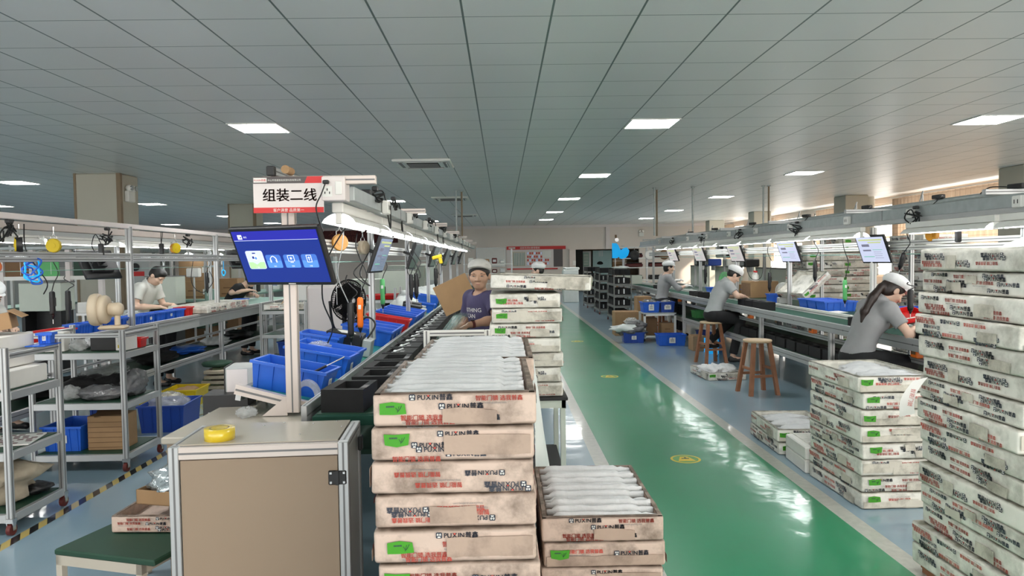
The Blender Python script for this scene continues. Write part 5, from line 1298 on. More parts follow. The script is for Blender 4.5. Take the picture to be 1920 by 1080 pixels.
part(t, 'rear_cage', lambda q: q.lathe([(.115, .03), (.115, .07), (.105, .085), (.05, .088)], 'cream', n=28, T=Matrix.Rotation(-PI/2, 4, 'X')))
part(t, 'motor', lambda q: q.lathe([(.04, .085), (.052, .095), (.055, .165), (.04, .19), (0, .195)], 'cream', n=20, T=Matrix.Rotation(-PI/2, 4, 'X')))
part(t, 'base', lambda q: (q.box((0, .15, -.085), (.04, .04, .1), 'cream', bev=.01), q.box((0, .12, -.145), (.14, .2, .03), 'cream', bev=.012)))

# ------------------------------------------------------------------ trolleys (aluminium carts)
def cart(lab, x0, x1, y0, y1, zs, top, wheels=True, m='alu', deck='mat_green', cat='cart', name='trolley', w=.035):
    t = thing(name, lab, cat, ((x0+x1)/2, (y0+y1)/2, 0)); a, b = (x1-x0)/2, (y1-y0)/2
    zb = .1 if wheels else 0
    for sx_ in (-1, 1):
        for sy in (-1, 1):
            part(t, 'post', lambda q: prof(q, (sx_*(a-w/2), sy*(b-w/2), zb), (sx_*(a-w/2), sy*(b-w/2), top), w, m=m, slots=w > .03))
            if wheels:
                def wh(q, x=sx_*(a-w/2), y=sy*(b-w/2)):
                    q.cyl((x-.012, y, .035), (x+.012, y, .035), .035, 'wheel_red', 16); q.bx(x-.022, x+.022, y-.02, y+.02, .075, .1, 'chrome'); q.bx(x-.02, x-.016, y-.014, y+.014, .03, .08, 'chrome'); q.bx(x+.016, x+.02, y-.014, y+.014, .03, .08, 'chrome')
                part(t, 'caster', wh)
    for z in zs:
        part(t, 'shelf', lambda q: (q.bx(-a+w, a-w, -b+w, b-w, z-.012, z, deck), prof(q, (-a+w, -b+w/2, z-.03), (a-w, -b+w/2, z-.03), w, .05, m, False), prof(q, (-a+w, b-w/2, z-.03), (a-w, b-w/2, z-.03), w, .05, m, False),
            prof(q, (-a+w/2, -b+w, z-.03), (-a+w/2, b-w, z-.03), w, .05, m, False), prof(q, (a-w/2, -b+w, z-.03), (a-w/2, b-w, z-.03), w, .05, m, False)))
    return t
def rail_top(t, a, b, z, w=.035):
    part(t, 'top_rail', lambda q: (prof(q, (-a+w, -b+w/2, z), (a-w, -b+w/2, z), w), prof(q, (a-w/2, -b+w, z), (a-w/2, b-w, z), w), prof(q, (-a+w/2, -b+w, z), (-a+w/2, b-w, z), w)))
c1 = cart('aluminium trolley at the left photo edge carrying white foam slabs', -3.72, -2.93, 4.20, 4.74, (.13, .50, .86), 1.12); rail_top(c1, .395, .27, 1.07)
c2 = cart('aluminium trolley behind the first one, with black parts on its shelves', -3.66, -2.92, 5.48, 6.06, (.14, .54, .93), 1.10); rail_top(c2, .37, .29, 1.06)
c3 = cart('aluminium trolley holding an open printed carton, left of the sign post', -3.66, -2.95, 10.7, 11.35, (.16, .52, .88), 1.0, w=.04)
c4 = cart('aluminium trolley farther back, partly behind the blue bins', -3.5, -2.92, 12.4, 13.1, (.16, .55, .90), 1.1, w=.04)
c5 = cart('aluminium trolley standing behind the black fan', -2.3, -1.75, 9.3, 9.9, (.16, .5, .85), .95, w=.035)
c6 = cart('aluminium trolley with a tilted top behind the middle line', -2.35, -1.8, 12.0, 12.7, (.16, .6, .95), 1.15, w=.04)
# contents of the first trolley
t = thing('foam_slab', 'thick white foam slab on top of the trolley at the left edge', 'foam block', (-3.29, 4.45, .86+.115)); part(t, 'body', lambda q: (q.bx(-.40, .24, -.20, .2, 0, .105, 'white_foam', bev=.008), q.bx(-.40, .24, -.2, .2, .108, .2, 'white_foam', bev=.008)))
t = thing('foam_slab', 'white foam slab lying on the trolley shelf below the thick slab', 'foam block', (-3.28, 4.46, .86)); part(t, 'body', lambda q: q.bx(-.4, .3, -.19, .2, 0, .11, 'white_foam', bev=.006))
t = thing('cardboard_box', 'brown cardboard box lying tilted on the foam slab at the left edge', 'box', (-3.19, 4.46, 1.195), rot=(0, R(-10), R(24)))
part(t, 'body', lambda q: q.bx(-.15, .13, -.1, .1, 0, .10, 'cardboard', bev=.003)); part(t, 'flap', lambda q: q.box((.16, 0, .085), (.09, .2, .004), 'cardboard', rot=(0, R(40), 0))); part(t, 'label', lambda q: q.box((.02, 0, .102), (.05, .06, .001), 'paper'))
bin_('small blue cup bin on a tray at the corner of the first trolley', (-2.975, 4.655, 1.098), .2, (.075, .07, .07), sticker=('f', .02, .03))
q = MB(); q.box((0, 0, .004), (.12, .2, .006), 'blue_bin', rz=.1); tag(q.build('blue_tray', loc=(-2.975, 4.62, 1.089)), 'flat blue tray under the small blue cup bin', 'tray')
t = thing('carton_box', 'white box with a printed square standing behind the blue cup bin', 'box', (-3.12, 4.95+.28, 1.0), .2); part(t, 'body', lambda q: q.bx(-.07, .07, -.05, .07, 0, .15, 'paper', bev=.003)); part(t, 'print', lambda q: q.prism([(0, 0), (.045, 0), (.045, .045), (0, .045)], .001, 'alu', FR(0.0, -.0505, .06)))
t.location = (-3.50, 5.60, .932)
t = thing('printed_sheet', 'white card with dark red rows of print lying on the first trolley shelf', 'card', (-3.20, 4.46, .502), R(14)); part(t, 'card', lambda q: (q.bx(-.24, .24, -.15, .15, 0, .008, 'paper'), [q.box((-.2+.05*i+.012*(j % 2), -.11+.045*j, .0085), (.034, .024, .001), 'wheel_red') for i in range(9) for j in range(6) if (i+j) % 4]))
bin_('blue crate at the left edge on the middle shelf of the first trolley', (-3.62, 4.62, .502), 0, (.16, .2, .13), 'blue_dark')
crump('canvas_sack', 'crumpled tan canvas sack on the bottom shelf of the first trolley', 'sack', (-3.24, 4.45, .132), (.55, .38, .30), 'canvas', 5, amp=.4)
crump('cable_bundle', 'black heap of cable on the bottom shelf of the first trolley', 'cable', (-3.06, 4.60, .132), (.2, .18, .07), 'black_plastic', 6)
# contents of the second trolley
t = thing('carton_box', 'black box with a white end on the top shelf of the second trolley', 'box', (-3.10, 5.66, .932), R(-6)); part(t, 'body', lambda q: q.bx(-.13, .08, -.08, .08, 0, .12, 'black_plastic', bev=.003)); part(t, 'end_panel', lambda q: q.bx(.08, .155, -.081, .081, 0, .125, 'paper', bev=.003)); part(t, 'print', lambda q: (q.prism([(0, 0), (.035, 0), (.035, .04), (0, .04)], .001, 'alu', FR(.1, -.083, .07)), q.prism([(0, 0), (.035, 0), (.035, .025), (0, .025)], .001, 'yellow', FR(.1, -.083, .02))))
bin_('small red bin at the right end of the second trolley', (-2.985, 5.82, .932), .1, (.1, .12, .075), 'red_bin')
crump('white_bag', 'crumpled white film bag on the second trolley', 'bag', (-3.30, 5.80, .932), (.2, .18, .1), 'strip', 8)
crump('clear_bag', 'flattened clear bag lying left on the second trolley', 'bag', (-3.33, 5.60, .932), (.12, .14, .09), 'clear_bag', 9)
for i, (x, y, d, m_) in enumerate(((-3.42, 5.86, (.42, .28, .15), 'black_foam'), (-3.16, 5.84, (.4, .26, .16), 'black_foam'))): crump('black_bag', 'black bagged parts at the back of the second trolley middle shelf, %s' % ('left' if i == 0 else 'right'), 'bag', (x, y, .542), d, m_, 10+i)
crump('grey_bag', 'shiny grey film bag at the front of the second trolley middle shelf', 'bag', (-3.18, 5.66, .542), (.36, .26, .11), 'grey_bag', 13)
crump('clear_bag', 'clear bag with small white parts at the left of the middle shelf', 'bag', (-3.42, 5.62, .542), (.16, .16, .11), 'clear_bag', 14)
crump('clear_bag', 'clear film bag at the right of the second trolley middle shelf', 'bag', (-3.01, 5.80, .542), (.16, .26, .2), 'grey_bag', 15)
t = thing('cardboard_box', 'brown folded carton on the bottom of the second trolley', 'box', (-3.16, 5.72, .142), R(2)); part(t, 'body', lambda q: (q.bx(-.13, .15, -.12, .1, 0, .27, 'cardboard', bev=.004), [q.bx(-.131, .151, -.122, -.118, .04*k+.02, .04*k+.024, 'cardboard_dk') for k in range(6)])); part(t, 'flap', lambda q: q.box((.0, -.02, .28), (.2, .18, .004), 'cardboard_dk', rot=(R(10), 0, .3)))
bin_('blue crate with white label left on the bottom of the second trolley', (-3.47, 5.76, .142), 0, (.3, .4, .2), 'blue_bin', sticker=('f', .08, .06))
bin_('tall blue crate behind the brown carton on the second trolley', (-3.3, 5.92, .145), 0, (.2, .18, .3), 'blue_dark')
# crates on the floor under the left line
bin_('blue crate with film bags on the floor behind the second trolley', (-3.28, 6.98, 0), R(5), (.42, .5, .26), 'blue_dark'); crump('clear_bag', 'clear film bag heaped in the floor crate behind the second trolley', 'bag', (-3.28, 6.95, .14), (.36, .4, .2), 'clear_bag', 21)
bin_('yellow crate on the floor at the left line', (-3.62, 8.10, 0), R(3), (.36, .4, .2), 'yellow'); crump('parts_heap', 'heap of small tan parts in the yellow crate', 'parts', (-3.62, 8.1, .1), (.28, .32, .1), 'cardboard', 22)
bin_('second yellow crate on the floor behind the trolley', (-3.72, 7.62, 0), R(3), (.26, .3, .18), 'yellow')
for i in range(5):
    q = MB(); s = .0 if i else .05; q.box((0, 0, .02), (.46-.015*i, .7, .04), 'carton_white' if i == 0 else 'canvas', bev=.006)
    for k in range(9): q.box((random.uniform(-.17, .17), -.3+.07*k, .045), (.1, .04, .03), 'pcb', rz=random.uniform(-.5, .5))
    tag(q.build('parts_tray', loc=(-3.50+.02*(i % 2), 9.05, .062*i), rz=R(-3+2*i)), 'grimy tray of circuit parts in the floor pile, %s from the bottom' % ORD[i], 'tray', 'pile of parts trays')
q = MB(); q.lathe([(.17, 0), (.19, .03), (.17, .05), (.0, .06)], 'mat_green', n=20); tag(q.build('green_lid', loc=(-3.6, 8.95, .32)), 'green round lid on top of the parts tray pile', 'lid')
for i, pts in enumerate(([(-3.2, 7.4, .02), (-2.9, 7.9, .02), (-2.75, 8.6, .02), (-3.0, 9.0, .02), (-3.1, 8.4, .02), (-2.95, 7.8, .02)], [(-3.4, 7.7, .15), (-3.2, 7.6, .02), (-3.0, 7.3, .02), (-3.1, 7., .02), (-3.2, 6.9, .2)], [(-3.2, 9.3, .02), (-2.8, 9.6, .02), (-2.7, 9.2, .02), (-2.9, 8.8, .02)])):
    q = MB(); q.tube(pts, .006, 'cable_tan'); tag(q.build('cable'), 'tan cable curled on the floor by the left line, %s loop' % ORD[i], 'cable', 'tan cables on the floor')
# top of line B: bins along the edge
for i in range(9):
    y = 6.72+.245*i
    bin_('blue bin in the row along the edge of the left line, %s from the camera' % ORD[i], (-3.99, y, .952), PI/2, (.225, .14, .105), grp='blue bins along the left line', sticker=('f', .045, .03) if i % 2 else None) .rotation_euler = (0, 0, PI/2)
bin_('red bin at the far end of the blue row on the left line', (-3.99, 6.72+.245*9, .952), PI/2, (.22, .14, .115), 'red_bin')
bin_('long red bin at the near end of the left line behind the fan', (-4.02, 6.28, .952), PI/2, (.55, .2, .08), 'red_bin')
bin_('small blue bin on the left line beyond the printed cartons', (-4.0, 10.9, .952), 0, (.18, .14, .11))
crump('clear_bag', 'clear film bag on the left line in front of the polo shirt worker', 'bag', (-4.22, 8.1, .952), (.2, .2, .14), 'clear_bag', 31)
# cart 3 and 4 contents
carton('open printed carton full of tools on the trolley left of the sign post', -3.31, 11.02, .885, R(90), 'white', opened=True, label=False, scale=.88)
for i in range(4):
    q = MB(); q.cyl((0, 0, 0), (.12*math.cos(i*1.7), .08*math.sin(i*2.1), .16), .009, ('wood_top', 'black_plastic', 'yellow', 'paper')[i], 8); tag(q.build('tool_handle', loc=(-3.45+.12*i, 11.0, .92)), 'long thin tool sticking out of the open carton on the trolley, %s from the left' % ORD[i], 'tool', 'tools in the trolley carton')
bin_('blue crate on the bottom of the trolley left of the sign post', (-3.2, 11.0, .162), 0, (.46, .4, .24), 'blue_dark')
t = thing('cardboard_box', 'open brown box standing on the far trolley behind the monitor', 'box', (-3.2, 12.7, .905)); part(t, 'body', lambda q: q.bx(-.22, .18, -.18, .2, 0, .2, 'cardboard', bev=.004)); part(t, 'flap', lambda q: q.box((.25, 0, .17), (.15, .36, .005), 'cardboard', rot=(0, R(35), 0)))
crump('clear_bag', 'clear bag on the middle shelf of the trolley left of the sign post', 'bag', (-3.18, 10.95, .522), (.3, .3, .14), 'clear_bag', 33)
bin_('yellow crate under the far trolley', (-3.12, 12.7, .162), 0, (.4, .4, .2), 'yellow')
bin_('red flat bin on the trolley with the tilted top', (-2.08, 12.35, .952), 0, (.46, .5, .08), 'red_bin')
t = thing('machine_housing', 'tall white machine housing behind the black fan', 'machine', (-1.72, 7.35, 0)); part(t, 'body', lambda q: q.bx(-.12, .36, .2, .5, 0, 1.36, 'white_sign', bev=.03)); part(t, 'lid', lambda q: q.bx(-.3, -.12, .2, .45, 1.2, 1.36, 'white_paint', bev=.01)); part(t, 'knob', lambda q: q.cyl((.2, .19, 1.1), (.2, .17, 1.1), .02, 'black_plastic', 10))
t.location = (-1.92, 7.2, 0)

# ------------------------------------------------------------------ bench at the lower left
t = thing('bench', 'low bench with a dark green top and beige frame at the lower left', 'bench', (-1.70, 3.33, 0), R(-16))
part(t, 'top', lambda q: q.bx(-.27, .27, -.25, .34, .305, .332, 'mat_green', bev=.006))
part(t, 'frame', lambda q: (q.bx(-.265, .2, -.245, -.215, .26, .305, 'beige_top'), q.bx(-.265, .2, .255, .285, .26, .305, 'beige_top'), q.bx(-.265, -.235, -.245, .285, .26, .305, 'beige_top'), q.bx(.17, .2, -.245, .285, .26, .305, 'beige_top')))
for x in (-.25, .185):
    for y in (-.23, .27): part(t, 'leg', lambda q: q.bx(x-.016, x+.016, y-.016, y+.016, 0, .26, 'beige_top', bev=.002))
t = thing('cardboard_tray', 'shallow brown cardboard tray of silver parts on the grimy carton', 'tray', (-1.62, 3.50, .445), R(-14))
part(t, 'tray', lambda q: (q.bx(-.14, .16, -.12, .12, 0, .004, 'cardboard'), q.bx(-.14, .16, -.12, -.116, 0, .07, 'cardboard'), q.bx(-.14, .16, .116, .12, 0, .07, 'cardboard'), q.bx(-.14, -.136, -.12, .12, 0, .07, 'cardboard'), q.bx(.156, .16, -.12, .12, 0, .07, 'cardboard')))
crump('foil_heap', 'heap of shiny silver foil parts in the cardboard tray on the bench', 'parts', (-1.61, 3.50, .46), (.26, .2, .16), 'foil', 51, amp=.5)
bin_('small blue bin beside the foil tray on the bench', (-1.42, 3.50, .365), R(-6), (.16, .14, .13), 'blue_bin')
# table under the white carton stack
t = thing('side_table', 'grey steel table with black top carrying the white carton stack', 'table', (.17, 5.36, 0))
part(t, 'top', lambda q: q.bx(-.285, .28, -.38, .38, .60, .622, 'rubber', bev=.004))
part(t, 'apron', lambda q: (q.bx(-.27, .265, -.37, -.34, .545, .6, 'grey_green'), q.bx(.235, .265, -.37, .37, .545, .6, 'grey_green'), q.bx(-.27, -.24, -.37, .37, .545, .6, 'grey_green')))
for x in (-.25, .245):
    for y in (-.345, .345): part(t, 'leg', lambda q: (q.bx(x-.018, x+.018, y-.018, y+.018, .02, .6, 'grey_green', bev=.002), q.bx(x-.02, x+.02, y-.02, y+.02, 0, .02, 'rubber')))
part(t, 'lower_shelf', lambda q: (q.bx(-.25, .245, -.34, .34, .085, .10, 'rubber')))
# white film draped between the stacks
q = MB(); n, k = 10, 14; vs = []
for j in range(k+1):
    f = j/k
    for i in range(n+1):
        g = i/n
        vs.append((.145+(.02+.16*f)*g+.010*math.sin(9*g+3*f), 3.62+.48*g*(1-.3*f)+.02*math.sin(7*f+4*g), 1.08-1.06*f-.06*g*(1-f)+.012*math.sin(11*g+5*f)))
q.add(vs, [(j*(n+1)+i, j*(n+1)+i+1, (j+1)*(n+1)+i+1, (j+1)*(n+1)+i) for j in range(k) for i in range(n)], 'sheet', smooth=True)
tag(q.build('plastic_sheet'), 'white film sheet draped down between the centre stacks and the aisle', 'sheet')
# small frame trolley with bucket behind the second centre stack
ct = cart('small white-railed trolley between the second stack and the standing man', -.44, -.07, 3.90, 4.50, (.16, 1.03), 1.02, w=.034)
part(ct, 'push_rail', lambda q: (prof(q, (-.168, -.283, 1.02), (-.168, -.283, 1.215), .034, m='white_paint'), prof(q, (.168, -.283, 1.02), (.168, -.283, 1.215), .034, m='white_paint'), prof(q, (-.151, -.283, 1.2), (.151, -.283, 1.2), .032, m='white_paint')))
t = thing('bucket', 'white plastic bucket standing on the small trolley', 'bucket', (-.32, 4.2, 1.032)); part(t, 'body', lambda q: q.lathe([(.05, 0), (.056, .004), (.063, .13), (.066, .13), (.06, .128), (.052, .01), (0, .008)], 'white_paint', n=24))
bin_('blue tray of small white parts on the small trolley', (-.16, 4.22, 1.032), PI/2, (.4, .15, .07), 'blue_dark')
crump('parts_heap', 'heap of small white plastic parts in the blue tray on the small trolley', 'parts', (-.16, 4.22, 1.055), (.13, .34, .085), 'foil', 53, amp=.6)
crump('white_bag', 'white bag lying at the left of the small trolley', 'bag', (-.36, 4.38, 1.032), (.1, .12, .06), 'sheet', 54)
# glass sheets and cardboard by the standing man
for i in range(4):
    q = MB(); q.box((0, 0, .18), (.004, .34, .36), 'glass_sheet', bev=.001)
    tag(q.build('glass_sheet', loc=(-.50-.022*i, 5.35+.05*i, .905), rot=(R(0), R(38), R(-8))), 'clear green-edged glass sheet leaning beside the standing man, %s from the right' % ORD[i], 'glass sheet', 'glass sheets at the middle line')
bin_('small red cup bin beside the standing man', (-.40, 5.45, .905), .2, (.09, .08, .08), 'red_bin')
q = MB(); q.box((0, 0, .16), (.34, .006, .3), 'cardboard', bev=.001); tag(q.build('cardboard_sheet', loc=(-.38, 6.75, 1.13), rot=(R(-8), R(-24), R(12))), 'brown cardboard sheet leaning behind the standing man', 'cardboard')

# ------------------------------------------------------------------ stools
def stool(lab, x, y, rz=0., grp=None):
    t = thing('wooden_stool', lab, 'stool', (x, y, 0), rz, grp)
    part(t, 'seat', lambda q: q.lathe([(.0, .60), (.15, .60), (.162, .608), (.163, .624), (.155, .63), (0, .63)], 'wood_top', n=32))
    for sx_ in (-1, 1):
        for sy in (-1, 1):
            def leg(q):
                a = Vector((sx_*.095, sy*.095, .60)); b = Vector((sx_*.165, sy*.165, .0)); u = .021
                vs = [(a.x-u, a.y-u, a.z), (a.x+u, a.y-u, a.z), (a.x+u, a.y+u, a.z), (a.x-u, a.y+u, a.z), (b.x-u, b.y-u, b.z), (b.x+u, b.y-u, b.z), (b.x+u, b.y+u, b.z), (b.x-u, b.y+u, b.z)]
                q.add(vs, [(0, 1, 2, 3), (7, 6, 5, 4), (4, 5, 1, 0), (5, 6, 2, 1), (6, 7, 3, 2), (7, 4, 0, 3)], 'wood')
            part(t, 'leg', leg)
    def at_z(s, z): k = .095+(.165-.095)*(1-z/.6); return s*k
    for z, ax in ((.22, 'x'), (.30, 'y')):
        for s in (-1, 1):
            k = at_z(1, z)
            part(t, 'rung', lambda q: q.box((0, s*k, z) if ax == 'x' else (s*k, 0, z), (2*k, .018, .03) if ax == 'x' else (.018, 2*k, .03), 'wood'))
    k = at_z(1, .12)
    return t
stool('empty wooden stool with a round pale seat beside the right line', 2.96, 8.22, R(8))
stool('wooden stool under the seated man on the right line', 3.12, 10.62, R(12))
stool('wooden stool under the woman with the ponytail', 3.13, 6.15, R(5))
stool('wooden stool under the seated girl far along the right line', 3.20, 14.3, R(20))

# ------------------------------------------------------------------ things on and under line C
def trayC(lab, x, y, z=.857, rz=0., sx_=1.): 
    o = obj_of('foam_tray', TRAY[1], None, (x, y, z), (0, 0, rz)); tag(o, lab, 'tray', 'black foam trays on the right line'); return o
for i, (x, y) in enumerate(((3.56, 5.75), (3.60, 9.75), (3.60, 10.06), (3.60, 10.37), (3.58, 12.75), (3.58, 13.05), (3.58, 16.2), (3.6, 7.0))):
    trayC('black foam tray on the right line, %s' % ('before the ponytail woman', 'nearest of three before the seated man', 'middle of three before the seated man', 'farthest of three before the seated man', 'nearer of two before the seated girl', 'farther of two before the seated girl', 'alone beyond the seated girl', 'alone past the ponytail woman')[i], x, y)
for i in range(16):
    o = obj_of('foam_tray', TRAY[1], None, (3.60, 5.6+.33*i, .452), (0, 0, R(3*(i % 3)-3))); tag(o, 'black foam tray on the lower shelf of the right line, %s from the camera' % ORD[i], 'tray', 'black foam trays on the right lower shelf')
for i, (x, y, s, m_) in enumerate(((4.25, 9.0, (.42, .24, .13), 'blue_bin'), (4.25, 9.27, (.42, .24, .13), 'blue_bin'), (4.25, 9.54, (.42, .24, .13), 'blue_bin'))):
    bin_('blue bin in front of the tipped carton on the right line, %s of three' % ORD[i], (x, y, .888), R(2), s, m_, 'blue bins on the right shelf')
bin_('small square blue bin before the seated man', (4.12, 10.75, .888), .2, (.16, .16, .14))
bin_('blue bin beyond the red tray of the ponytail woman', (4.22, 7.35, .888), 0, (.36, .26, .16)); crump('clear_bag', 'clear film bag beyond the red tray of the ponytail woman', 'bag', (4.2, 7.0, .888), (.34, .22, .12), 'clear_bag', 91)
bin_('blue bin before the seated girl', (4.2, 13.0, .888), 0, (.4, .3, .12))
bin_('blue bin behind the arm of the seated girl', (4.2, 13.8, .888), 0, (.4, .3, .12))
t = thing('red_tray', 'shallow red tray tilted up in the hands of the ponytail woman', 'tray', (3.52, 6.22, 1.03), rot=(R(10), R(-8), R(8)))
part(t, 'tray', lambda q: (q.bx(-.16, .2, -.14, .14, 0, .006, 'red_bin'), q.bx(-.16, .2, -.14, -.132, 0, .05, 'red_bin'), q.bx(-.16, .2, .132, .14, 0, .05, 'red_bin'), q.bx(-.16, -.152, -.14, .14, 0, .05, 'red_bin'), q.bx(.192, .2, -.14, .14, 0, .05, 'red_bin'))); part(t, 'rim', lambda q: q.bx(-.165, .205, -.146, -.139, .045, .052, 'paper'))
t = thing('paper_sheet', 'small white paper slip on the right shelf beside the blue bins', 'paper', (4.15, 8.75, .888), .4); part(t, 'sheet', lambda q: q.box((0, 0, .006), (.2, .14, .004), 'paper', rot=(R(4), 0, 0)))
t = thing('cardboard_box', 'open brown box on its side behind the tipped carton, red-capped bottles on it', 'box', (4.45, 12.3, .888)); part(t, 'body', lambda q: (q.bx(-.22, .25, -.25, .25, 0, .28, 'cardboard', bev=.003), q.bx(-.225, -.2, -.22, .22, .03, .25, 'cardboard_dk')))
for i in range(3):
    q = MB(); q.lathe([(.035, 0), (.037, .01), (.037, .1), (.014, .13), (.014, .15), (0, .15)], 'paper', n=14); q.lathe([(.016, .148), (.016, .175), (0, .178)], 'red_bin', n=12)
    tag(q.build('bottle', loc=(4.36+.03*i, 12.15+.14*i, 1.17)), 'white bottle with red cap on the brown box, %s from the right' % ORD[i], 'bottle', 'bottles on the brown box')
t = thing('cardboard_box', 'small brown box between the girl and the seated man on the right line', 'box', (4.3, 12.0-.4, .888), .2); part(t, 'body', lambda q: q.bx(-.13, .13, -.1, .1, 0, .2, 'cardboard', bev=.003))
t.location = (4.35, 12.95, .888)
t = thing('tape_dispenser', 'small clear and black dispenser machine on the shelf before the seated man', 'machine', (4.15, 10.15-.3, .888)); part(t, 'body', lambda q: q.bx(-.06, .06, -.05, .05, 0, .1, 'grey_steel', bev=.01)); part(t, 'head', lambda q: q.bx(-.05, .03, -.04, .04, .1, .16, 'black_plastic', bev=.01))
t.location = (4.14, 10.48, .888)
for i in range(12):
    y = 5.9+1.0*i
    q = MB(); q.bx(-.03, .03, -.05, .05, 0, .11, 'orange' if i % 2 == 0 else 'black_plastic', bev=.008); q.bx(-.034, -.03, -.03, .03, .03, .09, 'cardboard_dk')
    tag(q.build('control_box', loc=(3.47, y, .728)), '%s control box under the right line belt, %s from the camera' % ('orange-brown' if i % 2 == 0 else 'black', ORD[i]), 'control box', 'control boxes under the right belt')
# floor clutter beyond the stools
t = thing('steel_table', 'small white-framed table holding two blue crates on the right', 'table', (2.99, 13.78, 0))
part(t, 'top', lambda q: q.bx(-.31, .31, -.3, .2, .52, .545, 'grey_steel'))
for x in (-.29, .29):
    for y in (-.28, .18): part(t, 'leg', lambda q: q.bx(x-.02, x+.02, y-.02, y+.02, .06, .52, 'white_paint'))
part(t, 'frame', lambda q: (q.bx(-.31, .31, -.3, -.27, .49, .52, 'white_paint'), q.bx(-.31, .31, -.3, -.27, .08, .11, 'white_paint'), q.bx(-.31, -.28, -.3, .2, .08, .11, 'white_paint'), q.bx(-.31, .31, -.27, .2, .09, .1, 'mat_pale')))
for x in (-.3, .3): part(t, 'caster', lambda q: q.cyl((x-.015, -.27, .032), (x+.015, -.27, .032), .032, 'rubber', 12))
bin_('blue crate with white label, left of two on the small table', (2.84, 13.72, .547), 0, (.32, .34, .2), 'blue_bin', sticker=('f', .1, .12)); bin_('dark blue crate with torn white label, right of two on the small table', (3.16, 13.74, .547), 0, (.27, .34, .2), 'blue_dark', sticker=('f', .13, .09))
crump('grey_bag', 'grey film bags piled in the left blue crate on the small table', 'bag', (2.84, 13.72, .66), (.28, .26, .13), 'grey_bag', 101); crump('grey_bag', 'dark film bags piled in the right blue crate on the small table', 'bag', (3.16, 13.74, .65), (.23, .26, .13), 'grey_bag', 102)
bin_('blue crate with white label on the floor in front of the small table', (3.06, 12.95, 0), R(-2), (.5, .36, .2), 'blue_bin', sticker=('f', .11, .1))
bin_('blue crate overflowing with film bags on the floor', (2.46, 13.45, 0), R(-2), (.40, .34, .2), 'blue_dark', sticker=('f', .09, .07))
for i, (dx, dy, dz, d, m_) in enumerate(((0, 0, .12, (.5, .4, .2), 'grey_bag'), (-.12, -.05, .2, (.5, .3, .14), 'sheet'), (.1, .05, .25, (.36, .3, .16), 'grey_bag'), (0, .0, .34, (.26, .24, .12), 'clear_bag'))):
    crump('film_bag', '%s film bag in the overflowing heap on the floor, %s from the bottom' % ('white' if m_ == 'sheet' else 'grey' if m_ == 'grey_bag' else 'clear', ORD[i]), 'bag', (2.44+dx, 13.45+dy, dz), d, m_, 110+i, grp='film bags in the floor heap', amp=.5)
for i, (x, y, z, w, d, h, m_, lab) in enumerate(((2.55, 14.75, 0, .5, .4, .5, 'cardboard', 'large brown carton behind the heap of film bags'), (3.0, 15.2, 0, .3, .4, .78, 'cardboard', 'tall brown carton behind the blue crates'), (3.14, 13.62, .1, .24, .22, .25, 'cardboard', 'small brown carton under the small table, right'), (2.86, 13.76, .1, .22, .26, .34, 'cardboard_dk', 'dark brown carton under the small table, left'),
        (3.33, 12.15, 0, .22, .3, .26, 'cardboard', 'small open brown carton on the floor before the seated man'), (-6.2, 14.6, 0, .6, .5, .42, 'cardboard_dk', 'brown carton at the bottom of the left background pile'), (-6.2, 14.6, .42, .6, .5, .42, 'cardboard_dk', 'brown carton, second from the bottom of the left background pile'), (-6.2, 14.6, .84, .6, .5, .42, 'cardboard', 'brown carton, second from the top of the left background pile'), (-6.2, 14.6, 1.26, .58, .5, .45, 'cardboard', 'brown carton on top of the left background pile'),
        (-5.78, 15.2, 0, .42, .4, .45, 'cardboard_dk', 'brown carton at the bottom of the short background pile'), (-5.78, 15.2, .45, .42, .4, .42, 'cardboard_dk', 'brown carton in the middle of the short background pile'), (-5.78, 15.2, .87, .42, .4, .42, 'cardboard', 'brown carton on top of the short background pile'))):
    t = thing('cardboard_box', lab, 'box', (x, y, z)); part(t, 'body', lambda q: (q.bx(-w/2, w/2, -d/2, d/2, .0, h-.004, m_, bev=.006), q.bx(-w/2+.01, w/2-.01, -.02, .02, h-.004, h-.002, 'cardboard_dk')))
    if h > .24: part(t, 'print', lambda q: (q.bx(-w*.3, w*.3, -d/2-.001, -d/2, h*.2, h*.26, 'cardboard_dk'), q.bx(-w*.2, w*.2, -d/2-.001, -d/2, h*.5, h*.55, 'cardboard_dk'), q.bx(w*.3, w*.42, -d/2-.002, -d/2, h*.35, h*.6, 'paper') if x < -5 else None))
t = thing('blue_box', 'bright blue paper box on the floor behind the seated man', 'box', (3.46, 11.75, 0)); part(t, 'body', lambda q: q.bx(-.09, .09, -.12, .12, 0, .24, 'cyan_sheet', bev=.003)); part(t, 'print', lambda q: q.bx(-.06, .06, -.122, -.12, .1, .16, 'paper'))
bin_('dark blue crate under the right line beyond the seated man', (3.85, 13.2, .0), 0, (.4, .4, .22), 'blue_dark')
bin_('green crate on the lower shelf beyond the seated man', (3.75, 13.4, .452), 0, (.3, .3, .14), 'green_tool')
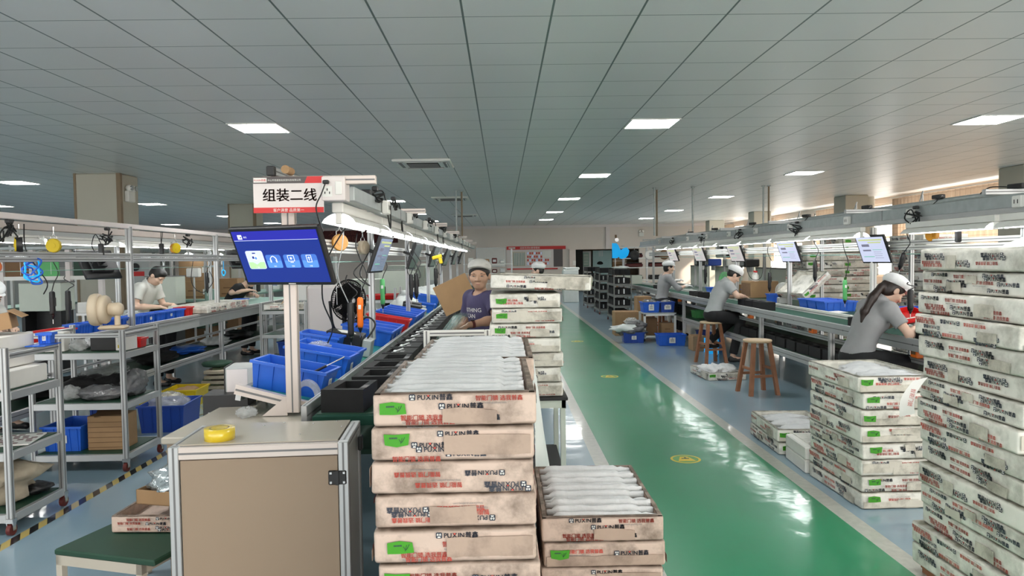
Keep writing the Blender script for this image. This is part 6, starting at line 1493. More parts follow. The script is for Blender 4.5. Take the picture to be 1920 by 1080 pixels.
# black tray racks
def rack(lab, x0, x1, y0, y1, n=4, top=1.18):
    t = cart(lab, x0, x1, y0, y1, [.16+.27*i for i in range(n)], top, m='rack_steel', deck='black_plastic', cat='rack', name='tray_rack', w=.03); return t
RK = (('nearest', 2.72, 3.17, 17.4, 18.5), ('middle', 2.74, 3.19, 20.2, 21.3), ('farthest', 2.72, 3.17, 22.9, 24.0))
for nm, x0, x1, y0, y1 in RK:
    rack('grey steel rack of black trays beside the aisle, %s of three' % nm, x0, x1, y0, y1)
    for k in range(5):
        q = MB(); z = .162+.27*k; w, d = (x1-x0)-.08, (y1-y0)-.08
        q.bx(-w/2, w/2, -d/2, d/2, 0, .015, 'black_foam')
        for i in range(3):
            for j in range(3): q.box((-w/3+w/3*i, -d/3+d/3*j, .075), (w*.33, d*.33, .13), 'black_foam', rz=.06*((i+j) % 3-1))
        if k < 4: q.box((w*.1, -d/2+.0, .08), (.035, .01, .12), 'strip'); q.box((-w*.25, -d/2+.0, .07), (.03, .01, .1), 'grey_steel')
        tag(q.build('black_tray', loc=((x0+x1)/2, (y0+y1)/2, z if k < 4 else 1.181)), 'black tray of parts on the %s rack by the aisle, %s shelf from the floor' % (nm, ORD[k]), 'tray', 'black trays on the aisle racks')
crump('white_bag', 'white film heap on top of the nearest black rack', 'bag', (2.98, 17.8, 1.32), (.4, .3, .08), 'sheet', 120)
t = thing('wrapped_stack', 'tall stack wrapped in white film beyond the table stack', 'stack', (2.5, 26.2, 0)); part(t, 'film', lambda q: (q.box((0, 0, .6), (.55, .6, 1.2), 'sheet', bev=.02), q.box((.03, 0, 1.24), (.52, .56, .09), 'sheet', bev=.02, rz=.1), q.box((-.28, 0, .7), (.02, .5, .9), 'sheet', bev=.008)))
t = thing('equipment_box', 'white cabinet with a small yellow warning triangle behind the black racks', 'cabinet', (3.72, 16.2, 0)); part(t, 'body', lambda q: q.bx(-.35, .35, -.25, .25, .82, 1.07, 'grey_green', bev=.01)); part(t, 'stand', lambda q: (q.bx(-.3, -.25, -.2, .2, 0, .82, 'alu'), q.bx(.25, .3, -.2, .2, 0, .82, 'alu'))); part(t, 'warning_triangle', lambda q: q.prism([(-.035, 0), (.035, 0), (0, .06)], .002, 'yellow', FR(.0, -.252, .87)))
t.location = (3.80, 21.3, 0)
# cyan covers and shelving at the far end of the right line
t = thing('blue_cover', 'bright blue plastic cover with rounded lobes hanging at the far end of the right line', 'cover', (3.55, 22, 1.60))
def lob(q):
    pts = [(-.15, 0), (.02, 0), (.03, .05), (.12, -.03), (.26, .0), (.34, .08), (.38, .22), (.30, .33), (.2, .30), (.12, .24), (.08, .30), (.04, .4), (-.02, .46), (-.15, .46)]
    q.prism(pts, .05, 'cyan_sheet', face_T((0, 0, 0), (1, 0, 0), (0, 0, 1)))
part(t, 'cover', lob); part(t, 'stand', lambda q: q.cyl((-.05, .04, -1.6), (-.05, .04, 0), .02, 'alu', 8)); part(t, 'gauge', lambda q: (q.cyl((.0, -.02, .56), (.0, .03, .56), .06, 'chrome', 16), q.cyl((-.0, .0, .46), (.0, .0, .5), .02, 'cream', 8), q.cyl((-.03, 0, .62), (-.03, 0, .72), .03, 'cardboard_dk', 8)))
t = thing('shelf_unit', 'grey shelf unit with folded dark red cloths at the far end of the right line', 'shelf', (4.6, 22.6, 0))
for x in (-.75, 0, .75):
    part(t, 'post', lambda q: prof(q, (x, 0, 0), (x, 0, 2.0), .06, slots=False))
for z in (.9, 1.3, 1.6, 1.95): part(t, 'shelf', lambda q: q.bx(-.8, .8, -.05, .5, z-.03, z, 'white_paint'))
for i in range(6):
    z = (.905, 1.305, 1.605)[i % 3]; q = MB(); q.box((0, 0, .06), (.55, .35, .11), ('black_plastic', 'wheel_red', 'banner_red')[i % 3], bev=.03); q.box((0, -.02, .13), (.5, .3, .03), 'black_plastic', bev=.01)
    tag(q.build('folded_cloth', loc=(4.2+.75*(i // 3), 22.75, z)), 'folded dark cloth bundle on the far shelf unit, %s bay, %s shelf' % (('left', 'right')[i // 3], ('lower', 'middle', 'upper')[i % 3]), 'cloth', 'cloth bundles on the far shelf')
for i in range(3):
    q = MB(); q.lathe([(.13, 0), (.15, .03), (.13, .06), (.05, .02), (0, .02)], ('black_plastic', 'white_paint', 'cardboard_dk')[i], n=22, T=Matrix.Rotation(PI/2, 4, 'X')); q.cyl((0, 0, .13), (0, 0, .24), .008, 'alu', 6)
    tag(q.build('hanging_reel', loc=(4.0+.45*i, 21.5, 1.68)), 'round reel hanging above the far shelf unit, %s from the left' % ORD[i], 'reel', 'reels above the far shelf')
q = MB(); q.lathe([(.08, -.04), (.22, -.05), (.23, 0), (.22, .05), (.08, .04)], 'black_plastic', n=28, T=Matrix.Rotation(PI/2, 4, 'X')); q.box((0, .08, .0), (.6, .06, .45), 'grey_steel', bev=.02)
tag(q.build('exhaust_fan', loc=(4.9, 15.2, 1.80)), 'grey exhaust fan unit above the screens of the right line', 'fan')
for i, (y, w) in enumerate(((15.6, 1.8), (12.9, 1.9), (17.9, 1.5))):
    t = thing('screen_panel', 'pale grey-green partition board behind the right line, %s' % ('middle', 'nearest', 'farthest')[i], 'partition', (4.95, y, 0)); part(t, 'board', lambda q: q.bx(0, .03, -w/2, w/2, .25, 1.36, 'grey_green')); part(t, 'edge', lambda q: q.bx(-.005, .035, -w/2, w/2, 1.36, 1.385, 'alu_dark'))
    for s in (-w/2+.05, w/2-.05): part(t, 'foot', lambda q: q.bx(-.15, .18, s-.02, s+.02, 0, .25, 'alu'))
for i, (y, z) in enumerate(((13.9, 1.42), (15.0, 1.42), (16.3, 1.42), (17.2, 1.42))):
    q = MB(); q.box((0, 0, .08), (.3, .3, .16), ('black_plastic', 'white_paint', 'blue_dark', 'black_plastic')[i], bev=.02); q.box((-.155, 0, .08), (.01, .2, .1), 'grey_steel'); q.bx(-.02, .02, -.1, .1, -.1, 0, 'alu')
    tag(q.build('test_device', loc=(4.75+.1, y, 1.49 if False else z+.0-.03+.0)), 'small test device standing along the partitions of the right line, %s from the camera' % ORD[i], 'device', 'devices by the partitions')

# ------------------------------------------------------------------ left background
for i, (x, y, w, h, z0, lab) in enumerate(((-6.85, 10.6, .62, .42, .93, 'wide pale machine cabinet in the left background, below the green panels'), (-5.55, 11.6, .5, .45, .95, 'pale green machine board behind the polo shirt worker'), (-2.3, 15.5, .8, .55, .85, 'pale cabinet behind the middle line past the white machine'), (-2.6, 19.5, .9, .6, .85, 'pale cabinet farther behind the middle line'))):
    t = thing('machine_cabinet', lab, 'cabinet', (x, y, 0)); part(t, 'body', lambda q: q.bx(-w/2, w/2, 0, .35, z0, z0+h, 'grey_green', bev=.008)); part(t, 'edge', lambda q: q.bx(-w/2-.005, w/2+.005, -.005, .36, z0+h, z0+h+.012, 'alu_dark'))
    part(t, 'stand', lambda q: (q.bx(-w/2+.02, -w/2+.07, .02, .33, 0, z0, 'black_plastic'), q.bx(w/2-.07, w/2-.02, .02, .33, 0, z0, 'black_plastic'), q.bx(-w/2+.05, w/2-.05, .28, .33, .1, z0, 'black_plastic')))
t = thing('panel_rack', 'white steel rack holding green panels in the left background', 'frame', (-7.05, 11.2, 0))
for x in (-.75, -.28, .28, .78): part(t, 'post', lambda q: q.bx(x-.035, x+.035, -.035, .035, 0, 1.85, 'white_sign'))
part(t, 'rail', lambda q: (q.bx(-.85, .85, -.03, .03, 1.38, 1.44, 'white_paint'), q.bx(-.85, .85, -.03, .03, 1.70, 1.75, 'white_paint'), q.bx(-.85, .85, -.03, .03, 1.86, 1.9, 'zinc')))
part(t, 'green_panel', lambda q: q.bx(-.18, .13, -.01, .01, 1.44, 1.70, 'green_tool')); part(t, 'green_panel', lambda q: q.bx(.36, .66, -.01, .01, 1.44, 1.70, 'mat_green')); part(t, 'dark_panel', lambda q: q.bx(-.7, -.34, -.01, .01, 1.44, 1.7, 'cardboard_dk'))
t = thing('red_white_machine', 'grey-white machine with a red plate standing by the left column', 'machine', (-6.40, 12.6, 0)); part(t, 'body', lambda q: q.bx(-.2, .2, 0, .4, 0, 1.68, 'grey_steel', bev=.02)); part(t, 'red_plate', lambda q: q.bx(-.17, .1, -.006, 0, 1.40, 1.48, 'red_sign')); part(t, 'dial', lambda q: q.cyl((-.05, 0, 1.56), (-.05, -.02, 1.56), .07, 'black_plastic', 16))
t = thing('wall_cabinet', 'row of grey lockers with red sign strips in the far left background', 'locker', (-5.3, 19.0, 0)); part(t, 'body', lambda q: q.bx(-.8, .8, 0, .5, 0, 1.75, 'grey_steel')); part(t, 'red_strip', lambda q: q.bx(-.8, .8, -.01, 0, 1.30, 1.40, 'red_sign')); part(t, 'photo_strip', lambda q: [q.bx(-.75+.16*k, -.63+.16*k, -.01, 0, 1.46, 1.66, ('print_red', 'grey_bag', 'cardboard')[k % 3]) for k in range(9)])
part(t, 'lettering', lambda q: q.text('客户满意 品质第一', .075, 'paper', FR(-.35, -.012, 1.32)))
t = thing('foam_box', 'white foam box on a small stand by the left column', 'foam box', (-5.35, 9.4, 0)); part(t, 'body', lambda q: q.bx(-.17, .17, -.12, .12, .98, 1.12, 'white_foam', bev=.006)); part(t, 'stand', lambda q: (q.bx(-.18, .18, -.13, .13, .95, .98, 'alu'), q.bx(-.17, -.14, -.02, .02, 0, .95, 'alu'), q.bx(.14, .17, -.02, .02, 0, .95, 'alu')))
for i, (x, y, z, w, h, m_) in enumerate(((-5.0, 12.2, 1.02, .14, .3, 'mat_pale'), (-5.35, 12.4, 1.45, .22, .16, 'white_paint'))):
    q = MB(); q.box((0, 0, 0), (w, .12, h), m_, bev=.015); q.cyl((0, 0, -z), (0, 0, -h/2), .02, 'alu', 8); tag(q.build('instrument', loc=(x, y, z)), ('pale green instrument on a pole right of the polo shirt worker', 'white boxed instrument on a pole behind the polo shirt worker')[i], 'instrument')
# clothing shelves and pans far beyond the standing man
t = thing('shelf_unit', 'long shelving with small white and dark goods far behind the standing man', 'shelf', (-.55, 27, 0))
for x in (-.9, .9): part(t, 'post', lambda q: prof(q, (x, 0, 0), (x, 0, 2.0), .06, slots=False))
for z in (.7, 1.1, 1.45): part(t, 'shelf', lambda q: q.bx(-.95, .95, -.05, .5, z-.03, z, 'white_paint'))
for i in range(10):
    q = MB(); h = .14+.04*(i % 3); q.box((0, 0, h/2), (.2, .3, h), ('white_paint', 'black_plastic', 'cardboard', 'wheel_red', 'grey_steel')[i % 5], bev=.02); q.box((0, -.151, h/2), (.12, .004, h*.4), ('alu', 'paper')[i % 2])
    tag(q.build('storage_box', loc=(-1.2+.3*(i % 5), 27.2, 1.102 if i < 5 else 1.452)), 'small storage box on the far shelving, %s shelf, %s from the left' % ('lower' if i < 5 else 'upper', ORD[i % 5]), 'box', 'storage boxes on the far shelving')

# ------------------------------------------------------------------ cable tangles on the overhead frames, clutter on low shelves
def tangle(lab, loc, sc, seed, down=.0):
    rnd = random.Random(seed); q = MB()
    for k in range(3):
        pts = [(sc*rnd.uniform(-.5, .5), sc*1.6*rnd.uniform(-.6, .6), sc*rnd.uniform(-.45, .45)-down*rnd.random()) for _ in range(6)]
        q.tube(pts, .0065, 'cable', n=5, sub=5, closed=(k == 0))
    q.box((0, 0, sc*.3), (.035, .06, .03), 'black_plastic', bev=.005)
    tag(q.build('cable_bundle', loc=loc), lab, 'cable', 'black cable bundles on the overhead frames')
for i, y in enumerate((4.55, 5.3, 6.5, 7.9, 9.5, 11.9)): tangle('tangled black cable on the middle trunking, %s from the camera' % ORD[i], (-.80, y, 2.03), .10, 200+i, .03)
for i, y in enumerate((6.65, 9.35, 11.6, 13.8, 16.2)): tangle('tangled black cable hanging on the right trunking, %s from the camera' % ORD[i], (3.89, y, 2.0), .12, 220+i, .12)
for i, y in enumerate((5.7, 7.1, 8.9)): tangle('tangled black cable on the left upper beam, %s from the camera' % ORD[i], (-3.9, y, 1.93), .09, 240+i, .1)
for i, (x, y, d, m_) in enumerate(((-4.2, 6.6, (.4, .9, .14), 'black_foam'), (-4.25, 7.6, (.34, .7, .12), 'clear_bag'), (-4.2, 8.6, (.4, .6, .14), 'black_foam'), (-4.22, 9.5, (.4, .6, .1), 'blue_bin'), (-4.2, 10.4, (.36, .5, .12), 'strip'), (-4.2, 11.3, (.4, .6, .14), 'black_plastic'))):
    crump('parts_bag', '%s bagged parts on the low shelf of the left line, %s from the camera' % ({'black_foam': 'black', 'clear_bag': 'clear', 'blue_bin': 'blue', 'strip': 'white', 'black_plastic': 'dark'}[m_], ORD[i]), 'bag', (x, y, .412), d, m_, 300+i)
for i in range(6):
    t = thing('test_instrument', 'small %s test instrument standing on the farther left line, %s from the camera' % (('black', 'white')[i % 2], ORD[i]), 'instrument', (-6.1+.1*(i % 2), 14.6+1.4*i, .902))
    part(t, 'body', lambda q: q.bx(-.16, .16, -.12, .12, 0, .24+.06*(i % 2), ('black_plastic', 'white_paint')[i % 2], bev=.01)); part(t, 'display', lambda q: q.bx(-.1, .1, -.124, -.12, .1, .2, 'screen_dim'))
for i in range(6):
    t = thing('cabinet', 'pale grey cabinet in the row behind the middle line, %s from the camera' % ORD[i], 'cabinet', (-2.75+.05*(i % 2), 14.2+2.3*i, 0))
    part(t, 'body', lambda q: q.bx(-.3, .3, 0, .5, .12, 1.25+.12*(i % 3), 'grey_green', bev=.01)); part(t, 'door', lambda q: q.bx(-.27, .27, -.012, 0, .2, .9, 'grey_steel')); part(t, 'base', lambda q: q.bx(-.28, .28, .02, .48, 0, .12, 'black_plastic'))
q = MB(); q.add([(-.09, -.07, 0), (.1, -.08, 0), (.11, .08, 0), (-.07, .09, 0), (.0, -.02, .06), (.05, .02, .052), (.02, -.075, .008)], [(0, 6, 4), (6, 1, 5, 4), (1, 2, 5), (2, 3, 4, 5), (3, 0, 4)], 'sheet')
tag(q.build('paper_tent', loc=(2.45, 3.3, .05+15*.105)), 'folded white sheet standing like a tent on top of the tall right stack', 'sheet')
# ------------------------------------------------------------------ people
def V3(*a): return np.array(a, float)
def unit(v): return v/np.linalg.norm(v)
def person(label, loc, rz, sit=True, s=1., pz=.72, lean=20, twist=0., head=(0, 20), rarm=None, larm=None, skin='skin', shirt='shirt_grey', hair='hair', capm=None,
           female=False, ponytail=False, vox=.008, gloves=False, sleeve=.62, text=None, watch=False, collar=False, knees=None, cap_tilt=12, hw=1., capk=1.):
    t = thing('person', label, 'person', loc, rz, 'workers in the hall'); t.scale = (s, s, s)
    D = lambda a: V3(math.sin(R(a)), 0, math.cos(R(a)))
    tw = R(twist); LT = V3(-math.sin(tw), math.cos(tw), 0); FT = V3(math.cos(tw), math.sin(tw), 0)
    w = .92 if female else 1.
    p0 = V3(0, 0, pz); wa = p0+.15*D(lean*.55); ch = wa+.17*D(lean); nb = ch+.185*D(lean*1.2)
    sh = {+1: nb-.045*D(lean)+LT*.172*w, -1: nb-.045*D(lean)-LT*.172*w}
    yaw, pit = R(head[0]), R(head[1])
    hf = V3(math.cos(yaw)*math.cos(pit), math.sin(yaw)*math.cos(pit), -math.sin(pit)); hl = V3(-math.sin(yaw), math.cos(yaw), 0); hu = np.cross(hf, hl)
    hc = nb+.085*unit(D(lean*1.1)+.25*hf)+.085*hu+.02*hf
    hl_u = hl; hl = hl*hw
    def H(f, l, u): return hc+hf*f+hl*l+hu*u
    ax = [hf, hl_u/hw, hu]   # widening the side axis widens every head form with it
    ax = [hf, hl_u/hw, hu]
    def tor(lean_): d = D(lean_); f = FT*math.cos(R(lean_))-V3(0, 0, math.sin(R(lean_))); return [f, LT, np.cross(f, LT)]
    B = []
    torso = [ell(p0+V3(-.01, 0, .0), (.115, .165*(1.02 if female else 1), .12), tor(0), .05), ell(wa, (.098, .14*w, .13), tor(lean*.6), .06), ell(ch, (.115, .165*w, .155), tor(lean), .06),
             ell(nb-.075*D(lean), (.09, .165*w, .075), tor(lean*1.1), .05)]
    if female: torso.append(ell(ch+tor(lean)[0]*.085+D(lean)*.02, (.05, .11, .055), tor(lean), .04))
    B += torso
    for sd in (1, -1): B.append(cap(nb-.02*D(lean), sh[sd], .05, .052, .04))
    B.append(cap(nb-.03*D(lean), hc-hu*.05-hf*.02, .052*w, .050*w, .025))
    # head
    B += [ell(H(-.008, 0, .02), (.098, .077, .092), ax, .01), ell(H(.022, 0, -.052), (.066, .060, .062), ax, .035), ell(H(.05, 0, -.095), (.030, .034, .024), ax, .03),
          cap(H(.086, 0, .004), H(.108, 0, -.032), .009, .013, .014), ell(H(.096, .013, -.036), (.011, .010, .008), ax, .01), ell(H(.096, -.013, -.036), (.011, .010, .008), ax, .01),
          ell(H(.074, .032, .022), (.016, .026, .008), ax, .014), ell(H(.074, -.032, .022), (.016, .026, .008), ax, .014),
          ell(H(.055, .040, -.030), (.026, .022, .020), ax, .025), ell(H(.055, -.040, -.030), (.026, .022, .020), ax, .025),
          ell(H(.080, 0, -.066), (.012, .022, .006), ax, .010), ell(H(.078, 0, -.077), (.012, .018, .006), ax, .010)]
    for sd in (1, -1):
        B.append(ell(H(.096, sd*.032, .002), (.014, .017, .009), ax, .012, 's'))
        B.append(ell(H(-.012, sd*.079, -.012), (.022, .010, .032), ax, .008))
    arms = {-1: rarm or ((.16, -.24, .93), (.36, -.16, 1.0)), 1: larm or ((.16, .24, .93), (.36, .12, 1.0))}
    hands = {}
    for sd in (1, -1):
        e, wv = V3(*arms[sd][0]), V3(*arms[sd][1])
        B += [ell(sh[sd]-V3(0, 0, .01), (.058, .055, .06), None, .04), cap(sh[sd], e, .050*w, .038*w, .03), cap(e, e+(wv-e)*.4, .039*w, .039*w, .025), cap(e+(wv-e)*.35, wv, .039*w, .026*w, .02)]
        d = unit(wv-e); n = V3(0, 0, -1); n = unit(n-d*(n@d)); sv = np.cross(d, n)  # sv: to one side of the palm
        hd = unit(d+.25*n)
        palm = wv+hd*.048; hands[sd] = palm
        HB = [ell(palm, (.052, .040, .016), [hd, sv, np.cross(hd, sv)], .012)]
        for i, (o, L) in enumerate(((-.030, .062), (-.010, .072), (.010, .068), (.029, .052))):
            a = wv+hd*.085+sv*o; d1 = unit(hd+.45*n+sv*o*2.2); b = a+d1*L*.55; d2 = unit(hd*.45+n*1.0); c = b+d2*L*.5
            HB += [cap(a-hd*.02, b, .0092, .0086, .004), cap(b, c, .0086, .0072, .004)]
        ts = -1 if sd == -1 else 1
        tdir = -sv*ts if (sv@LT)*sd > 0 else sv*ts
        inn = -LT*sd; inn = unit(inn-hd*(inn@hd)); a = wv+hd*.03+inn*.030; b = a+unit(hd+.9*inn+.3*n)*.04; c = b+unit(hd+.1*inn+.5*n)*.032
        HB += [cap(a-inn*.012, b, .013, .0105, .008), cap(b, c, .0105, .0085, .004)]
        B += HB
        if gloves: sdf_obj('glove', [dict(p) for p in HB]+[cap(wv-d*.05, wv+hd*.01, .030, .030, .015)], 'glove', t, vox*.8, .004)
    hips = {1: p0+V3(.0, .088, -.02), -1: p0+V3(.0, -.088, -.02)}
    legs = {}
    for sd in (1, -1):
        if sit: kn, an = (V3(.40, sd*.13, pz-.05), V3(.34, sd*.12, .10)) if knees is None else (V3(*knees[sd][0]), V3(*knees[sd][1]))
        else: kn, an = V3(.03, sd*.10, pz*.53), V3(-.01, sd*.11, .09)
        legs[sd] = (kn, an)
        B += [cap(hips[sd], kn, .082, .055, .04), cap(kn, an, .054, .036, .03), cap(an-V3(0, 0, .035), an+V3(.13, 0, -.055), .036, .030, .03)]
    sdf_obj('body', B, skin, t, vox)
    # shirt: hem at the hips, short or long sleeves, open neck
    S = [dict(p) for p in torso]
    for sd in (1, -1):
        S.append(cap(nb-.02*D(lean), sh[sd], .05, .052, .04)); e = V3(*arms[sd][0]); wv = V3(*arms[sd][1])
        S.append(ell(sh[sd]-V3(0, 0, .01), (.058, .055, .06), None, .04))
        if sleeve <= 1: c = sh[sd]+(e-sh[sd])*sleeve; S.append(cap(sh[sd], e, .056*w, .052*w, .03, cut=(c, e-sh[sd])))
        else:
            c = e+(wv-e)*(sleeve-1); S += [cap(sh[sd], e, .054*w, .044*w, .03), cap(e, wv, .046*w, .036*w, .03, cut=(c, wv-e))]
    S.append(cap(nb+.0*D(lean), hc-hu*.05, .058 if collar else .066, .07, .008, 's'))
    if collar: S.append(cap(nb-.01*D(lean), nb+.035*unit(hc-nb), .078, .070, .008)); S.append(cap(nb+.03*unit(hc-nb), hc, .058, .075, .004, 's'))
    S.append(plane(p0-V3(0, 0, .045 if sit else .03), (-math.sin(R(lean*.3)), 0, -math.cos(R(lean*.3)))))
    so = sdf_obj('shirt', S, shirt, t, vox, .012)
    if text:
        q = MB(); f, l_, u = tor(lean)
        o = ch+f*.130+D(lean)*.03
        for k, (tx, sz) in enumerate(text): q.text(tx, sz, 'paper', face_T(o-D(lean)*(.055*k), LT, D(lean)), 'C')
        # wrap the print onto the chest
        fo = Vector(f); lo_ = Vector(l_)
        q.v = [tuple(Vector(v)-fo*(((Vector(v)-Vector(o)).dot(lo_))**2*2.6)) for v in q.v]
        q.build('shirt_print', so)
    # trousers and shoes
    T = [ell(p0+V3(-.01, 0, -.01), (.118, .168, .11), None, .05)]
    for sd in (1, -1):
        kn, an = legs[sd]; T += [cap(hips[sd], kn, .084, .058, .04), cap(kn, an, .057, .045, .02, cut=(an+(kn-an)*.06, an-kn))]
    T.append(plane(p0+V3(0, 0, .06), (0, 0, 1)))
    sdf_obj('trousers', T, 'trousers', t, max(vox, .009), .014)
    for sd in (1, -1):
        kn, an = legs[sd]
        sdf_obj('shoe', [cap(an+V3(-.03, 0, -.055), an+V3(.14, 0, -.058), .040, .034, .02), cap(an+V3(-.01, 0, -.03), an+V3(.02, 0, -.05), .042, .04, .02), plane((0, 0, max(.003, an[2]-.097)), (0, 0, -1))], 'black_plastic', t, .01)
    # hair
    hr = [ell(H(-.012, 0, .026), (.104, .083, .094), ax, .01)]
    if female: hr += [ell(H(-.045, 0, -.03), (.062, .076, .075), ax, .03)]
    else: hr += [ell(H(-.05, 0, -.015), (.052, .074, .06), ax, .02)]
    hr += [ell(H(.085, 0, -.032), (.072, .075, .085), ax, .015, 's')]
    for sd in (1, -1): hr.append(ell(H(.0, sd*.088, -.02), (.026, .022, .036), ax, .008, 's'))
    if not capm: hr += [ell(H(.045, .0, .082), (.05, .062, .026), ax, .03)]
    if ponytail:
        a = H(-.10, 0, .0)
        for k, (b, r0) in enumerate(((a+V3(-.05, -.02, -.03), .03), (a+V3(-.15, -.04, -.12), .038), (a+V3(-.23, -.05, -.24), .036), (a+V3(-.255, -.055, -.33), .018))):
            hr.append(cap(a if k == 0 else pb, b, .026 if k == 0 else pr, r0, .02)); pb, pr = b, r0
    sdf_obj('hair', hr, hair, t, vox*.8)
    # face details
    for sd in (1, -1):
        q = MB(); T4 = Matrix(((hf[0], hl[0], hu[0], 0), (hf[1], hl[1], hu[1], 0), (hf[2], hl[2], hu[2], 0), (0, 0, 0, 1))); c = H(.0835, sd*.032, .000); T4 = Matrix.Translation(c) @ T4
        q.sph((0, 0, 0), (.006, .0125, .0042), 'eye', 10, T4); q.sph((.0035, 0, .0005), (.0042, .005, .0042), 'hair', 8, T4); q.tube([T4 @ Vector((.003, -.0135, -.001)), T4 @ Vector((.007, 0, .0052)), T4 @ Vector((.003, .0135, -.001))], .0014, 'hair', n=5); q.build('eye', t)
        q = MB(); q.tube([H(.086, sd*.013, .021), H(.088, sd*.032, .026), H(.074, sd*.052, .020)], .0030, 'hair', n=6); q.build('eyebrow', t)
    q = MB(); q.tube([H(.078, -.022, -.073), H(.0905, -.008, -.0705), H(.0905, .008, -.0705), H(.078, .022, -.073)], .0035, 'lip', n=6); q.build('mouth', t)
    if capm:
        ct = R(cap_tilt); cu = hu*math.cos(ct)-hf*math.sin(ct)*-1; cu = unit(hu*math.cos(ct)-hf*math.sin(ct)); cf = unit(hf*math.cos(ct)+hu*math.sin(ct)); cax = [cf/capk, hl_u/capk, np.cross(cf, hl_u)]
        c0 = H(-.012, 0, .062)
        C = [ell(c0+cu*.018-cf*.012, (.122, .110, .070), cax, .02), ell(c0, (.110, .094, .052), cax, .02), plane(c0-cu*.022, -cu)]
        co = sdf_obj('cap', C, capm, t, vox*.8)
        q = MB(); n = 14; vs = []
        for i in range(n+1):
            a = R(-70+140*i/n)
            for rr, dz in ((0, 0), (1, -.010)):
                r1 = .100+rr*.042*math.cos(a)**.6 if math.cos(a) > 0 else .1
                vs.append(c0-cu*(.018-dz)+cf*(r1*math.cos(a))+hl*(.092+rr*.006)*math.sin(a))
        q.add(vs, [(2*i, 2*i+1, 2*i+3, 2*i+2) for i in range(n)], capm, smooth=True); q.build('brim', co)
    if watch:
        e, wv = V3(*arms[1][0]), V3(*arms[1][1]); a = wv-unit(wv-e)*.035
        q = MB(); d = unit(wv-e); q.cyl(a-d*.011, a+d*.011, .034, 'wheel_red', 18); q.cyl(a+V3(0, 0, .03), a+V3(0, 0, .038), .018, 'black_plastic', 12); q.build('watch', t)
    return t
person('man in purple printed shirt and grey cap at the middle line, facing the camera', (-.16, 6.05, 0), R(-145), sit=False, s=.935, pz=.905, lean=4, head=(48, 5), skin='skin', shirt='shirt_purple', capm='cap_grey',
       vox=.0065, text=(('NOTHING', .052), ('CAN', .055)), watch=True, larm=((.10, .35, 1.20), (.38, .34, 1.165)), rarm=((.05, -.27, 1.10), (.30, -.20, 1.0)), cap_tilt=24, hw=1.16, capk=.97)
person('woman in grey polo with a ponytail and white cap bending over the right line', (3.10, 6.15, 0), R(8), pz=.72, lean=25, head=(-6, 42), skin='skin_light', shirt='shirt_mid', hair='hair_brown', capm='cap_white', female=True, ponytail=True, vox=.0065, gloves=True, collar=True,
       rarm=((.27, -.30, .93), (.46, -.17, 1.0)), larm=((.33, .22, .95), (.50, .06, 1.01)), knees={1: ((.38, .16, .66), (.30, .15, .16)), -1: ((.40, -.13, .66), (.28, -.14, .16))}, s=.99)
person('man in light grey polo and white cap hunched on a wooden stool', (3.16, 10.62, 0), R(4), pz=.74, lean=24, head=(-4, 40), shirt='shirt_grey', capm='cap_white', vox=.007, collar=True, skin='skin_light',
       rarm=((.26, -.28, 1.02), (.44, -.10, 1.0)), larm=((.28, .22, 1.0), (.46, .05, 1.0)), knees={-1: ((.36, -.16, .66), (.24, -.14, .12)), 1: ((.42, .16, .68), (-.02, .16, .30))})
person('girl in dark grey top and white cap, farthest worker on the right line', (3.20, 14.25, 0), R(8), pz=.74, lean=10, head=(-12, 8), skin='skin_light', shirt='shirt_mid', capm='cap_white', female=True, vox=.008, gloves=True, sleeve=1.25,
       rarm=((.24, -.26, .98), (.46, -.16, 1.03)), larm=((.20, .24, 1.02), (.36, .16, 1.12)))
person('man with dark hair in a pale polo shirt bending over the left line', (-4.84, 9.45, 0), R(-6), pz=.87, lean=22, head=(-4, 44), skin='skin_light', shirt='shirt_pale', vox=.0075, collar=True, rarm=((.14, -.26, 1.06), (.42, -.16, 1.05)), larm=((.24, .22, 1.04), (.46, .08, 1.06)))
person('person in a black shirt with an arm stretched out, half hidden by the large monitor', (-4.80, 12.5, 0), R(-10), pz=.82, lean=40, head=(0, 35), skin='skin_light', shirt='shirt_black', vox=.009, rarm=((.20, -.25, 1.10), (.46, -.12, 1.14)), larm=((.24, .22, 1.04), (.44, .08, 1.06)))
person('person in a white cap at the left photo edge, only cap and cheek showing', (-5.18, 6.95, 0), R(-12), pz=.72, lean=20, head=(-5, 30), skin='skin_light', shirt='shirt_pale', capm='cap_white', vox=.009)
person('person with white cap and dark hair standing far back behind the table stack', (.62, 10.9, 0), R(172), sit=False, s=.90, pz=.92, lean=4, head=(0, 6), skin='skin_light', shirt='shirt_grey', capm='cap_white', vox=.009, rarm=((.02, -.25, 1.15), (.16, -.2, .98)), larm=((.02, .25, 1.15), (.16, .2, .98)))
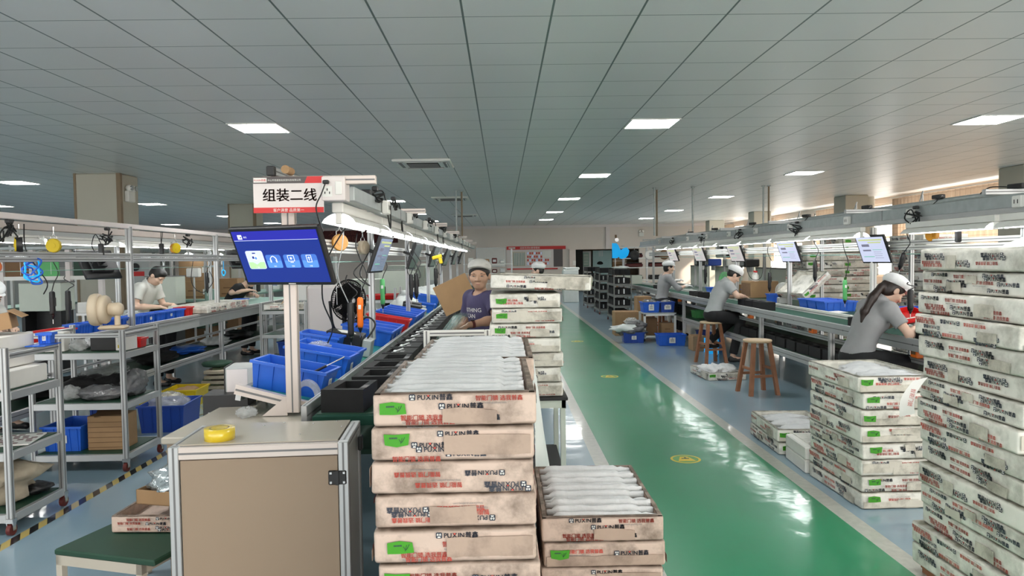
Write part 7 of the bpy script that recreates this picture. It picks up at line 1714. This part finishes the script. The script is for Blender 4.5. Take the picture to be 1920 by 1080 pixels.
# ------------------------------------------------------------------ camera, daylight
F_, P_, Y_, R_ = 1333.3, -.0400, .013055, -.013885
f = Vector((math.sin(Y_)*math.cos(P_), math.cos(Y_)*math.cos(P_), math.sin(P_))); rt = Vector((math.cos(Y_), -math.sin(Y_), 0)); u = rt.cross(f)
r2 = math.cos(R_)*rt+math.sin(R_)*u; u2 = -math.sin(R_)*rt+math.cos(R_)*u
cam = bpy.data.cameras.new('camera'); co = bpy.data.objects.new('camera', cam); col.objects.link(co)
cam.sensor_width = 36; cam.sensor_fit = 'HORIZONTAL'; cam.lens = 36*F_/1920; cam.clip_start = .05; cam.clip_end = 200
co.matrix_world = Matrix(((r2.x, u2.x, -f.x, 0), (r2.y, u2.y, -f.y, 0), (r2.z, u2.z, -f.z, 1.6), (0, 0, 0, 1)))
scene.camera = co
wd = bpy.data.worlds.new('sky'); scene.world = wd; wd.use_nodes = True
wt = wd.node_tree; bg = wt.nodes['Background']                       # overcast sky, brighter and warmer on the window side
tcw = wt.nodes.new('ShaderNodeTexCoord'); sxw = wt.nodes.new('ShaderNodeSeparateXYZ'); wt.links.new(tcw.outputs['Generated'], sxw.inputs[0])
mr = wt.nodes.new('ShaderNodeMapRange'); mr.inputs[1].default_value = .15; mr.inputs[2].default_value = .75; mr.inputs[3].default_value = 1.9; mr.inputs[4].default_value = 4.8
wt.links.new(sxw.outputs['X'], mr.inputs[0]); wt.links.new(mr.outputs[0], bg.inputs[1])
mc = wt.nodes.new('ShaderNodeMapRange'); mc.inputs[1].default_value = .15; mc.inputs[2].default_value = .75; wt.links.new(sxw.outputs['X'], mc.inputs[0])
mxw = wt.nodes.new('ShaderNodeMix'); mxw.data_type = 'RGBA'; mxw.inputs[6].default_value = (1, .98, .95, 1); mxw.inputs[7].default_value = (1, .88, .77, 1)
wt.links.new(mc.outputs[0], mxw.inputs[0]); wt.links.new(mxw.outputs[2], bg.inputs[0])
sun = bpy.data.lights.new('sun', 'SUN'); so = bpy.data.objects.new('sun', sun); col.objects.link(so)
sun.energy = 14; sun.color = (1, .85, .70); sun.angle = R(3); so.rotation_euler = (0, R(52), R(-20)); so.location = (20, 10, 12)
scene.view_settings.view_transform = 'Standard'; scene.view_settings.look = 'None'; scene.view_settings.exposure = .58
for m_ in bpy.data.materials:
    if m_.name.startswith(('scr', 'screen', 'cyan')): m_.cycles.emission_sampling = 'NONE'
    elif m_.name == 'light_panel': m_.cycles.emission_sampling = 'FRONT'
